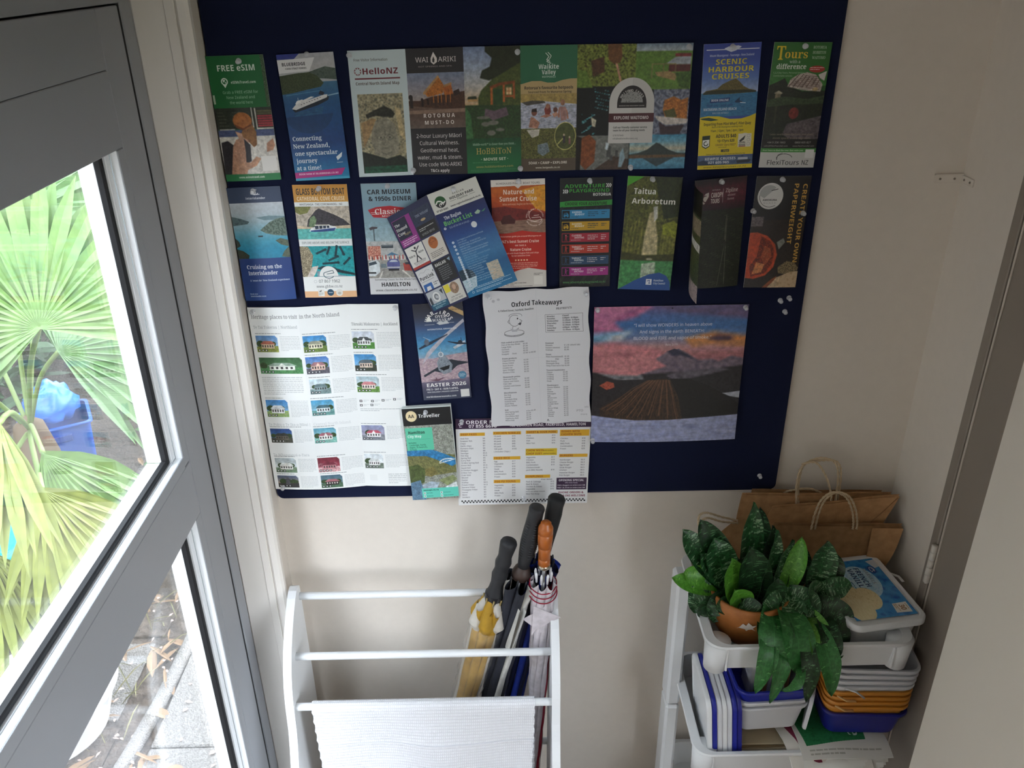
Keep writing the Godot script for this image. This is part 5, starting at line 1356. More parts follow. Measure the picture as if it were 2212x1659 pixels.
func house_picture(c: Canvas, x: float, y: float, w: float, h: float, k: int) -> void:
	var sky: Array = [["5a8ac0", "c4d4e4"], ["3f6a44", "5a8a5c"], ["3f86c8", "a8c8e0"], ["2a4a84", "5a8ac4"], ["b8c4c8", "dfe4e4"], ["4a5a7a", "d8b48a"], ["3f8ac8", "9ac8e0"], ["4a7ac0", "d0dcec"], ["c8dce4", "eef2f4"], ["4a9ac4", "c0e0ea"], ["5aa0b8", "d0e4e4"], ["7a2c3c", "a84a58"], ["4a6a7c", "8aa4a8"], ["c8d0dc", "f0f2f4"], ["3f8ac4", "a0ccec"], ["b0c8d0", "e0eaec"], ["8a92b4", "c4b8c8"], ["d4dce0", "f0f2f2"]][k]
	var wall: String = ["e0c8a8", "e8ece4", "f0f2f0", "6a6458", "f0f0ea", "5a5a62", "e6e2c8", "e8c8b8", "8fa4a8", "dfe8ea", "f2f0ea", "c88a90", "2c2426", "eef0f0", "e8d4c4", "f0e0d8", "f4f2f2", "f2f2f0"][k]
	var roof: String = ["b86a58", "9ab0a0", "e4e8ea", "3a3c3a", "dfe2e0", "3c3e46", "a8a894", "a87a80", "6f8488", "4a6a74", "a86a74", "7a3040", "b07078", "4a5054", "5c6a74", "d0888c", "c05a6c", "d8dcdc"][k]
	var lawn: Array = [["6a7a3c", "a8a84c"], ["3f7a4c", "6aa86a"], ["6a9a5c", "b4b87a"], ["3c4038", "5c5c50"], ["5c7a5c", "8a9a84"], ["2c2e34", "4a4640"], ["5c7a3c", "8a9a54"], ["4a4e58", "7a7480"], ["6a8486", "8fa4a4"], ["4a8484", "8ab4ae"], ["6ab0a4", "a8d4c8"], ["c07a80", "f0dcdc"], ["3f5c48", "6a8a6a"], ["3f7a34", "6aa84c"], ["2c3430", "4a5040"], ["4a7a34", "8ab05c"], ["6a7078", "9a9ca4"], ["5c6a5c", "8a948a"]][k]
	c.G(x, y, w, h, sky)
	var rr := RandomNumberGenerator.new()
	rr.seed = k
	for t in 6:
		var tx := x + rr.randf() * w * 0.9
		var tr := rr.randf_range(4, 8)
		c.N(c.ring(clampf(tx, x + tr, x + w - tr), y + h * 0.5, tr, tr * 0.9, 0, TAU, 18), ["24341f", "4a6438"] if k != 11 else ["6a2434", "c08a90"], 0.1, k * 7 + t)
	c.N([x, y + h * 0.66, x + w, y + h * 0.62, x + w, y + h, x, y + h], lawn, 0.06, k + 300)
	if k == 5:
		c.P([x + w * 0.36, y + h * 0.8, x + w * 0.4, y + h * 0.34, x + w * 0.56, y + h * 0.34, x + w * 0.6, y + h * 0.8], wall); c.R(x + w * 0.36, y + h * 0.3, w * 0.24, h * 0.07, roof); c.R(x + w * 0.42, y + h * 0.14, w * 0.12, h * 0.17, wall)
	else:
		var bx := x + w * 0.22
		var bw := w * 0.6
		c.R(bx, y + h * 0.5, bw, h * 0.28, wall)
		c.P([bx - w * 0.06, y + h * 0.52, bx + bw * 0.2, y + h * 0.32, bx + bw * 0.8, y + h * 0.32, bx + bw + w * 0.06, y + h * 0.52], roof)
		if k % 3 == 1:
			c.P([bx + bw * 0.34, y + h * 0.54, bx + bw * 0.5, y + h * 0.34, bx + bw * 0.66, y + h * 0.54], wall)
		for t in 5:
			c.R(bx + bw * (0.06 + t * 0.19), y + h * 0.57, bw * 0.09, h * 0.13, "3c3a3a" if k != 12 else "d8d0c8")
	c.ph(x, y, w, h, 2.4, 0.16, 30 + k)
	for t in 3 + k % 2:
		c.R(x + 2 + t * 7, y + h - 6.4, 5, 4.8, "26282a"); c.R(x + 3.2 + t * 7, y + h - 5.2, 2.6, 2.4, "eceeee")
	c.R(x + w - 4, y, 4, 2, "f2f4f3"); c.R(x + w - 2, y, 2, 4.4, "f2f4f3")

# ------------------------------------------------------------------ board and papers

func rect_sheet(cx: float, cy: float, w: float, h: float, a: float, z0: float, lift: float, bow := 0.0, side := 0.0) -> Callable:
	# sheet w x h turned by a, its top at depth z0, its foot lifted off the board, bowed across
	var ca := cos(a)
	var sa := sin(a)
	return func(u: float, v: float) -> Vector3:
		var x := (u - 0.5) * w
		var y := (0.5 - v) * h
		var z := z0 + lift * v * v + bow * (1.0 - 4.0 * (u - 0.5) * (u - 0.5)) * v + side * (u - 0.5) * v
		return Vector3(cx + ca * x - sa * y, cy + sa * x + ca * y, z)

func quad_sheet(tl: Vector3, tr: Vector3, br: Vector3, bl: Vector3, bow := 0.0) -> Callable:
	return func(u: float, v: float) -> Vector3:
		var p: Vector3 = tl.lerp(tr, u).lerp(bl.lerp(br, u), v)
		return p + Vector3(0, 0, bow * sin(PI * u) * (0.4 + 0.6 * v))

func brochure(called: String, label: String, category: String, c: Canvas, f: Callable, back: Color, thick := 0.0012, rough := 0.42) -> Node3D:
	var t := thing(called, label, category, Vector3.ZERO)
	var m := print_mat(c, rough)
	sheet(t, "cover", f, thick, m, mat(back, 0.6))
	return t

func board_and_papers() -> void:
	# navy felt pinboard with rounded lower corners
	var felt := mat(c8(34, 40, 68), 0.95, 0.0, 0.2)
	var im := Image.create(1024, 1024, false, Image.FORMAT_RGBA8)
	im.fill(Color(0.86, 0.86, 0.86))
	var r := RandomNumberGenerator.new()
	r.seed = 5
	for k in 26000:
		var g := r.randf_range(0.72, 1.0)
		var wd := r.randi_range(1, 4)
		im.fill_rect(Rect2i(r.randi() % 1024, r.randi() % 1024, wd if k % 2 else 1, 1 if k % 2 else wd), Color(g, g, g))
	for k in 900:
		im.fill_rect(Rect2i(r.randi() % 1024, r.randi() % 1024, 1, 1 + r.randi() % 2), Color(1, 1, 1))
	felt.albedo_texture = ImageTexture.create_from_image(im)
	felt.uv1_triplanar = true
	felt.uv1_scale = Vector3(2.6, 2.6, 2.6)
	felt.rim_enabled = true
	felt.rim = 0.25
	var b := thing("pinboard", "large navy blue felt pinboard on the wall, covered with travel brochures", "pinboard", Vector3(0, 0.864, 0))
	var pl := PackedVector2Array()
	var x0 := -0.519
	var x1 := 0.576
	var hb := 1.20
	for q in [[x0 + 0.014, 0.014, PI, PI * 1.5], [x1 - 0.014, 0.014, PI * 1.5, TAU], [x1 - 0.014, hb - 0.014, 0, PI * 0.5], [x0 + 0.014, hb - 0.014, PI * 0.5, PI]]:
		for k in 5:
			var a: float = lerpf(q[2], q[3], k / 4.0)
			pl.append(Vector2(q[0] + 0.014 * cos(a), q[1] + 0.014 * sin(a)))
	var st := begin()
	add_prism(st, pl, 0.0004, 0.0118)
	put(done(st), "felt_panel", felt, b)

	var W := Color(0.92, 0.92, 0.9)
	# top row
	brochure("travel_brochure", "green brochure with a photo of a woman in a brown hat, by the door", "brochure", print_esim(), rect_sheet(-0.4695, 1.671, 0.099, 0.2135, 0.022, 0.0148, 0.006, 0.002), c8(190, 200, 190), 0.0022)
	brochure("travel_brochure", "blue brochure with a white ferry sailing past green hills", "brochure", print_ferry(), rect_sheet(-0.3461, 1.6716, 0.0985, 0.2160, 0.041, 0.0152, 0.004, 0.001), c8(40, 80, 130), 0.0025)
	var mp := thing("folded_map_sheet", "wide unfolded map sheet of five joined advertising panels across the top row", "map")
	var tops := [Vector3(-0.2775, 1.7823, 0.0140), Vector3(-0.1775, 1.7842, 0.0165), Vector3(-0.0785, 1.7860, 0.0142), Vector3(0.0200, 1.7870, 0.0165), Vector3(0.1190, 1.7873, 0.0142), Vector3(0.3185, 1.7873, 0.0145)]
	var feet := [Vector3(-0.2760, 1.5660, 0.0145), Vector3(-0.1765, 1.5690, 0.0160), Vector3(-0.0775, 1.5705, 0.0210), Vector3(0.0205, 1.5720, 0.0160), Vector3(0.1195, 1.5728, 0.0150), Vector3(0.3185, 1.5730, 0.0150)]
	var faces := [print_map_cover(), print_spa(), print_hillside(), print_hotpools(), print_caves()]
	var said := ["pale blue map cover panel with a rock carving", "black panel with a lit timber building at dusk", "green panel with a grassy hillside and a timber front", "green and tan panel with bathers in a hot pool", "double panel of six photographs round a white arch"]
	for k in 5:
		var pn := sheet(mp, "panel", quad_sheet(tops[k], tops[k + 1], feet[k + 1], feet[k], 0.001), 0.0004, print_mat(faces[k]), mat(W, 0.6), 6, 6)
		pn.set_meta("label", said[k])
	brochure("travel_brochure", "blue and yellow harbour cruise brochure with a brown island", "brochure", print_harbour(), rect_sheet(0.3894, 1.679, 0.0995, 0.2143, 0.028, 0.0148, 0.003, 0.001), W, 0.0014)
	brochure("travel_brochure", "dark green tour brochure with a white foot, last in the top row", "brochure", print_tours(), rect_sheet(0.5069, 1.679, 0.1005, 0.2138, -0.016, 0.0148, 0.003, 0.001), W, 0.0014)
	# second row
	brochure("travel_brochure", "blue brochure with a sea inlet between islands, under the green hat brochure", "brochure", print_strait(), rect_sheet(-0.4695, 1.4422, 0.0985, 0.2172, 0.026, 0.0148, 0.009, 0.003), c8(40, 70, 130), 0.0024)
	brochure("travel_brochure", "brochure with a gold top and teal water under a boat", "brochure", print_glassboat(), rect_sheet(-0.3506, 1.4446, 0.1002, 0.2178, 0.0, 0.0148, 0.006, 0.001), W, 0.0014)
	brochure("travel_brochure", "pale blue car museum brochure with a red badge, half covered", "brochure", print_museum(), rect_sheet(-0.2238, 1.4467, 0.1015, 0.2146, 0.006, 0.0146, 0.004, 0.001), W, 0.0010)
	var rg := thing("folded_leaflet", "tilted two-panel blue leaflet with a list of white dots", "leaflet")
	var pr1 := sheet(rg, "panel", quad_sheet(Vector3(-0.1533, 1.5348, 0.030), Vector3(-0.0634, 1.5663, 0.024), Vector3(0.0113, 1.3691, 0.036), Vector3(-0.0818, 1.3386, 0.046), 0.0015), 0.0005, print_mat(print_bucket()), mat(W, 0.5), 6, 8)
	pr1.set_meta("label", "blue panel with a white heading and a list")
	var pr2 := sheet(rg, "panel", quad_sheet(Vector3(-0.2311, 1.4903, 0.0195), Vector3(-0.1535, 1.5346, 0.0295), Vector3(-0.0820, 1.3383, 0.0455), Vector3(-0.1535, 1.2990, 0.0260), 0.0), 0.0005, print_mat(print_adverts()), mat(W, 0.5), 6, 8)
	pr2.set_meta("label", "navy panel of eight small advertisements")
	brochure("travel_brochure", "orange and red sunset cruise brochure beside the tilted leaflet", "brochure", print_sunset(), rect_sheet(0.0157, 1.453, 0.1000, 0.2086, 0.018, 0.0146, 0.004, 0.001), W, 0.0008)
	brochure("travel_brochure", "black brochure with six coloured bars and green lettering", "brochure", print_adventure(), rect_sheet(0.1411, 1.4528, 0.0975, 0.2110, 0.008, 0.0148, 0.003, 0.001), W, 0.0010)
	brochure("travel_brochure", "brochure of green bamboo over a pond with a blue foot", "brochure", print_arboretum(), rect_sheet(0.2624, 1.4493, 0.1015, 0.2180, -0.047, 0.0148, 0.006, 0.001), W, 0.0016)
	var cn := thing("open_leaflet", "dark maroon and forest leaflet hanging half open with a flap sticking out", "leaflet")
	var q1 := sheet(cn, "back_panel", quad_sheet(Vector3(0.3395, 1.5510, 0.021), Vector3(0.4370, 1.5580, 0.0145), Vector3(0.4400, 1.3445, 0.017), Vector3(0.3440, 1.3420, 0.024), 0.004), 0.0005, print_mat(print_canopy()), mat(W, 0.5), 8, 8)
	q1.set_meta("label", "maroon headed panel pinned to the board")
	var inside := print_mat(print_canopy_inside())
	sheet(cn, "flap", func(u: float, v: float) -> Vector3:
		var fold := Vector3(0.3390 + 0.005 * v, 1.5480 - 0.206 * v, 0.0218 + 0.0022 * v)
		var out := Vector3(-0.006 + 0.005 * u, -0.002, 0.076) * u
		return fold + out + Vector3(-0.003 * sin(PI * u), 0, 0), 0.0005, inside, inside, 8, 8)
	brochure("travel_brochure", "black brochure with gold sideways lettering and an orange glass lump", "brochure", print_paperweight(), rect_sheet(0.5045, 1.4476, 0.1015, 0.2160, -0.011, 0.0148, 0.003, 0.001), W, 0.0012, 0.3)
	# lower part
	var ht := thing("heritage_guide", "large white unfolded guide with rows of small house photographs", "guide")
	var hx := [-0.5185, -0.4205, -0.3215, -0.2225]
	for k in 3:
		var z := [0.0160, 0.0225, 0.0150, 0.0185]
		var zf := [0.0180, 0.0250, 0.0165, 0.0200]
		var sl := [0.0, 0.001, 0.003, 0.003]
		sheet(ht, "panel", quad_sheet(Vector3(hx[k], 1.3155 + sl[k], z[k]), Vector3(hx[k + 1], 1.3155 + sl[k + 1], z[k + 1]), Vector3(hx[k + 1], 0.8935 + sl[k + 1], zf[k + 1]), Vector3(hx[k], 0.8935 + sl[k], zf[k]), 0.0012), 0.0003, print_mat(print_heritage(k), 0.5), mat(W, 0.6), 6, 6)
	brochure("travel_brochure", "airshow brochure with a grey fighter jet and large white date", "brochure", print_warbirds(), rect_sheet(-0.1409, 1.2124, 0.0985, 0.2095, 0.054, 0.0146, 0.005, 0.001), W, 0.0010)
	var cm := thing("city_map_booklet", "thick folded city map with a black top and mint green boxes", "map")
	sheet(cm, "cover", rect_sheet(-0.1756, 0.9829, 0.1010, 0.2255, 0.045, 0.0285, 0.005, 0.001), 0.0004, print_mat(print_citymap(), 0.3), mat(W, 0.6))
	for k in 5:
		sheet(cm, "folded_page", rect_sheet(-0.1748 + 0.0004 * (k % 2), 0.9825, 0.1010, 0.2240, 0.045, 0.0262 - 0.0018 * k, 0.004, 0.001), 0.0008, mat(c8(226, 232, 230), 0.7), mat(c8(214, 220, 218), 0.7), 3, 4)
	var ox := thing("fish_menu_sheet", "creased white takeaway price list with a sketch of a cook", "menu")
	sheet(ox, "paper", func(u: float, v: float) -> Vector3:
		var p: Vector3 = Vector3(0.0525 + (u - 0.5) * 0.2055, 1.1957 + (0.5 - v) * 0.2985, 0.0)
		var d := p - Vector3(0.0525, 1.1957, 0)
		p = Vector3(0.0525 + d.x - 0.040 * d.y, 1.1957 + d.y + 0.040 * d.x, 0)
		var z := 0.0205 + 0.004 * absf(u - 0.5) * 2.0 * sin(PI * v) - 0.003 * exp(-pow((u - 0.5) * 14.0, 2.0)) + 0.0035 * sin(v * 9.0 + u * 3.0) * 0.5 + 0.004 * v
		p.x += 0.0016 * sin(v * 21.0) * (1.0 if u > 0.5 else -1.0) * pow(absf(u - 0.5) * 2.0, 6.0)
		p.y += 0.0012 * sin(u * 17.0) * pow(absf(v - 0.5) * 2.0, 6.0)
		p.z = z
		return p, 0.0002, print_mat(print_fishmenu(), 0.75, 0.3), mat(c8(224, 224, 226), 0.8), 20, 24)
	var tk := thing("takeaway_menu_sheet", "white takeaway menu with a purple top and yellow headings", "menu")
	sheet(tk, "paper", func(u: float, v: float) -> Vector3:
		var sag := 0.0035 * pow(2.0 * absf(u - 0.5), 2.0) * v
		return Vector3(0.0215 + (u - 0.5) * (0.2865 - 0.006 * v) - 0.003 * v, 0.9560 + (0.5 - v) * 0.2030 - sag + (0.003 if v > 0.9 else 0.0) * 0.0, 0.0160 + 0.016 * v * v + 0.004 * sin(PI * u) * v), 0.0003, print_mat(print_takeaway(), 0.35), mat(W, 0.5), 14, 10)
	var cl := thing("calendar_picture", "square picture of a volcano above cloud with a verse", "picture")
	sheet(cl, "paper", rect_sheet(0.3162, 1.1519, 0.3060, 0.3028, 0.003, 0.0150, 0.008, 0.005), 0.0006, print_mat(print_calendar(), 0.38), mat(W, 0.6), 12, 8)
	pins()

func pins() -> void:
	var clear := mat(Color(0.97, 0.98, 1.0, 0.42), 0.08)
	clear.transparency = BaseMaterial3D.TRANSPARENCY_ALPHA
	var steel := mat(c8(190, 190, 192), 0.3, 1.0)
	var st := begin(true)
	add_lathe(st, [Vector2(0, 0.0), Vector2(0.0045, 0.0), Vector2(0.0050, 0.0006), Vector2(0.0046, 0.0014), Vector2(0.0026, 0.0024), Vector2(0.0022, 0.0040), Vector2(0.0024, 0.0062), Vector2(0.0034, 0.0080), Vector2(0.0040, 0.0088), Vector2(0.0038, 0.0096), Vector2(0.0, 0.0100)], 16)
	var head := done(st)
	st = begin(true)
	add_lathe(st, [Vector2(0, -0.007), Vector2(0.0005, -0.006), Vector2(0.0005, 0.005), Vector2(0, 0.005)], 8)
	var needle := done(st)
	var spots := [
		[-0.4645, 1.7687, 0.0158, "top of the green hat brochure"], [-0.3467, 1.7775, 0.0158, "top of the ferry brochure"],
		[-0.2741, 1.7751, 0.0152, "upper left corner of the wide map sheet"], [0.0153, 1.7771, 0.0172, "upper middle of the wide map sheet"], [-0.1762, 1.5774, 0.0170, "foot of the rock carving panel"], [0.0186, 1.5778, 0.0170, "foot between the hillside and hot pool panels"], [0.2198, 1.5772, 0.0172, "foot of the panel with the white arch"], [0.3108, 1.7814, 0.0154, "upper right corner of the wide map sheet"],
		[0.3859, 1.7804, 0.0160, "top of the harbour cruise brochure"], [0.5116, 1.7795, 0.0160, "top of the dark green tour brochure"],
		[-0.4729, 1.5440, 0.0158, "top of the sea inlet brochure"], [-0.3513, 1.5472, 0.0158, "gold top of the boat brochure"], [-0.2255, 1.5495, 0.0154, "top of the car museum brochure"], [-0.1039, 1.5450, 0.0300, "white head of the tilted leaflet"], [0.0151, 1.5542, 0.0154, "top of the orange sunset brochure"], [0.1460, 1.5535, 0.0156, "top of the brochure with six bars"], [0.2616, 1.5545, 0.0156, "top edge of the bamboo pond brochure"], [0.3877, 1.5492, 0.0226, "maroon head of the half open leaflet"], [0.5021, 1.5500, 0.0158, "top of the orange glass brochure"], [0.4540, 1.4918, 0.0158, "left edge of the orange glass brochure"], [0.5489, 1.4859, 0.0158, "gold lettering of the orange glass brochure"],
		[-0.5074, 1.3080, 0.0180, "upper left corner of the white house guide"], [-0.2285, 1.3120, 0.0196, "upper right corner of the white house guide"], [-0.5016, 0.8990, 0.0200, "lower left corner of the white house guide"], [-0.1455, 1.3140, 0.0160, "top of the airshow brochure"], [-0.1813, 1.0830, 0.0296, "black top of the folded city map"],
		[-0.0440, 1.3330, 0.0252, "upper left corner of the fish price list"], [0.1440, 1.3380, 0.0252, "upper right corner of the fish price list"], [-0.1085, 1.0530, 0.0176, "purple corner of the takeaway menu"], [0.0194, 0.8700, 0.0350, "lower edge of the takeaway menu"],
		[0.1690, 1.2980, 0.0158, "upper left corner of the volcano picture"], [0.4616, 1.2985, 0.0160, "upper right corner of the volcano picture"], [0.1672, 1.0060, 0.0245, "lower left corner of the volcano picture"],
		[0.5298, 1.3100, 0.0122, "bare felt, left of a pair right of the volcano picture"], [0.5464, 1.3155, 0.0122, "bare felt, right of a pair right of the volcano picture"], [0.5420, 1.2863, 0.0122, "bare felt just under the pair of pins"], [0.5370, 0.9011, 0.0122, "bare felt in the lower right corner of the board"]]
	for q in spots:
		var t := thing("push_pin", "clear push pin in the " + q[3], "push pin", Vector3(q[0], q[1], q[2]), "clear push pins")
		t.basis = Basis(Vector3.RIGHT, PI / 2 + rng.randf_range(-0.12, 0.12)) * Basis(Vector3.BACK, rng.randf_range(-0.12, 0.12))
		put(head, "plastic_head", clear, t)
		put(needle, "needle", steel, t)

# ------------------------------------------------------------------ towel rack, towel, umbrellas

func towel_rack() -> void:
	var F := -0.12
	var t := thing("towel_rack", "white standing towel rack with curved sides and round rails", "towel rack", Vector3(-0.2045, F, 0.076))
	var prof := [[0.0, 0.0], [0.255, 0.0], [0.250, 0.10], [0.242, 0.22], [0.232, 0.32], [0.222, 0.40], [0.206, 0.46], [0.190, 0.505], [0.180, 0.545], [0.176, 0.58], [0.172, 0.615], [0.164, 0.65], [0.150, 0.685], [0.130, 0.718], [0.104, 0.748], [0.072, 0.775], [0.045, 0.795], [0.028, 0.803], [0.012, 0.803], [0.002, 0.797], [0.0, 0.786]]
	var poly := PackedVector2Array()
	for q in prof:
		poly.append(Vector2(q[0], q[1]))
	# the section is drawn in (z, y); turn it so that its thickness runs along x
	var turn := Transform3D(Basis(Vector3(0, 0, 1), Vector3(0, 1, 0), Vector3(-1, 0, 0)), Vector3.ZERO)
	for s in [[-0.2955, -0.2775], [0.2775, 0.2955]]:
		var st := begin()
		add_prism(st, poly, -s[1], -s[0], turn)
		put(done(st), "side_panel", M.white, t)
	for q in [[0.010, 0.773], [0.103, 0.684], [0.158, 0.592], [0.010, 0.300], [0.215, 0.30], [0.120, 0.12]]:
		var st := begin(true)
		add_tube(st, [Vector3(-0.2775, q[1], q[0]), Vector3(0.2775, q[1], q[0])], 0.0085, 16)
		put(done(st), "rail", M.white, t)
	towel()
	umbrellas()

func towel() -> void:
	# waffle weave: raised square cells
	var n := 64
	var im := Image.create(n, n, false, Image.FORMAT_RGBA8)
	for j in n:
		for i in n:
			var a := absf(fmod(i, 32.0) - 15.5) / 15.5
			var b := absf(fmod(j, 32.0) - 15.5) / 15.5
			var h := 1.0 - 0.75 * pow(maxf(a, b), 3.0)
			im.set_pixel(i, j, Color(h, h, h))
	var nm := im.duplicate()
	nm.bump_map_to_normal_map(5.0)
	var m := mat(c8(232, 232, 236), 0.95, 0.0, 0.2)
	m.normal_enabled = true
	m.normal_texture = ImageTexture.create_from_image(nm)
	m.normal_scale = 1.0
	var tone := Image.create(n, n, false, Image.FORMAT_RGBA8)
	for j in n:
		for i in n:
			var h := 0.9 + 0.1 * im.get_pixel(i, j).r
			tone.set_pixel(i, j, Color(h, h, h))
	m.albedo_texture = ImageTexture.create_from_image(tone)
	m.uv1_scale = Vector3(54, 47, 1)
	m.rim_enabled = true
	m.rim = 0.3
	var t := thing("bath_towel", "white waffle-weave towel hanging over the lower front rail of the rack", "towel", Vector3(-0.2045, 0.472, 0.234))
	var R := 0.0125
	var w := 0.482
	var f := func(u: float, v: float) -> Vector3:
		var x := (u - 0.5) * w
		var s := v * 0.80 - 0.34          # along the cloth: behind, over the rail, in front
		var p := Vector3(x, 0, 0)
		var arc := PI * R
		if s < -arc * 0.5:
			p.y = s + arc * 0.5
			p.z = -R - 0.004 * sin(x * 14.0) * minf(1.0, -s * 6.0)
		elif s > arc * 0.5:
			var d := s - arc * 0.5
			p.y = -d
			var fold := 0.010 * exp(-pow((x + 0.03 - d * 0.35) * 16.0, 2.0)) + 0.007 * exp(-pow((x - 0.10 - d * 0.2) * 14.0, 2.0)) + 0.004 * sin(x * 22.0 + d * 5.0)
			p.z = R + fold * minf(1.0, d * 9.0) + d * 0.02
			p.x *= 1.0 - 0.05 * minf(1.0, d * 3.0)
		else:
			var a := s / R
			p.z = R * sin(a)
			p.y = R * cos(a) - 0.0
		p.x += 0.0016 * sin(v * 190.0) * pow(absf(u - 0.5) * 2.0, 20.0)
		if absf(s) >= arc * 0.5:
			p.y += 0.0
		return p
	var st := begin(true)
	add_grid(st, 48, 90, f, true)
	st.generate_normals()
	st.generate_tangents()
	put(st.commit(), "cloth", m, t)
	for v in [0.575, 0.70]:
		var pts := []
		for k in 40:
			pts.append(f.call(0.004 + 0.992 * k / 39.0, v) + Vector3(0, 0, 0.0008))
		tube(t, "woven_stripe", pts, 0.0010, mat(c8(214, 214, 220), 0.9), 5)

func cloth_mat(c: Color) -> StandardMaterial3D:
	var m := mat(c, 0.62, 0.0, 0.35)
	m.albedo_texture = M.cloth_tone
	m.uv1_triplanar = true
	m.uv1_scale = Vector3(9, 9, 9)
	m.rim_enabled = true
	m.rim = 0.2
	return m

func axis_frame(top: Vector3, tip: Vector3) -> Transform3D:
	# y runs from the tip up to the handle
	var y := (top - tip).normalized()
	var x := y.cross(Vector3.BACK).normalized()
	return Transform3D(Basis(x, y, x.cross(y)), tip)

func folded_canopy(t: Node, len_: float, lo: float, hi: float, radius: Callable, cols: Array, twist: float, pleat: float, flare: float, ph := 0.0) -> void:
	# eight panels of cloth wound round the shaft, each pleated outwards
	var n := cols.size()
	for k in n:
		var st := begin(true)
		var f := func(u: float, v: float) -> Vector3:
			var a := TAU * (k + u) / n + twist * v + ph
			var y := lerpf(lo, hi, v)
			var r: float = radius.call(v)
			var lobe := sin(PI * u)
			r *= 1.0 + pleat * pow(lobe, 0.7) * (0.35 + 0.65 * v) - pleat * 0.35
			a += 0.55 * pleat * lobe
			if v > 0.93:
				r *= 1.0 + flare * (v - 0.93) / 0.07 * lobe
				y -= 0.012 * lobe * (v - 0.93) / 0.07
			r += 0.0011 * sin(v * 37.0 + k * 1.7 + u * 5.0)
			return Vector3(r * cos(a), y, r * sin(a))
		add_grid(st, 8, 26, f, false, true)
		put(done(st), "canopy_panel", cols[k], t)

func umbrella(label: String, top: Vector3, low: Vector3, length: float) -> Node3D:
	var dir := (low - top).normalized()
	var tip := top + dir * length
	var t := thing("umbrella", label, "umbrella", Vector3.ZERO, "closed umbrellas in the rack")
	t.transform = axis_frame(top, tip)
	var steel := mat(c8(150, 150, 152), 0.35, 0.9)
	tube(t, "shaft", [Vector3(0, 0.05, 0), Vector3(0, length - 0.09, 0)], 0.0045, steel, 10)
	lathe(t, "ferrule", [Vector2(0, 0), Vector2(0.003, 0.001), Vector2(0.0042, 0.03), Vector2(0.0052, 0.06), Vector2(0.0, 0.062)], mat(c8(60, 60, 62), 0.5), 12)
	return t

func rib_tips(t: Node, y: float, r: float, m: Material, n := 8, size := 0.0024) -> void:
	for k in n:
		var a := TAU * k / n + 0.3
		var p := Vector3(r * cos(a), y, r * sin(a))
		tube(t, "rib_tip", [p + Vector3(0, -0.022, 0), p + Vector3(0.001 * cos(a), -0.002, 0.001 * sin(a)), p + Vector3(0.0012 * cos(a), 0.004, 0.0012 * sin(a))], [size * 0.8, size, size * 0.5], m, 8)

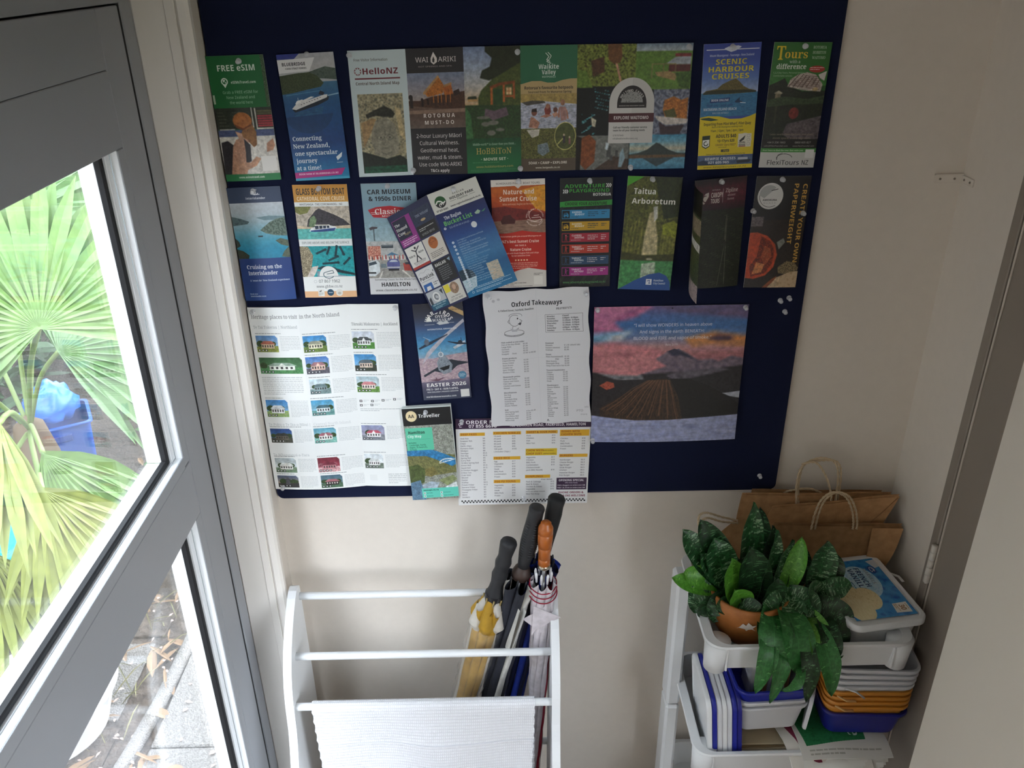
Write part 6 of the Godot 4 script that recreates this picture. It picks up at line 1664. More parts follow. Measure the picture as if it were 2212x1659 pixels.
func umbrellas() -> void:
	M.cloth_tone = noise_tex(0.02, Color(0.86, 0.86, 0.86), Color(1, 1, 1), 256, 17, 3)
	var black := mat(c8(44, 45, 48), 0.55)
	black.albedo_texture = noise_tex(0.015, Color(0.8, 0.8, 0.82), Color(1, 1, 1), 256, 19, 4)
	black.uv1_triplanar = true
	black.uv1_scale = Vector3(8, 8, 8)
	var yellow := cloth_mat(c8(184, 142, 44))
	var stone := cloth_mat(c8(206, 200, 190))
	var ink := cloth_mat(c8(48, 50, 60))
	var offw := cloth_mat(c8(212, 210, 204))
	var blue := cloth_mat(c8(26, 50, 148))
	var navy := cloth_mat(c8(22, 28, 62))
	var white := cloth_mat(c8(222, 214, 220))
	var red := cloth_mat(c8(158, 22, 52))
	# 1: yellow and stone, black grip with finger grooves, clear plastic sleeve
	var L1 := 0.965
	var u1 := umbrella("yellow and stone closed umbrella in a clear plastic sleeve, black grooved grip", Vector3(-0.0125, 0.826, 0.1265), Vector3(-0.1225, 0.372, 0.1285), L1)
	folded_canopy(u1, L1, 0.06, L1 - 0.175, func(v): return lerpf(0.010, 0.030, pow(v, 0.55)), [yellow, yellow, stone, yellow, yellow, yellow, stone, yellow], 0.5, 0.20, 0.0, 0.9)
	# loose cloth gathered above the sleeve
	for k in 6:
		var st := begin(true)
		var col: Material = [stone, yellow, stone, yellow, yellow, stone][k]
		var f := func(u: float, v: float) -> Vector3:
			var a := TAU * (k + u) / 6.0 + 0.5 - 0.5 * v
			var lob := sin(PI * u)
			var r := lerpf(0.016, 0.036 + 0.008 * lob * (1.0 if k % 2 else 0.4), sin(PI * 0.5 * v)) if v < 0.75 else lerpf(0.040, 0.028, (v - 0.75) / 0.25)
			r *= 0.88 + 0.26 * lob
			return Vector3(r * cos(a), L1 - 0.148 - 0.092 * v - 0.006 * lob * (1.0 - v), r * sin(a))
		add_grid(st, 8, 14, f)
		put(done(st), "gathered_cloth", col, u1)
	var clear := mat(Color(0.95, 0.95, 0.95, 0.08), 0.10)
	clear.transparency = BaseMaterial3D.TRANSPARENCY_ALPHA
	var sl := begin(true)
	add_grid(sl, 30, 60, func(u: float, v: float) -> Vector3:
		var a := TAU * u
		var r := lerpf(0.015, 0.0380, pow(v, 0.5)) + 0.0018 * sin(v * 120.0 + 2.0 * a) + 0.0012 * sin(v * 61.0 - a * 3.0) + 0.0015 * sin(a * 5.0) * smoothstep(0.9, 1.0, v)
		return Vector3(r * cos(a), lerpf(0.05, L1 - 0.232, v), r * sin(a)), false, true)
	put(done(sl), "plastic_sleeve", clear, u1)
	var g := []
	var G := [[0.020, -0.020], [0.0195, -0.012], [0.0165, 0.0], [0.0150, 0.016], [0.0165, 0.030], [0.0180, 0.040], [0.0155, 0.052], [0.0150, 0.056], [0.0170, 0.068], [0.0180, 0.074], [0.0152, 0.086], [0.0150, 0.092], [0.0166, 0.105], [0.0178, 0.116], [0.0185, 0.124], [0.0160, 0.130], [0.0, 0.132]]
	g.append(Vector2(0.0, -0.02))
	for q in G:
		g.append(Vector2(q[0], L1 - 0.132 + q[1]))
	var grip := lathe(u1, "grip", g, black, 28)
	lathe(grip, "collar", [Vector2(0.0204, L1 - 0.156), Vector2(0.0212, L1 - 0.151), Vector2(0.0206, L1 - 0.144)], mat(c8(36, 36, 40), 0.25), 24)
	for k in 8:
		var a := TAU * k / 8.0
		tube(u1, "rib_tip", [Vector3(0.020 * cos(a), L1 - 0.185, 0.020 * sin(a)), Vector3(0.0225 * cos(a), L1 - 0.150, 0.0225 * sin(a))], [0.0014, 0.0020], mat(c8(150, 130, 80), 0.6), 6)
	# 2: black and off-white, ribbed black grip, loose strap
	var L2 := 0.98
	var u2 := umbrella("black and off-white closed umbrella with a ribbed black grip and hanging strap", Vector3(0.0462, 0.906, 0.122), Vector3(-0.058, 0.378, 0.122), L2)
	folded_canopy(u2, L2, 0.05, L2 - 0.185, func(v): return lerpf(0.010, 0.031, pow(v, 0.6)), [ink, ink, offw, ink, ink, ink, ink, offw], -1.2, 0.30, 0.25, 2.2)
	lathe(u2, "grip", [Vector2(0, L2 - 0.158), Vector2(0.0125, L2 - 0.157), Vector2(0.0140, L2 - 0.140), Vector2(0.0165, L2 - 0.120), Vector2(0.0185, L2 - 0.090), Vector2(0.0180, L2 - 0.065), Vector2(0.0165, L2 - 0.035), Vector2(0.0160, L2 - 0.012), Vector2(0.0168, L2 - 0.004), Vector2(0.0150, L2), Vector2(0.012, L2 + 0.0006), Vector2(0.0, L2 + 0.0004)], black, 28)
	lathe(u2, "runner", [Vector2(0.0, L2 - 0.190), Vector2(0.020, L2 - 0.186), Vector2(0.0215, L2 - 0.172), Vector2(0.017, L2 - 0.160), Vector2(0.011, L2 - 0.155)], mat(c8(66, 50, 44), 0.5), 20)
	for k in 15:
		for s in [0.35, 1.25, 2.3]:
			var y := L2 - 0.035 - k * 0.0062
			var r := 0.0172 + 0.0014 * sin(PI * k / 15.0)
			var a: float = s
			tube(u2, "grip_rib", [Vector3(r * cos(a - 0.22), y, r * sin(a - 0.22)), Vector3((r + 0.0006) * cos(a), y, (r + 0.0006) * sin(a)), Vector3(r * cos(a + 0.22), y, r * sin(a + 0.22))], 0.0009, mat(c8(70, 71, 74), 0.5), 5)
	rib_tips(u2, L2 - 0.182, 0.0235, black)
	var strap := []
	for k in 25:
		var v := k / 24.0
		strap.append(Vector3(lerpf(0.020, 0.006, v) - 0.012 * sin(TAU * v * 0.5), L2 - 0.245 - 0.115 * sin(PI * v) * (1.0 if v < 0.5 else 1.0), 0.034 + 0.012 * sin(PI * v)))
	var ss := begin(true)
	add_grid(ss, 2, 24, func(u: float, v: float) -> Vector3:
		var p: Vector3 = strap[roundi(v * 24)]
		return p + Vector3((u - 0.5) * 0.006, 0, (u - 0.5) * 0.020 * (0.5 + sin(PI * v))))
	put(done(ss), "strap", offw, u2)
	# 3: blue and navy, big smooth grip, behind the others
	var L3 := 1.0
	var u3 := umbrella("blue and navy closed umbrella with a tall smooth black grip, nearest the wall", Vector3(0.0885, 0.9125, 0.098), Vector3(-0.003, 0.380, 0.101), L3)
	folded_canopy(u3, L3, 0.05, L3 - 0.165, func(v): return lerpf(0.009, 0.026, pow(v, 0.6)), [blue, navy, blue, navy, blue, offw, blue, navy], -1.1, 0.32, 0.3, 0.4)
	lathe(u3, "grip", [Vector2(0, L3 - 0.150), Vector2(0.0115, L3 - 0.150), Vector2(0.0135, L3 - 0.110), Vector2(0.0165, L3 - 0.070), Vector2(0.0180, L3 - 0.040), Vector2(0.0172, L3 - 0.022), Vector2(0.0185, L3 - 0.010), Vector2(0.0186, L3 - 0.004), Vector2(0.0160, L3), Vector2(0.0, L3 + 0.001)], mat(c8(30, 31, 33), 0.7), 28)
	rib_tips(u3, L3 - 0.160, 0.0215, black, 8, 0.0028)
	# 4: white with crimson edges, turned wooden grip
	var L4 := 0.90
	var u4 := umbrella("white closed umbrella with crimson edges and an orange wooden grip", Vector3(0.0632, 0.886, 0.146), Vector3(0.0472, 0.400, 0.134), L4)
	folded_canopy(u4, L4, 0.05, L4 - 0.150, func(v): return lerpf(0.008, 0.0245, pow(v, 0.5)), [white, white, red, white, white, white, white, white], -1.9, 0.16, 0.1, -0.75)
	for k in 3:
		var pts := []
		for i in 22:
			var a := -0.35 + PI * 1.2 * i / 21.0
			var r := 0.0288 + 0.0010 * k
			pts.append(Vector3(r * cos(a), L4 - 0.158 - 0.012 * k - 0.012 * sin(PI * i / 21.0), r * sin(a)))
		tube(u4, "crimson_edge", pts, 0.0013, red, 6, 1.0)
	var fl := begin()
	add_prism(fl, PackedVector2Array([Vector2(-0.012, -0.27), Vector2(0.040, -0.236), Vector2(-0.020, -0.205), Vector2(-0.022, -0.29)]), 0.0255, 0.0263, Transform3D(Basis(), Vector3(0, L4, 0)))
	add_prism(fl, PackedVector2Array([Vector2(0.010, -0.205), Vector2(-0.042, -0.245), Vector2(0.0, -0.285)]), 0.0225, 0.0232, Transform3D(Basis(), Vector3(0, L4, 0)))
	put(done(fl), "loose_corner", white, u4)
	var wood := mat(c8(214, 122, 38), 0.28)
	wood.clearcoat_enabled = true
	wood.clearcoat = 0.6
	wood.albedo_texture = noise_tex(0.03, Color(0.82, 0.76, 0.7), Color(1, 1, 1), 128, 23, 3)
	var gw := []
	for q in [[0.0, -0.112], [0.0128, -0.111], [0.0128, -0.095], [0.0122, -0.0945], [0.0128, -0.094], [0.0130, -0.075], [0.0142, -0.0655], [0.0136, -0.065], [0.0144, -0.0645], [0.0156, -0.045], [0.0158, -0.030], [0.0152, -0.0295], [0.0158, -0.029], [0.0155, -0.016], [0.0140, -0.012], [0.0118, -0.010], [0.0112, -0.004], [0.0085, -0.001], [0.0, 0.0]]:
		gw.append(Vector2(q[0], L4 + q[1]))
	var wg := lathe(u4, "grip", gw, wood, 28)
	lathe(wg, "metal_ring", [Vector2(0.0118, L4 - 0.121), Vector2(0.0136, L4 - 0.119), Vector2(0.0136, L4 - 0.112), Vector2(0.0122, L4 - 0.1105)], mat(c8(205, 196, 180), 0.18, 1.0), 24)
	rib_tips(u4, L4 - 0.132, 0.0165, mat(c8(236, 236, 240), 0.4), 8, 0.0030)

# ------------------------------------------------------------------ trolley and what stands on it

func rr(w: float, d: float, r: float, n := 6) -> PackedVector2Array:
	# rounded rectangle in (x, z), centred
	var p := PackedVector2Array()
	for q in [[w / 2 - r, d / 2 - r, 0.0], [-w / 2 + r, d / 2 - r, PI / 2], [-w / 2 + r, -d / 2 + r, PI], [w / 2 - r, -d / 2 + r, PI * 1.5]]:
		for k in n + 1:
			var a: float = q[2] + PI / 2 * k / n
			p.append(Vector2(q[0] + r * cos(a), q[1] + r * sin(a)))
	return p

func loft(st: SurfaceTool, rings: Array) -> void:
	# rings: [width, depth, corner radius, height] one after another; open ends unless a ring of no size closes them
	for i in rings.size() - 1:
		var a := rr(rings[i][0], rings[i][1], rings[i][2])
		var b := rr(rings[i + 1][0], rings[i + 1][1], rings[i + 1][2])
		var ya: float = rings[i][3]
		var yb: float = rings[i + 1][3]
		st.set_smooth_group(i + 1 if rings[i].size() > 4 else 0)
		for k in a.size():
			var l := (k + 1) % a.size()
			var p := [Vector3(a[k].x, ya, a[k].y), Vector3(a[l].x, ya, a[l].y), Vector3(b[l].x, yb, b[l].y), Vector3(b[k].x, yb, b[k].y)]
			for q in [0, 1, 2, 0, 2, 3]:
				st.add_vertex(p[q])

func tub_mesh(w: float, d: float, h: float, taper := 0.86, wall := 0.0016, rim := 0.006) -> ArrayMesh:
	# open box: outer wall up, rolled rim, inner wall down, floor
	var st := begin(true)
	var r := 0.022
	var tw := w * taper
	var td := d * taper
	loft(st, [[0.004, 0.004, 0.001, 0.0], [tw - 0.008, td - 0.008, r, 0.0, 1], [tw, td, r, 0.004], [w - 0.004, d - 0.004, r, h - 0.0095, 1], [w + rim, d + rim, r + 0.003, h - 0.0085, 1], [w + rim + 0.002, d + rim + 0.002, r + 0.003, h - 0.004], [w + rim, d + rim, r + 0.003, h, 1], [w - wall * 2, d - wall * 2, r, h, 1], [tw - wall * 2, td - wall * 2, r, 0.005, 1], [0.004, 0.004, 0.001, 0.0026]])
	return done(st)

func lid_mesh(w: float, d: float, h: float) -> ArrayMesh:
	var st := begin(true)
	loft(st, [[0.004, 0.004, 0.001, h - 0.002], [w - 0.022, d - 0.022, 0.016, h - 0.002, 1], [w - 0.018, d - 0.018, 0.018, h, 1], [w - 0.006, d - 0.006, 0.022, h], [w, d, 0.024, h - 0.003], [w, d, 0.024, 0.0, 1], [w - 0.003, d - 0.003, 0.023, 0.0, 1], [w - 0.003, d - 0.003, 0.023, h - 0.005, 1], [0.004, 0.004, 0.001, h - 0.005]])
	return done(st)

func trolley() -> void:
	var F := -0.12
	var t := thing("plastic_trolley", "white plastic tray trolley in the corner under the pinboard", "trolley", Vector3(0.579, F, 0.180))
	for k in 3:
		var rim := 0.83 - 0.30 * k       # height of the rim above the floor
		var tr := Node3D.new()
		tr.name = "tray"
		tr.position = Vector3(0, rim, 0)
		t.add_child(tr, true)
		var st := begin(true)
		loft(st, [[0.004, 0.004, 0.001, -0.072], [0.372, 0.264, 0.028, -0.072, 1], [0.378, 0.270, 0.030, -0.068], [0.392, 0.288, 0.034, -0.010, 1], [0.412, 0.300, 0.036, -0.009, 1], [0.416, 0.303, 0.036, -0.004], [0.413, 0.300, 0.036, 0.0, 1], [0.376, 0.284, 0.030, 0.0, 1], [0.362, 0.260, 0.026, -0.062, 1], [0.004, 0.004, 0.001, -0.066]])
		put(done(st), "tray_shell", M.plastic_white, tr)
		for sx in [-1.0, 1.0]:
			# rounded front corner sleeves
			var c := begin(true)
			add_tube(c, [Vector3(sx * 0.182, -0.074, 0.122), Vector3(sx * 0.182, -0.004, 0.126)], [0.0225, 0.0262], 18)
			put(done(c), "corner_sleeve", M.plastic_white, tr)
			var f := begin()
			add_box(f, Vector3(sx * 0.1655 - 0.002, -0.066, 0.1415), Vector3(sx * 0.1655 + 0.002, -0.012, 0.1475), 0.001)
			put(done(f), "rib", M.plastic_white, tr)
	for sx in [-1.0, 1.0]:
		for q in [[0.03, 0.46], [0.46, 0.83]]:
			var p := begin()
			add_box(p, Vector3(sx * 0.213 - 0.016, q[0], -0.110), Vector3(sx * 0.213 + 0.016, q[1] - 0.004, -0.050), 0.006)
			put(done(p), "post", M.plastic_white, t)
		for z in [-0.09, 0.08]:
			var wh := begin(true)
			add_tube(wh, [Vector3(sx * 0.17 - 0.008, 0.022, z), Vector3(sx * 0.17 + 0.008, 0.022, z)], 0.022, 18)
			var wo := put(done(wh), "castor", mat(c8(60, 60, 64), 0.5), t)
			tube(wo, "castor_stem", [Vector3(sx * 0.17, 0.040, z), Vector3(sx * 0.17, 0.165, z)], 0.006, M.plastic_white, 8)
	paper_bags()
	ice_cream_tub()
	lower_shelf()
	plant()

func kraft(seed_: int, tone := 1.0) -> StandardMaterial3D:
	var m := mat(c8(int(200 * tone), int(156 * tone), int(112 * tone)), 0.85, 0.0, 0.25)
	m.albedo_texture = noise_tex(0.03, Color(0.86, 0.84, 0.82), Color(1, 1, 1), 256, seed_, 5)
	m.uv1_triplanar = true
	m.uv1_scale = Vector3(5, 5, 5)
	return m

func paper_bag(label: String, x0: float, x1: float, top0: float, top1: float, z: float, base0: float, base1: float, depth: float, lean: float, m: Material) -> Node3D:
	# flattened bag: front and back sheets joined by folded sides, open at the top
	var yb := 0.6465
	var t := thing("paper_bag", label, "paper bag", Vector3(0, 0, 0), "brown paper bags on the trolley")
	var front := func(u: float, v: float) -> Vector3:
		var a := Vector3(lerpf(base0, base1, u), yb, z)
		var b := Vector3(lerpf(x0, x1, u), lerpf(top0, top1, u), z + lean)
		var p := a.lerp(b, v)
		p.z += depth * 0.5 + 0.0016 * sin(u * 9.0 + v * 4.0) + 0.0012 * sin(v * 13.0 + u * 2.0) - 0.3 * depth * v
		return p
	var back := func(u: float, v: float) -> Vector3:
		var p: Vector3 = front.call(u, v)
		p.z -= depth * (1.0 - 0.6 * v)
		p.y += 0.004 * v
		return p
	sheet(t, "front_sheet", front, 0.0003, m, m, 12, 10)
	sheet(t, "back_sheet", back, 0.0003, m, m, 12, 10)
	for s in [0.0, 1.0]:
		var st := begin(true)
		var inward: float = 0.010 if s == 0.0 else -0.010
		add_grid(st, 4, 8, func(u: float, v: float) -> Vector3:
			var p: Vector3 = front.call(s, v).lerp(back.call(s, v), u)
			return p + Vector3(inward * sin(PI * u), 0, 0))
		put(done(st), "gusset", m, t)
	var fl := begin()
	var f0: Vector3 = front.call(0, 0)
	var f1: Vector3 = front.call(1, 0)
	add_box(fl, Vector3(base0, yb - 0.0008, z - depth * 0.5), Vector3(base1, yb, z + depth * 0.5))
	put(done(fl), "base_sheet", m, t)
	return t

func cord(t: Node, ctrl: Array, m: Material, called := "handle") -> void:
	# twisted paper cord: two strands wound round each other
	var path := smooth_path(ctrl, 10)
	var h := Node3D.new()
	h.name = called
	t.add_child(h, true)
	for s in 2:
		var pts := []
		for k in path.size():
			var d: Vector3 = (path[mini(k + 1, path.size() - 1)] - path[maxi(k - 1, 0)]).normalized()
			var n := d.cross(Vector3.BACK).normalized()
			var b := d.cross(n)
			var a := k * 1.1 + PI * s
			pts.append(path[k] + (n * cos(a) + b * sin(a)) * 0.0012)
		tube(h, "strand", pts, 0.0016, m, 6)

func paper_bags() -> void:
	var k1 := kraft(31, 1.0)
	var k2 := kraft(32, 0.94)
	var k3 := kraft(33, 1.04)
	var cm := mat(c8(206, 184, 152), 0.85)
	var b4 := paper_bag("flat brown paper bag at the very back, against the wall", 0.520, 0.806, 0.872, 0.863, 0.0395, 0.500, 0.752, 0.005, -0.012, k2)
	cord(b4, [Vector3(0.585, 0.862, 0.032), Vector3(0.600, 0.874, 0.034), Vector3(0.640, 0.880, 0.036), Vector3(0.672, 0.866, 0.033)], cm)
	var b3 := paper_bag("wide brown paper bag with tall rope handles, second from the wall", 0.494, 0.818, 0.874, 0.870, 0.0500, 0.470, 0.755, 0.008, -0.004, k1)
	for o in [[0.0, 0.0], [0.006, -0.006]]:
		cord(b3, [Vector3(0.612 + o[0], 0.845, 0.056 + o[1]), Vector3(0.607 + o[0], 0.905, 0.050 + o[1]), Vector3(0.616 + o[0], 0.945, 0.045 + o[1]), Vector3(0.650 + o[0], 0.962 + o[1], 0.043), Vector3(0.682 + o[0], 0.952, 0.045), Vector3(0.694 + o[0], 0.920, 0.048), Vector3(0.696 + o[0], 0.850, 0.055 + o[1])], cm)
	cord(b3, [Vector3(0.612, 0.950, 0.047), Vector3(0.640, 0.955, 0.050), Vector3(0.664, 0.925, 0.053), Vector3(0.682, 0.880, 0.056), Vector3(0.686, 0.850, 0.056)], cm)
	var b2 := paper_bag("brown paper bag with a diagonal crease at its right corner", 0.556, 0.826, 0.852, 0.878, 0.0640, 0.500, 0.757, 0.008, 0.002, k3)
	var cr := begin(true)
	add_tube(cr, [Vector3(0.822, 0.876, 0.0705), Vector3(0.800, 0.846, 0.0712), Vector3(0.775, 0.815, 0.0715)], 0.0006, 5)
	put(done(cr), "crease", kraft(35, 0.8), b2)
	var b1 := paper_bag("front brown paper bag with a looped rope handle, behind the ice cream tub", 0.560, 0.838, 0.820, 0.812, 0.0785, 0.520, 0.760, 0.010, 0.004, k2)
	for o in [0.0, 0.008]:
		cord(b1, [Vector3(0.639 + o, 0.810, 0.088), Vector3(0.641 + o, 0.850, 0.088), Vector3(0.650 + o, 0.885, 0.087), Vector3(0.672 + o, 0.903, 0.086), Vector3(0.700 + o, 0.892, 0.086), Vector3(0.718 + o, 0.862, 0.087), Vector3(0.727 + o, 0.830, 0.088), Vector3(0.729 + o, 0.808, 0.088)], cm)
	# torn flap of the front bag leaning to the right
	var fl := begin(true)
	add_grid(fl, 6, 8, func(u: float, v: float) -> Vector3: return Vector3(lerpf(0.770, 0.836 - 0.030 * v, u), 0.812 - 0.12 * v, 0.0905 + 0.010 * u * sin(PI * v) + 0.004 * u))
	put(done(fl), "torn_flap", k1, b1)
	# handle of a bag that has slipped to the left, behind the plant
	var lb := thing("rope_handle_bag", "small brown bag behind the plant, its rope handle poking out to the left", "paper bag", Vector3.ZERO, "brown paper bags on the trolley")
	sheet(lb, "front_sheet", quad_sheet(Vector3(0.440, 0.800, 0.085), Vector3(0.500, 0.860, 0.080), Vector3(0.520, 0.6470, 0.088), Vector3(0.440, 0.6470, 0.090)), 0.0004, k1, k1, 4, 6)
	sheet(lb, "back_sheet", quad_sheet(Vector3(0.444, 0.800, 0.080), Vector3(0.500, 0.856, 0.076), Vector3(0.520, 0.6470, 0.083), Vector3(0.444, 0.6470, 0.084)), 0.0004, k1, k1, 4, 6)
	cord(lb, [Vector3(0.478, 0.835, 0.086), Vector3(0.440, 0.850, 0.092), Vector3(0.410, 0.862, 0.094), Vector3(0.394, 0.860, 0.095), Vector3(0.390, 0.845, 0.096), Vector3(0.396, 0.822, 0.096), Vector3(0.412, 0.800, 0.096)], cm)
	cord(lb, [Vector3(0.478, 0.832, 0.090), Vector3(0.440, 0.842, 0.098), Vector3(0.412, 0.853, 0.100), Vector3(0.398, 0.850, 0.101), Vector3(0.396, 0.835, 0.101), Vector3(0.405, 0.806, 0.100)], cm)

func ice_cream_tub() -> void:
	var t := thing("ice_cream_tub", "white ice cream tub with a blue printed lid, right side of the top tray", "tub", Vector3(0.726, 0.6465, 0.196))
	t.rotation.y = deg_to_rad(8.0)
	put(tub_mesh(0.150, 0.196, 0.082, 0.88), "tub_body", M.plastic_white, t)
	var lid := put(lid_mesh(0.166, 0.212, 0.014), "lid", M.plastic_white, t, Transform3D(Basis(), Vector3(0, 0.0755, 0)))
	# printed top: drawn as read from the right-hand side
	var c := Canvas.new(self, 190, 144, 4, "1c6ab4")
	c.N([0, 0, 190, 0, 190, 144, 0, 144], ["1450a8", "2c86cc", "3f9cd8", "1c5ab0"], 0.006, 401)
	c.N(c.ring(74, 66, 54, 40), ["9ccce8", "c4e2f2", "7ebce0"], 0.012, 402)
	c.P([4, 0, 30, 0, 34, 12, 8, 22], "d8e4ee")
	c.E(38, 22, 14, 9, "1a4a92"); c.PL(c.ring(38, 22, 9, 5, 0.4, 5.6, 18), 1.6, "dfeaf2"); c.PL([32, 22, 40, 18, 44, 24], 1.4, "dfeaf2")
	c.T("MARVELS", 58, 40, 56, 8, "8fa4b8"); c.T("FRENCH", 60, 58, 70, 12, "143a6c"); c.T("VANILLA", 66, 75, 78, 12, "143a6c")
	c.K(70, 90, 30, 2, 5, "3a6a9c", 4)
	c.N(c.ring(128, 84, 36, 30), ["e0cf9a", "f0e2b8", "d0bc84"], 0.05, 403, 3, 1); c.N(c.ring(112, 118, 38, 28), ["dcca92", "eddfb2", "ccb67c"], 0.05, 404, 3, 1); c.N(c.ring(160, 116, 36, 30), ["e4d6a4", "f2e6c0"], 0.05, 405, 3, 1)
	c.N(c.ring(20, 126, 20, 14), ["e4d6a4", "f2e6c0"], 0.04, 406, 2, 1)
	c.P([150, 6, 182, 8, 180, 44, 152, 40], "e8e4dc"); c.T("30", 166, 22, 20, 12, "8a6a3c"); c.K(154, 32, 22, 2, 4, "a8946c", 8); c.K(155, 10, 22, 1, 4, "a8946c", 9)
	var st := begin()
	var y := 0.0906
	var w := 0.132
	var d := 0.178
	for q in [[-1, -1, 0.0, 1.0], [1, -1, 0.0, 0.0], [1, 1, 1.0, 0.0], [-1, -1, 0.0, 1.0], [1, 1, 1.0, 0.0], [-1, 1, 1.0, 1.0]]:
		st.set_uv(Vector2(q[2], q[3]))
		st.add_vertex(Vector3(q[0] * w * 0.5, y - 0.0755, q[1] * d * 0.5))
	put(done(st), "lid_print", print_mat(c, 0.25), lid)
	tube(lid, "pull_tab", [Vector3(0.084, 0.004, -0.050), Vector3(0.100, 0.003, -0.036), Vector3(0.102, 0.001, -0.020)], 0.004, M.plastic_white, 8, 0.3)

func place_tub(label: String, mesh: Mesh, m: Material, at: Vector3, turn: float, group: String, called := "plastic_tub") -> Node3D:
	var t := thing(called, label, "tub", at, group)
	t.rotation.y = turn
	put(mesh, "tub_body", m, t)
	return t

func torn_tag(t: Node, p: Array, m: Material) -> void:
	tube(t, "torn_tab", p, 0.0035, m, 6, 0.3)

func lower_shelf() -> void:
	var yf := 0.3465
	var milky := mat(c8(214, 216, 222), 0.4)
	milky.backlight_enabled = true
	milky.backlight = Color(0.25, 0.25, 0.26)
	var blue := mat(c8(28, 40, 150), 0.35)
	var deep := mat(c8(30, 34, 128), 0.38)
	var orange := mat(c8(206, 138, 52), 0.4)
	# newspapers folded over the front edge
	var news := thing("newspaper", "folded newspaper with a maroon and white title strip, under the tubs", "newspaper", Vector3.ZERO, "papers on the lower tray")
	var c1 := Canvas.new(self, 100, 60, 4, "dad6cf")
	c1.P([4, 0, 22, 0, 40, 60, 22, 60], "7c2340"); c1.T("JUST C", 26, 26, 40, 12, "e6dfda", "R", 1); c1.K(46, 8, 44, 12, 4.2, "a8a49c", 3)
	var np := print_mat(c1, 0.8)
	sheet(news, "top_sheet", func(u: float, v: float) -> Vector3:
		var x := lerpf(0.548, 0.720, u) + 0.030 * v
		var y := 0.4180 - 0.004 * v
		if v > 0.6:
			y -= 0.14 * pow(v - 0.6, 1.5)
		return Vector3(x, y + 0.003 * sin(u * 6.0), lerpf(0.225, 0.350, v)), 0.003, np, M.paper, 10, 10)
	var gr := thing("newspaper", "green and white newspaper lying over the maroon one", "newspaper", Vector3.ZERO, "papers on the lower tray")
	var c2 := Canvas.new(self, 100, 80, 4, "d4d2cc")
	c2.N([0, 0, 84, 0, 76, 60, 8, 66], ["186a3c", "237d48", "135a32"], 0.03, 411); c2.T("The", 66, 40, 36, 14, "d6e6da", "R", 1); c2.K(10, 70, 80, 2, 4, "a8a69e", 5)
	sheet(gr, "top_sheet", func(u: float, v: float) -> Vector3:
		var x := lerpf(0.585, 0.775, u) + 0.012 * v
		var y := 0.4245
		if v > 0.72:
			y -= 0.10 * pow(v - 0.72, 1.4)
		return Vector3(x, y + 0.002 * sin(u * 8.0 + v * 5.0), lerpf(0.200, 0.345, v)), 0.0015, print_mat(c2, 0.8), M.paper, 10, 10)
	var gz := thing("newspaper", "crumpled grey newspaper edge hanging over the tray front", "newspaper", Vector3.ZERO, "papers on the lower tray")
	for k in 3:
		sheet(gz, "folded_page", func(u: float, v: float) -> Vector3:
			return Vector3(lerpf(0.600 + 0.02 * k, 0.785 - 0.006 * k, u), 0.4105 - 0.0030 * k - 0.026 * v * v - 0.004 * sin(u * 7.0 + k) * v, lerpf(0.300, 0.354 + 0.004 * k - 0.02 * u, v)), 0.0006, M.paper, M.paper, 12, 6)
	var st0 := thing("paper_stack", "small pile of cream envelopes and paper in the lower tray", "paper", Vector3.ZERO, "papers on the lower tray")
	for k in 9:
		var bx := begin()
		add_box(bx, Vector3(0.462 + 0.004 * (k % 3), yf + 0.0003 + k * 0.0055, 0.17), Vector3(0.590 - 0.003 * (k % 2), yf + 0.0048 + k * 0.0055, 0.292 - 0.002 * (k % 4)), 0.0015, Transform3D(Basis(), Vector3.ZERO))
		put(done(bx), "sheet_bundle", [mat(c8(214, 184, 138), 0.8), mat(c8(232, 226, 214), 0.8), mat(c8(222, 204, 170), 0.8)][k % 3], st0)
	# middle: tubs with a blue one on top full of wafers
	var mt := tub_mesh(0.152, 0.150, 0.078, 0.87)
	place_tub("white tub under the blue tub, middle of the lower tray", mt, milky, Vector3(0.532, 0.4330, 0.222), 0.06, "tubs on the lower tray")
	place_tub("white tub nested between the lower white tub and the blue tub", mt, milky, Vector3(0.532, 0.4490, 0.222), 0.05, "tubs on the lower tray")
	var bt := place_tub("blue open tub holding upright pale strips, middle of the lower tray", tub_mesh(0.158, 0.154, 0.090, 0.86), blue, Vector3(0.533, 0.4680, 0.222), 0.05, "tubs on the lower tray")
	for k in 7:
		var s := thing("wafer_pack", "pale upright strip in the blue tub, %s" % ["leftmost of the row", "second from the left", "third from the left", "middle of the row", "third from the right", "second from the right", "rightmost of the row"][k], "packet", Vector3(0.506 + k * 0.0125, 0.4715, 0.205 + 0.004 * (k % 3)), "pale strips in the blue tub")
		var b := begin()
		add_box(b, Vector3(-0.0045, 0.0, -0.03), Vector3(0.0045, 0.092 + 0.006 * (k % 3), 0.03), 0.001)
		put(done(b), "wrapper", [M.paper, mat(c8(206, 204, 200), 0.6), mat(c8(198, 150, 96), 0.6), M.paper][k % 4], s)
	# right: stack of nested tubs
	var big := tub_mesh(0.172, 0.150, 0.070, 0.87)
	var base := place_tub("deep blue tub at the foot of the right-hand stack", big, deep, Vector3(0.733, 0.4275, 0.233), -0.04, "tubs in the right-hand stack")
	var y := 0.4275
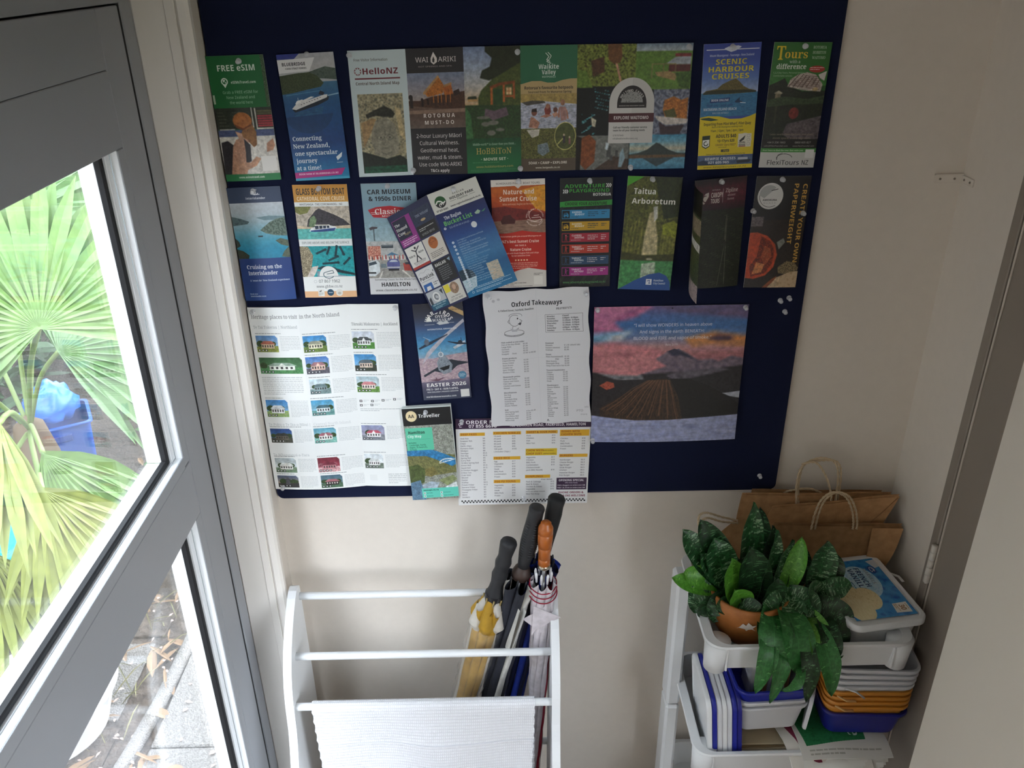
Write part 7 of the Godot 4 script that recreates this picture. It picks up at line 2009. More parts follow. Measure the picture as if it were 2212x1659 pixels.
	for k in 4:
		y = 0.4480 + k * 0.0140
		var o := place_tub("orange tub, %s of four in the right-hand stack" % ["lowest", "second", "third", "topmost"][k], big, orange, Vector3(0.732, y, 0.233), -0.04 + 0.01 * (k % 2), "tubs in the right-hand stack")
		if k % 2 == 1:
			torn_tag(o, [Vector3(-0.072, 0.062, 0.078), Vector3(-0.055, 0.056, 0.086), Vector3(-0.034, 0.052, 0.083)], mat(c8(232, 190, 130), 0.5))
			torn_tag(o, [Vector3(-0.090, 0.062, 0.02), Vector3(-0.104, 0.066, 0.03), Vector3(-0.116, 0.064, 0.034)], orange)
	for k in 4:
		y = 0.5050 + k * 0.0150
		var o := place_tub("milky white tub, %s of four on top of the orange ones" % ["lowest", "second", "third", "topmost"][k], big, milky, Vector3(0.733 + 0.0015 * k, y, 0.233), -0.03 - 0.012 * k, "tubs in the right-hand stack")
		if k == 0:
			torn_tag(o, [Vector3(-0.060, 0.068, 0.079), Vector3(-0.040, 0.066, 0.086), Vector3(-0.022, 0.052, 0.090)], M.white)
			torn_tag(o, [Vector3(-0.090, 0.064, 0.03), Vector3(-0.104, 0.078, 0.034), Vector3(-0.112, 0.090, 0.036)], M.white)
	# left: lids standing on edge
	var lm := lid_mesh(0.190, 0.160, 0.010)
	var cols := [M.plastic_white, blue, milky, M.plastic_white, milky, blue, deep]
	var nm := ["outermost white lid standing on edge, left end of the lower tray", "blue lid standing behind the outermost white one", "milky lid between two blue ones", "white lid in the middle of the standing lids", "milky lid leaning on the second blue lid", "second blue lid of the standing row", "dark blue lid nearest the tubs"]
	for k in 7:
		var o := thing("plastic_lid", nm[k], "lid", Vector3(0.4085 + k * 0.0105, yf + 0.0975, 0.232), "lids standing in the lower tray")
		o.basis = Basis(Vector3.BACK, PI / 2 + 0.10) * Basis(Vector3.UP, 0.0)
		put(lm, "lid_plate", cols[k], o)
	var wl := thing("plastic_lid", "pale lid standing upright between the two stacks of tubs", "lid", Vector3(0.630, 0.482, 0.262), "lids standing in the lower tray")
	wl.basis = Basis(Vector3.UP, -0.42) * Basis(Vector3.BACK, PI / 2 - 0.06)
	put(lid_mesh(0.100, 0.090, 0.008), "lid_plate", milky, wl)

func leaf_mesh(base: Vector3, tip: Vector3, width: float, bend: Vector3, cup: float, roll: float) -> ArrayMesh:
	# blade with a channel along its middle, waisted at the base and drawn out at the tip
	var mid := (base + tip) * 0.5 + bend
	var f := func(u: float, v: float) -> Vector3:
		var p := base.lerp(mid, v).lerp(mid.lerp(tip, v), v)
		var d := (mid - base).lerp(tip - mid, v).normalized()
		var side := d.cross(Vector3(0.15, 0.45, 0.88)).normalized()
		side = side.rotated(d, roll)
		var nor := side.cross(d).normalized()
		var s := u * 2.0 - 1.0
		var w := width * 0.5 * (0.30 + 0.70 * sin(PI * minf(1.0, v * 0.62 + 0.14))) * pow(maxf(0.0, 1.0 - pow(v, 5.0)), 0.75)
		var q := p + side * s * w + nor * cup * width * (s * s - 0.4) * (1.0 - v * 0.5)
		return q + nor * 0.0012 * sin(v * 17.0 + s * 2.0)
	var st := begin(true)
	add_grid(st, 6, 14, f, true)
	return done(st)

func leaf_mat(seed_: int, dark: String, midc: String, pale: String, bands: float) -> StandardMaterial3D:
	var c := Canvas.new(self, 32, 96, 4, midc)
	c.N([0, 0, 32, 0, 32, 96, 0, 96], [dark, midc, dark, midc], 0.03, seed_, 1.0, 1.0)
	var r := RandomNumberGenerator.new()
	r.seed = seed_
	var n := int(90 * bands)
	for k in n:
		var y := r.randf() * 96.0
		var x := r.randf() * 30.0
		var p := []
		var w := r.randf_range(2.0, 9.0)
		for i in 6:
			p.append_array([x + w * i / 5.0, y + r.randf_range(-1.0, 0.4)])
		for i in 6:
			p.append_array([x + w * (5 - i) / 5.0, y + r.randf_range(0.4, 1.6)])
		c.P(p, pale)
	c.R(15.4, 0, 1.0, 96, midc)
	var m := print_mat(c, 0.36)
	m.backlight_enabled = true
	m.backlight = Color(0.10, 0.16, 0.05)
	return m

func plant() -> void:
	var t := thing("potted_plant", "bushy mottled green snake plant in a round orange pot on the top tray", "potted plant", Vector3(0.478, 0.6465, 0.215))
	var clay := mat(c8(190, 122, 62), 0.5)
	clay.albedo_texture = noise_tex(0.02, Color(0.78, 0.74, 0.7), Color(1, 1, 1), 256, 51, 4)
	clay.uv1_triplanar = true
	clay.uv1_scale = Vector3(6, 6, 6)
	var pot := lathe(t, "pot", [Vector2(0.0, 0.0), Vector2(0.046, 0.0), Vector2(0.056, 0.010), Vector2(0.072, 0.040), Vector2(0.081, 0.080), Vector2(0.083, 0.112), Vector2(0.081, 0.118), Vector2(0.077, 0.118), Vector2(0.076, 0.088), Vector2(0.0, 0.086)], clay, 40)
	var tag_ := mat(c8(216, 208, 200), 0.7)
	var lb := begin(true)
	var outline := [[-0.55, 0.2], [-0.3, 0.75], [-0.05, 0.55], [0.1, 1.0], [0.45, 0.6], [0.75, 0.7], [0.5, 0.25], [1.0, -0.3], [0.55, -0.35], [0.6, -0.8], [0.2, -0.5], [-0.1, -0.85], [-0.4, -0.35], [-0.9, -0.3]]
	var on := func(a: float, b: float) -> Vector3:
		var th := 1.86 - a * 0.30
		var y := 0.072 + b * 0.024
		var r := lerpf(0.0585, 0.0835, clampf((y - 0.01) / 0.085, 0, 1)) + 0.0026
		return Vector3(r * cos(th), y, r * sin(th))
	for k in outline.size():
		var a: Array = outline[k]
		var b: Array = outline[(k + 1) % outline.size()]
		lb.add_vertex(on.call(0, 0))
		lb.add_vertex(on.call(a[0], a[1]))
		lb.add_vertex(on.call(b[0], b[1]))
	put(done(lb), "torn_label", tag_, pot)
	var soil := mat(c8(50, 38, 30), 0.95)
	lathe(t, "soil", [Vector2(0.0, 0.097), Vector2(0.03, 0.099), Vector2(0.0715, 0.093)], soil, 24)
	var mottled := leaf_mat(61, "1c3e20", "30663a", "86a884", 0.85)
	var dark := leaf_mat(62, "142c18", "214826", "4c7a50", 0.6)
	var green := leaf_mat(63, "2a6230", "3c8042", "66a662", 0.2)
	var lime := leaf_mat(64, "4a8a2c", "66a83c", "8cc85c", 0.15)
	var o := t.position
	# [base, tip, width, bend, cup, roll, look]
	var L := [
		[Vector3(0.478, 0.735, 0.215), Vector3(0.470, 0.958, 0.195), 0.044, Vector3(-0.006, 0, 0.012), 0.18, 0.25, 0], [Vector3(0.490, 0.735, 0.210), Vector3(0.494, 0.925, 0.165), 0.040, Vector3(0.008, 0, -0.008), 0.2, -0.2, 1],
		[Vector3(0.482, 0.735, 0.235), Vector3(0.458, 0.885, 0.240), 0.052, Vector3(0.008, 0, 0.012), 0.28, -0.1, 1], [Vector3(0.492, 0.735, 0.232), Vector3(0.516, 0.905, 0.215), 0.036, Vector3(0.010, 0.004, 0.016), 0.3, 0.5, 0], [Vector3(0.496, 0.735, 0.222), Vector3(0.520, 0.890, 0.180), 0.034, Vector3(0.012, 0.004, 0.0), 0.25, 0.3, 1],
		[Vector3(0.430, 0.760, 0.210), Vector3(0.338, 0.885, 0.180), 0.036, Vector3(-0.016, 0.016, 0.006), 0.2, 0.2, 0], [Vector3(0.455, 0.780, 0.205), Vector3(0.372, 0.905, 0.175), 0.034, Vector3(-0.012, 0.012, 0), 0.22, -0.3, 1], [Vector3(0.430, 0.765, 0.215), Vector3(0.400, 0.870, 0.190), 0.046, Vector3(0.0, 0.006, 0.014), 0.22, 0.1, 0],
		[Vector3(0.430, 0.765, 0.210), Vector3(0.338, 0.800, 0.215), 0.030, Vector3(-0.020, 0.022, 0.01), 0.25, 0.0, 3], [Vector3(0.428, 0.760, 0.215), Vector3(0.318, 0.782, 0.205), 0.028, Vector3(-0.006, 0.006, 0.012), 0.2, 0.3, 3], [Vector3(0.425, 0.760, 0.222), Vector3(0.364, 0.712, 0.228), 0.042, Vector3(-0.018, 0.020, 0.012), 0.2, 0.2, 0], [Vector3(0.428, 0.760, 0.230), Vector3(0.375, 0.708, 0.240), 0.036, Vector3(-0.012, 0.018, 0.018), 0.25, -0.3, 1], [Vector3(0.432, 0.750, 0.228), Vector3(0.402, 0.700, 0.246), 0.030, Vector3(-0.010, 0.014, 0.012), 0.2, 0.2, 0],
		[Vector3(0.452, 0.745, 0.235), Vector3(0.430, 0.850, 0.232), 0.042, Vector3(-0.010, 0.0, 0.020), 0.25, 0.3, 3], [Vector3(0.458, 0.742, 0.245), Vector3(0.432, 0.796, 0.262), 0.034, Vector3(0.002, 0.006, 0.014), 0.3, -0.2, 3], [Vector3(0.440, 0.748, 0.248), Vector3(0.404, 0.742, 0.262), 0.028, Vector3(-0.006, 0.014, 0.010), 0.25, 0.0, 1], [Vector3(0.446, 0.750, 0.245), Vector3(0.484, 0.724, 0.292), 0.040, Vector3(0.0, 0.020, 0.012), 0.18, 0.1, 0], [Vector3(0.462, 0.742, 0.225), Vector3(0.446, 0.836, 0.215), 0.032, Vector3(0.006, 0, 0.01), 0.2, 0.2, 1],
		[Vector3(0.430, 0.762, 0.218), Vector3(0.352, 0.745, 0.222), 0.030, Vector3(-0.012, 0.020, 0.012), 0.2, 0.1, 0], [Vector3(0.436, 0.758, 0.236), Vector3(0.392, 0.722, 0.252), 0.030, Vector3(-0.010, 0.018, 0.014), 0.2, 0.2, 1], [Vector3(0.440, 0.762, 0.212), Vector3(0.372, 0.842, 0.205), 0.032, Vector3(-0.008, 0.010, 0.012), 0.22, 0.2, 0], [Vector3(0.505, 0.745, 0.250), Vector3(0.512, 0.825, 0.262), 0.036, Vector3(0.004, 0.002, 0.016), 0.25, 0.1, 1], [Vector3(0.520, 0.750, 0.258), Vector3(0.484, 0.706, 0.312), 0.036, Vector3(-0.008, 0.024, 0.016), 0.18, 0.1, 2],
		[Vector3(0.552, 0.770, 0.248), Vector3(0.484, 0.748, 0.280), 0.034, Vector3(0.0, 0.022, 0.014), 0.2, 0.1, 0], [Vector3(0.545, 0.770, 0.245), Vector3(0.598, 0.742, 0.282), 0.040, Vector3(0.008, 0.022, 0.014), 0.2, -0.2, 0], [Vector3(0.548, 0.768, 0.250), Vector3(0.550, 0.722, 0.302), 0.038, Vector3(0.0, 0.018, 0.018), 0.2, 0.1, 0],
		[Vector3(0.528, 0.750, 0.230), Vector3(0.556, 0.872, 0.205), 0.034, Vector3(-0.018, 0.006, 0.010), 0.3, 0.5, 0], [Vector3(0.538, 0.752, 0.228), Vector3(0.572, 0.880, 0.205), 0.030, Vector3(0.012, 0.0, 0.010), 0.3, -0.5, 3], [Vector3(0.560, 0.762, 0.225), Vector3(0.588, 0.842, 0.190), 0.032, Vector3(0.006, 0, 0.006), 0.2, 0.0, 1],
		[Vector3(0.598, 0.760, 0.232), Vector3(0.626, 0.868, 0.205), 0.048, Vector3(0.004, 0.002, 0.016), 0.2, 0.1, 0], [Vector3(0.612, 0.758, 0.245), Vector3(0.577, 0.786, 0.262), 0.040, Vector3(-0.004, 0.014, 0.010), 0.25, 0.3, 0], [Vector3(0.604, 0.760, 0.238), Vector3(0.676, 0.776, 0.236), 0.034, Vector3(0.006, 0.020, 0.006), 0.2, 0.0, 0], [Vector3(0.622, 0.762, 0.225), Vector3(0.652, 0.830, 0.200), 0.036, Vector3(0.008, 0.002, 0.006), 0.2, -0.2, 1], [Vector3(0.600, 0.755, 0.250), Vector3(0.668, 0.716, 0.285), 0.034, Vector3(0.014, 0.020, 0.012), 0.2, 0.1, 1],
		[Vector3(0.512, 0.755, 0.262), Vector3(0.506, 0.660, 0.345), 0.060, Vector3(-0.024, 0.030, 0.016), 0.14, 0.2, 2], [Vector3(0.535, 0.755, 0.262), Vector3(0.550, 0.652, 0.346), 0.064, Vector3(0.000, 0.034, 0.018), 0.14, -0.1, 2], [Vector3(0.500, 0.740, 0.280), Vector3(0.469, 0.610, 0.352), 0.038, Vector3(-0.004, 0.040, 0.026), 0.16, 0.1, 2], [Vector3(0.515, 0.730, 0.290), Vector3(0.500, 0.585, 0.354), 0.036, Vector3(0.006, 0.036, 0.020), 0.2, -0.1, 2], [Vector3(0.560, 0.725, 0.290), Vector3(0.573, 0.585, 0.352), 0.034, Vector3(0.000, 0.040, 0.022), 0.2, 0.2, 1], [Vector3(0.585, 0.735, 0.285), Vector3(0.622, 0.598, 0.352), 0.042, Vector3(-0.004, 0.036, 0.022), 0.16, 0.0, 2], [Vector3(0.552, 0.680, 0.340), Vector3(0.520, 0.618, 0.354), 0.020, Vector3(0.008, -0.010, 0.008), 0.2, 0.2, 2],
		[Vector3(0.572, 0.745, 0.268), Vector3(0.604, 0.698, 0.318), 0.028, Vector3(0.014, 0.018, 0.012), 0.2, 0.1, 3], [Vector3(0.568, 0.738, 0.272), Vector3(0.578, 0.664, 0.335), 0.024, Vector3(0.008, 0.022, 0.010), 0.2, -0.2, 3], [Vector3(0.520, 0.745, 0.268), Vector3(0.528, 0.680, 0.330), 0.030, Vector3(-0.008, 0.020, 0.012), 0.2, 0.3, 1], [Vector3(0.615, 0.742, 0.262), Vector3(0.632, 0.660, 0.322), 0.046, Vector3(0.012, 0.026, 0.014), 0.2, 0.0, 1], [Vector3(0.608, 0.735, 0.270), Vector3(0.606, 0.650, 0.335), 0.040, Vector3(0.006, 0.024, 0.016), 0.2, 0.2, 1]]
	for q in L:
		var m: Material = [mottled, dark, green, lime][q[6]]
		if q[1].z > 0.33 and q[1].y < 0.69:
			q[3] += Vector3(0, 0.034, 0.050)      # arch over the rim of the tray
		put(leaf_mesh(q[0] - o, q[1] - o, q[2] * (1.6 if q[1].x < 0.44 else 1.42 if q[1].z < 0.33 else 1.12), q[3], q[4] * 0.8, q[5]), "leaf", m, t)
	for q in [[Vector3(0.470, 0.738, 0.215), Vector3(0.430, 0.760, 0.215)], [Vector3(0.500, 0.738, 0.225), Vector3(0.548, 0.766, 0.245)], [Vector3(0.505, 0.738, 0.220), Vector3(0.600, 0.756, 0.240)], [Vector3(0.500, 0.738, 0.235), Vector3(0.530, 0.750, 0.262)]]:
		tube(t, "stem", smooth_path([q[0] - o, (q[0] + q[1]) * 0.5 + Vector3(0, 0.014, 0) - o, q[1] - o], 5), 0.008, green, 8)

# ------------------------------------------------------------------ garden behind the glass

func blade(st: SurfaceTool, a: Vector3, b: Vector3, w: float, nor: Vector3, droop: float, n := 6) -> void:
	# narrow folded strip from a to b; two faces meeting in a keel
	var d := (b - a).normalized()
	var side := d.cross(nor).normalized()
	var keel := side.cross(d).normalized()
	var last := []
	for k in n + 1:
		var v := float(k) / n
		var ww := w * minf(1.0, 0.25 + v * 2.2) * minf(1.0, (1.0 - v) * 3.0 + 0.04)
		var p := a.lerp(b, v) + Vector3(0, -droop * v * v * v, 0)
		var row := [p - side * ww * 0.5 + keel * ww * 0.22, p, p + side * ww * 0.5 + keel * ww * 0.22]
		if k > 0:
			for s in 2:
				for q in [last[s], row[s], row[s + 1], last[s], row[s + 1], last[s + 1]]:
					st.add_vertex(q)
		last = row

func fan_frond(t: Node, root: Vector3, hub: Vector3, up: Vector3, nor: Vector3, rad: float, spread: float, n: int, m: Material, stem_m: Material, r: RandomNumberGenerator) -> void:
	var fr := Node3D.new()
	fr.name = "frond"
	t.add_child(fr, true)
	nor = nor.normalized()
	up = (up - nor * up.dot(nor)).normalized()
	var right := up.cross(nor).normalized()
	var st := begin()
	for k in n:
		var a := lerpf(-spread, spread, (k + 0.5) / n)
		var dir := (up * cos(a) + right * sin(a) + nor * 0.10 * (1 if k % 2 else -1) * 0.3).normalized()
		var l := rad * (1.0 - 0.25 * pow(absf(a) / spread, 2.0)) * r.randf_range(0.9, 1.05)
		blade(st, hub, hub + dir * l, rad * 0.085, nor, l * r.randf_range(0.02, 0.22), 6)
	put(done(st), "blades", m, fr)
	tube(fr, "leaf_stalk", smooth_path([root, (root + hub) * 0.5 + Vector3(0, 0.05, 0), hub], 5), 0.008, stem_m, 7)

func leaf_green(c: Color, seed_: int) -> StandardMaterial3D:
	var m := mat(c, 0.5)
	m.albedo_texture = noise_tex(0.05, Color(0.7, 0.75, 0.65), Color(1, 1, 1), 128, seed_, 3)
	m.uv1_triplanar = true
	m.uv1_scale = Vector3(4, 4, 4)
	m.backlight_enabled = true
	m.backlight = Color(0.25, 0.34, 0.14)
	return m

func bush(label: String, at: Vector3, size: Vector3, n: int, leaf: float, m: Material, seed_: int, called := "shrub") -> void:
	var t := thing(called, label, "shrub", at, "shrubs behind the glass")
	var r := RandomNumberGenerator.new()
	r.seed = seed_
	var st := begin()
	for k in n:
		var p := Vector3(r.randf_range(-1, 1), r.randf_range(0, 1), r.randf_range(-1, 1))
		p = Vector3(p.x * size.x * (1.0 - 0.4 * p.y), 0.05 + p.y * size.y, p.z * size.z * (1.0 - 0.4 * p.y))
		var d := Vector3(r.randf_range(-1, 1), r.randf_range(-0.2, 0.9), r.randf_range(-1, 1)).normalized()
		var nor := Vector3(r.randf_range(-1, 1), r.randf_range(0.2, 1), r.randf_range(-1, 1)).normalized()
		blade(st, p, p + d * leaf * r.randf_range(0.7, 1.2), leaf * 0.32, nor, leaf * 0.25, 3)
	var fo := put(done(st), "foliage", m, t)
	fo.set_meta("kind", "stuff")
	for k in 5:
		var a := TAU * k / 5.0
		tube(t, "stem", [Vector3(0, -0.05, 0), Vector3(cos(a) * size.x * 0.3, size.y * 0.5, sin(a) * size.z * 0.3), Vector3(cos(a) * size.x * 0.5, size.y * 0.85, sin(a) * size.z * 0.5)], 0.006, M.stem, 6)

func garden() -> void:
	var G := -0.05
	M.stem = mat(c8(96, 110, 56), 0.6)
	var soil := mat(c8(92, 80, 70), 0.95)
	soil.albedo_texture = noise_tex(0.03, Color(0.45, 0.42, 0.4), Color(1, 1, 1), 512, 71, 5)
	soil.normal_enabled = true
	soil.normal_texture = noise_tex(0.06, Color.BLACK, Color.WHITE, 512, 72, 5, 6.0)
	soil.uv1_triplanar = true
	soil.uv1_scale = Vector3(1.6, 1.6, 1.6)
	var conc := mat(c8(128, 124, 120), 0.9)
	conc.albedo_texture = noise_tex(0.08, Color(0.68, 0.67, 0.66), Color(1, 1, 1), 512, 73, 5)
	conc.normal_enabled = true
	conc.normal_texture = noise_tex(0.15, Color.BLACK, Color.WHITE, 512, 74, 4, 5.0)
	conc.uv1_triplanar = true
	conc.uv1_scale = Vector3(1.8, 1.8, 1.8)
	var gr := struct("ground_outside")
	box(gr, "soil", Vector3(-14, G - 0.3, -12), Vector3(-0.66, G, 12), soil)
	# concrete strip along the house and an edging kerb
	var path := struct("path_outside")
	for k in 5:
		box(path, "concrete_slab", Vector3(-1.02 - 0.02 * (k % 2) * 0.0, G, -3.4 + k * 1.1), Vector3(-0.662, G + 0.018, -2.305 + k * 1.1), conc, 0.004)
	var kerb := begin(true)
	var kp := []
	for k in 24:
		var z := -2.6 + k * 0.13
		kp.append(Vector3(-1.07 - 0.03 * sin(z * 2.6) - (0.05 * maxf(0, z + 0.2)), G + 0.012, z))
	add_tube(kerb, kp, 0.022, 8)
	put(done(kerb), "mortar_edge", conc, path)
	for k in 4:
		box(path, "paver", Vector3(-1.50, G, -0.86 + k * 0.34), Vector3(-1.135 - 0.02 * (k % 2), G + 0.012 - 0.004 * (k % 2), -0.55 + k * 0.34), [conc, soil, conc, soil][(k + 1) % 4], 0.006)
	# litter: dead leaves and petals
	var r := RandomNumberGenerator.new()
	r.seed = 81
	var pet := begin()
	for k in 420:
		var p := Vector3(r.randf_range(-1.7, -0.68), G + 0.021, r.randf_range(-1.4, 0.6))
		var a := r.randf() * TAU
		var d := Vector3(cos(a), r.randf_range(0, 0.3), sin(a))
		blade(pet, p, p + d * r.randf_range(0.008, 0.022), r.randf_range(0.006, 0.014), Vector3.UP, 0.0, 2)
	var lit := put(done(pet), "fallen_petals", mat(c8(176, 152, 142), 0.8), gr)
	lit.set_meta("kind", "stuff")
	var dl := begin()
	for k in 160:
		var p := Vector3(r.randf_range(-1.9, -1.0), G + 0.012, r.randf_range(-1.6, 0.6))
		var a := r.randf() * TAU
		blade(dl, p, p + Vector3(cos(a), r.randf_range(0, 0.35), sin(a)) * r.randf_range(0.04, 0.14), r.randf_range(0.006, 0.03), Vector3.UP, 0.01, 3)
	var dd := put(done(dl), "dead_leaves", mat(c8(118, 92, 66), 0.85), gr)
	dd.set_meta("kind", "stuff")
	for q in [[Vector3(-0.96, G + 0.02, -0.02), 0.09, 0.4], [Vector3(-0.84, G + 0.022, -0.30), 0.06, 2.2], [Vector3(-0.92, G + 0.022, -0.42), 0.05, 4.0], [Vector3(-1.16, G + 0.014, 0.02), 0.10, 1.2]]:
		var lf := begin()
		blade(lf, q[0], q[0] + Vector3(cos(q[2]), 0.16, sin(q[2])) * q[1], q[1] * 0.55, Vector3.UP, 0.0, 5)
		put(done(lf), "dry_leaf", mat(c8(140, 108, 84), 0.8), gr)
	# timber fence at the back of the garden
	var fence := thing("garden_fence", "weathered timber paling fence behind the garden plants", "fence", Vector3(-3.6, G, 0))
	var tim := [mat(c8(96, 88, 78), 0.85), mat(c8(84, 78, 70), 0.85), mat(c8(106, 98, 86), 0.85)]
	for k in 56:
		box(fence, "paling", Vector3(-0.02, 0.0, -6.2 + k * 0.155), Vector3(0.0, 1.75 + 0.02 * (k % 3), -6.05 + k * 0.155), tim[k % 3], 0.003)
	for y in [0.3, 1.3]:
		box(fence, "fence_rail", Vector3(-0.07, y, -6.2), Vector3(-0.0205, y + 0.09, 2.5), tim[1], 0.003)
	# fan palm close to the glass
	var pg := leaf_green(c8(98, 130, 62), 91)
	var pg2 := leaf_green(c8(84, 116, 66), 92)
	var pg3 := leaf_green(c8(128, 134, 60), 93)
	var stalk := mat(c8(110, 128, 70), 0.5)
	var eye := Vector3(-0.02, 1.93, 1.59)
	var palm := thing("fan_palm", "large fan palm with spreading green fronds just outside the glass", "palm")
	lathe(palm, "trunk", [Vector2(0.10, G - 0.05), Vector2(0.085, 0.12), Vector2(0.075, 0.34), Vector2(0.05, 0.46), Vector2(0.0, 0.5)], mat(c8(92, 74, 54), 0.9), 14, Transform3D(Basis(), Vector3(-1.70, 0, -1.08)))
	var crown := Vector3(-1.70, 0.44, -1.08)
	var F := [
		[Vector3(-1.28, 1.035, -0.585), Vector3(-0.04, 1, 0.05), Vector3(0.75, 0.45, 0.75), 0.52, 2.05, 46, pg], [Vector3(-1.62, 1.19, -1.16), Vector3(0.1, 1, 0.0), Vector3(0.8, 0.4, 0.6), 0.55, 1.9, 40, pg2], [Vector3(-1.25, 0.92, -0.25), Vector3(-0.3, 0.2, 0.6), Vector3(0.7, 0.7, 0.5), 0.42, 1.7, 34, pg3],
		[Vector3(-1.45, 0.80, -0.95), Vector3(0.5, -0.1, -0.8), Vector3(0.6, 0.8, 0.5), 0.50, 1.5, 34, pg2], [Vector3(-1.30, 0.62, -0.42), Vector3(0.5, -0.9, 0.3), Vector3(0.8, 0.4, 0.5), 0.40, 0.9, 24, pg3], [Vector3(-1.35, 0.66, -0.55), Vector3(0.2, -1, -0.1), Vector3(0.9, 0.3, 0.4), 0.44, 0.8, 24, pg], [Vector3(-1.42, 0.50, -0.30), Vector3(0.2, -0.8, 0.5), Vector3(0.8, 0.5, 0.4), 0.36, 0.8, 20, pg3],
		[Vector3(-1.9, 1.25, -0.6), Vector3(-0.5, 0.9, 0.2), Vector3(0.7, 0.5, 0.6), 0.5, 1.8, 36, pg2], [Vector3(-2.0, 0.9, -1.4), Vector3(-0.2, 0.8, -0.6), Vector3(0.8, 0.5, 0.4), 0.55, 1.8, 36, pg2], [Vector3(-1.7, 1.0, -1.5), Vector3(0.3, 0.7, -0.6), Vector3(0.7, 0.6, 0.5), 0.5, 1.7, 34, pg]]
	for q in F:
		fan_frond(palm, crown, q[0], q[1], q[2], q[3], q[4], q[5], q[6], stalk, r)
	# shrubs further back and low plants by the path
	var s1 := leaf_green(c8(70, 100, 62), 94)
	var s2 := leaf_green(c8(84, 126, 68), 95)
	var s3 := leaf_green(c8(58, 86, 54), 96)
	bush("grey-green bushy shrub filling the back of the garden", Vector3(-2.75, G, -2.75), Vector3(0.6, 1.4, 0.75), 1500, 0.16, s3, 101)
	bush("dark shrub in front of the fence, beyond the palm", Vector3(-2.95, G, -1.05), Vector3(0.42, 1.3, 0.70), 1300, 0.16, s3, 102)
	bush("leafy shrub far along the house wall", Vector3(-1.45, G, -2.75), Vector3(0.50, 1.3, 0.6), 1300, 0.15, s1, 103)
	bush("pale green plant with pointed leaves beside the path", Vector3(-1.26, G, -1.40), Vector3(0.15, 0.50, 0.17), 220, 0.13, s2, 104)
	bush("small leafy plant near the blue crate", Vector3(-1.56, G, -1.98), Vector3(0.14, 0.62, 0.16), 200, 0.13, s2, 105)
	bush("low weedy clump at the edge of the path", Vector3(-1.18, G, -0.95), Vector3(0.16, 0.18, 0.22), 160, 0.10, s1, 106)
	bush("shrub under the palm on the left", Vector3(-2.35, G, 0.10), Vector3(0.35, 0.7, 0.45), 600, 0.14, s3, 107)
	# thin grass tufts
	var tuft := begin()
	for k in 260:
		var p := Vector3(r.randf_range(-1.6, -1.1), G + 0.005, r.randf_range(-1.5, 0.4))
		var d := Vector3(r.randf_range(-1, 1), 0.6, r.randf_range(-1, 1)).normalized()
		blade(tuft, p, p + d * r.randf_range(0.05, 0.16), 0.004, Vector3(0.3, 0.2, 1).normalized(), 0.03, 3)
	var tf := put(done(tuft), "dry_grass", leaf_green(c8(124, 116, 78), 97), gr)
	tf.set_meta("kind", "stuff")
	# blue crate with a blue bag on it
	var bl := mat(c8(30, 78, 160), 0.45)
	var cr := thing("storage_crate", "blue plastic crate standing among the plants outside", "crate", Vector3(-1.90, G, -1.58))
	cr.rotation.y = 0.5
	put(tub_mesh(0.26, 0.22, 0.27, 0.88, 0.004, 0.016), "crate_body", bl, cr)
	box(cr, "hand_hold", Vector3(-0.05, 0.20, 0.106), Vector3(0.05, 0.228, 0.1135), mat(c8(22, 60, 130), 0.6), 0.004)
	var bag := thing("plastic_bag", "crumpled bright blue plastic bag on top of the blue crate", "bag", Vector3(-1.90, G + 0.262, -1.58))
	var n := FastNoiseLite.new()
	n.seed = 7
	n.frequency = 4.0
	var bs := begin(true)
	add_grid(bs, 24, 14, func(u: float, v: float) -> Vector3:
		var a := TAU * u
		var e := PI * v
		var d := Vector3(cos(a) * sin(e), cos(e), sin(a) * sin(e))
		return Vector3(0.105, 0.075, 0.095) * d * (1.0 + 0.45 * n.get_noise_3dv(d * 0.5)) + Vector3(0, 0.080, 0))
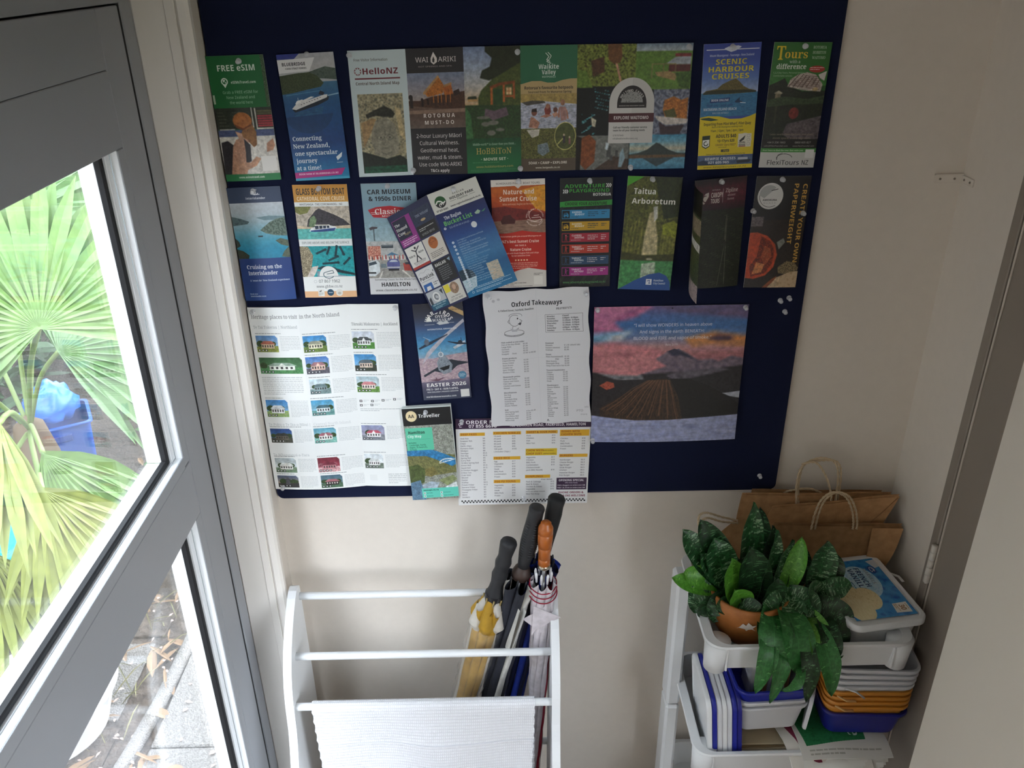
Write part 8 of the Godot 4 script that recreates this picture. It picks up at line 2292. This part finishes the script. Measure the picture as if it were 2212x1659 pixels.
	put(done(bs), "bag_skin", mat(c8(44, 110, 200), 0.35), bag)
	# teal bucket and white basin at the left edge
	var tl := mat(c8(36, 178, 186), 0.4)
	var tb := thing("garden_bucket", "teal plastic bucket at the left edge of the garden", "bucket", Vector3(-1.76, G, -0.62))
	lathe(tb, "bucket_body", [Vector2(0.0, 0.0), Vector2(0.15, 0.0), Vector2(0.165, 0.02), Vector2(0.19, 0.30), Vector2(0.205, 0.305), Vector2(0.205, 0.33), Vector2(0.185, 0.33), Vector2(0.16, 0.02), Vector2(0, 0.015)], tl, 32)
	tube(tb, "bucket_handle", smooth_path([Vector3(-0.205, 0.31, 0), Vector3(-0.12, 0.38, 0.12), Vector3(0, 0.41, 0.16), Vector3(0.12, 0.38, 0.12), Vector3(0.205, 0.31, 0)], 6), 0.006, tl, 8)
	var wb := thing("white_basin", "round white basin on the ground below the middle rail of the door", "basin", Vector3(-1.31, G + 0.0125, -0.16))
	lathe(wb, "basin_body", [Vector2(0.0, 0.0), Vector2(0.12, 0.0), Vector2(0.15, 0.03), Vector2(0.19, 0.16), Vector2(0.20, 0.165), Vector2(0.20, 0.172), Vector2(0.185, 0.172), Vector2(0.14, 0.035), Vector2(0, 0.02)], M.plastic_white, 36)
	# unseen house added beyond the fence to keep low sky light out
	var nh := thing("sky_blocking_house", "unseen grey weatherboard house wall added beyond the garden fence to block the low sky", "house", Vector3(-5.2, G, -1.0))
	var bd := mat(c8(128, 126, 120), 0.8)
	for k in 26:
		box(nh, "weatherboard", Vector3(-0.03 - 0.004 * (k % 2), k * 0.2, -8.0), Vector3(0.0, k * 0.2 + 0.205, 8.0), bd, 0.004)
	box(nh, "wall_core", Vector3(-4.0, 0.0, -7.9), Vector3(-0.035, 5.2, 7.9), bd)
	var rf := begin()
	add_prism(rf, PackedVector2Array([Vector2(-4.4, 5.2), Vector2(0.4, 5.2), Vector2(-2.0, 6.6)]), -8.3, 8.3)
	put(done(rf), "roof", mat(c8(92, 84, 80), 0.8), nh)
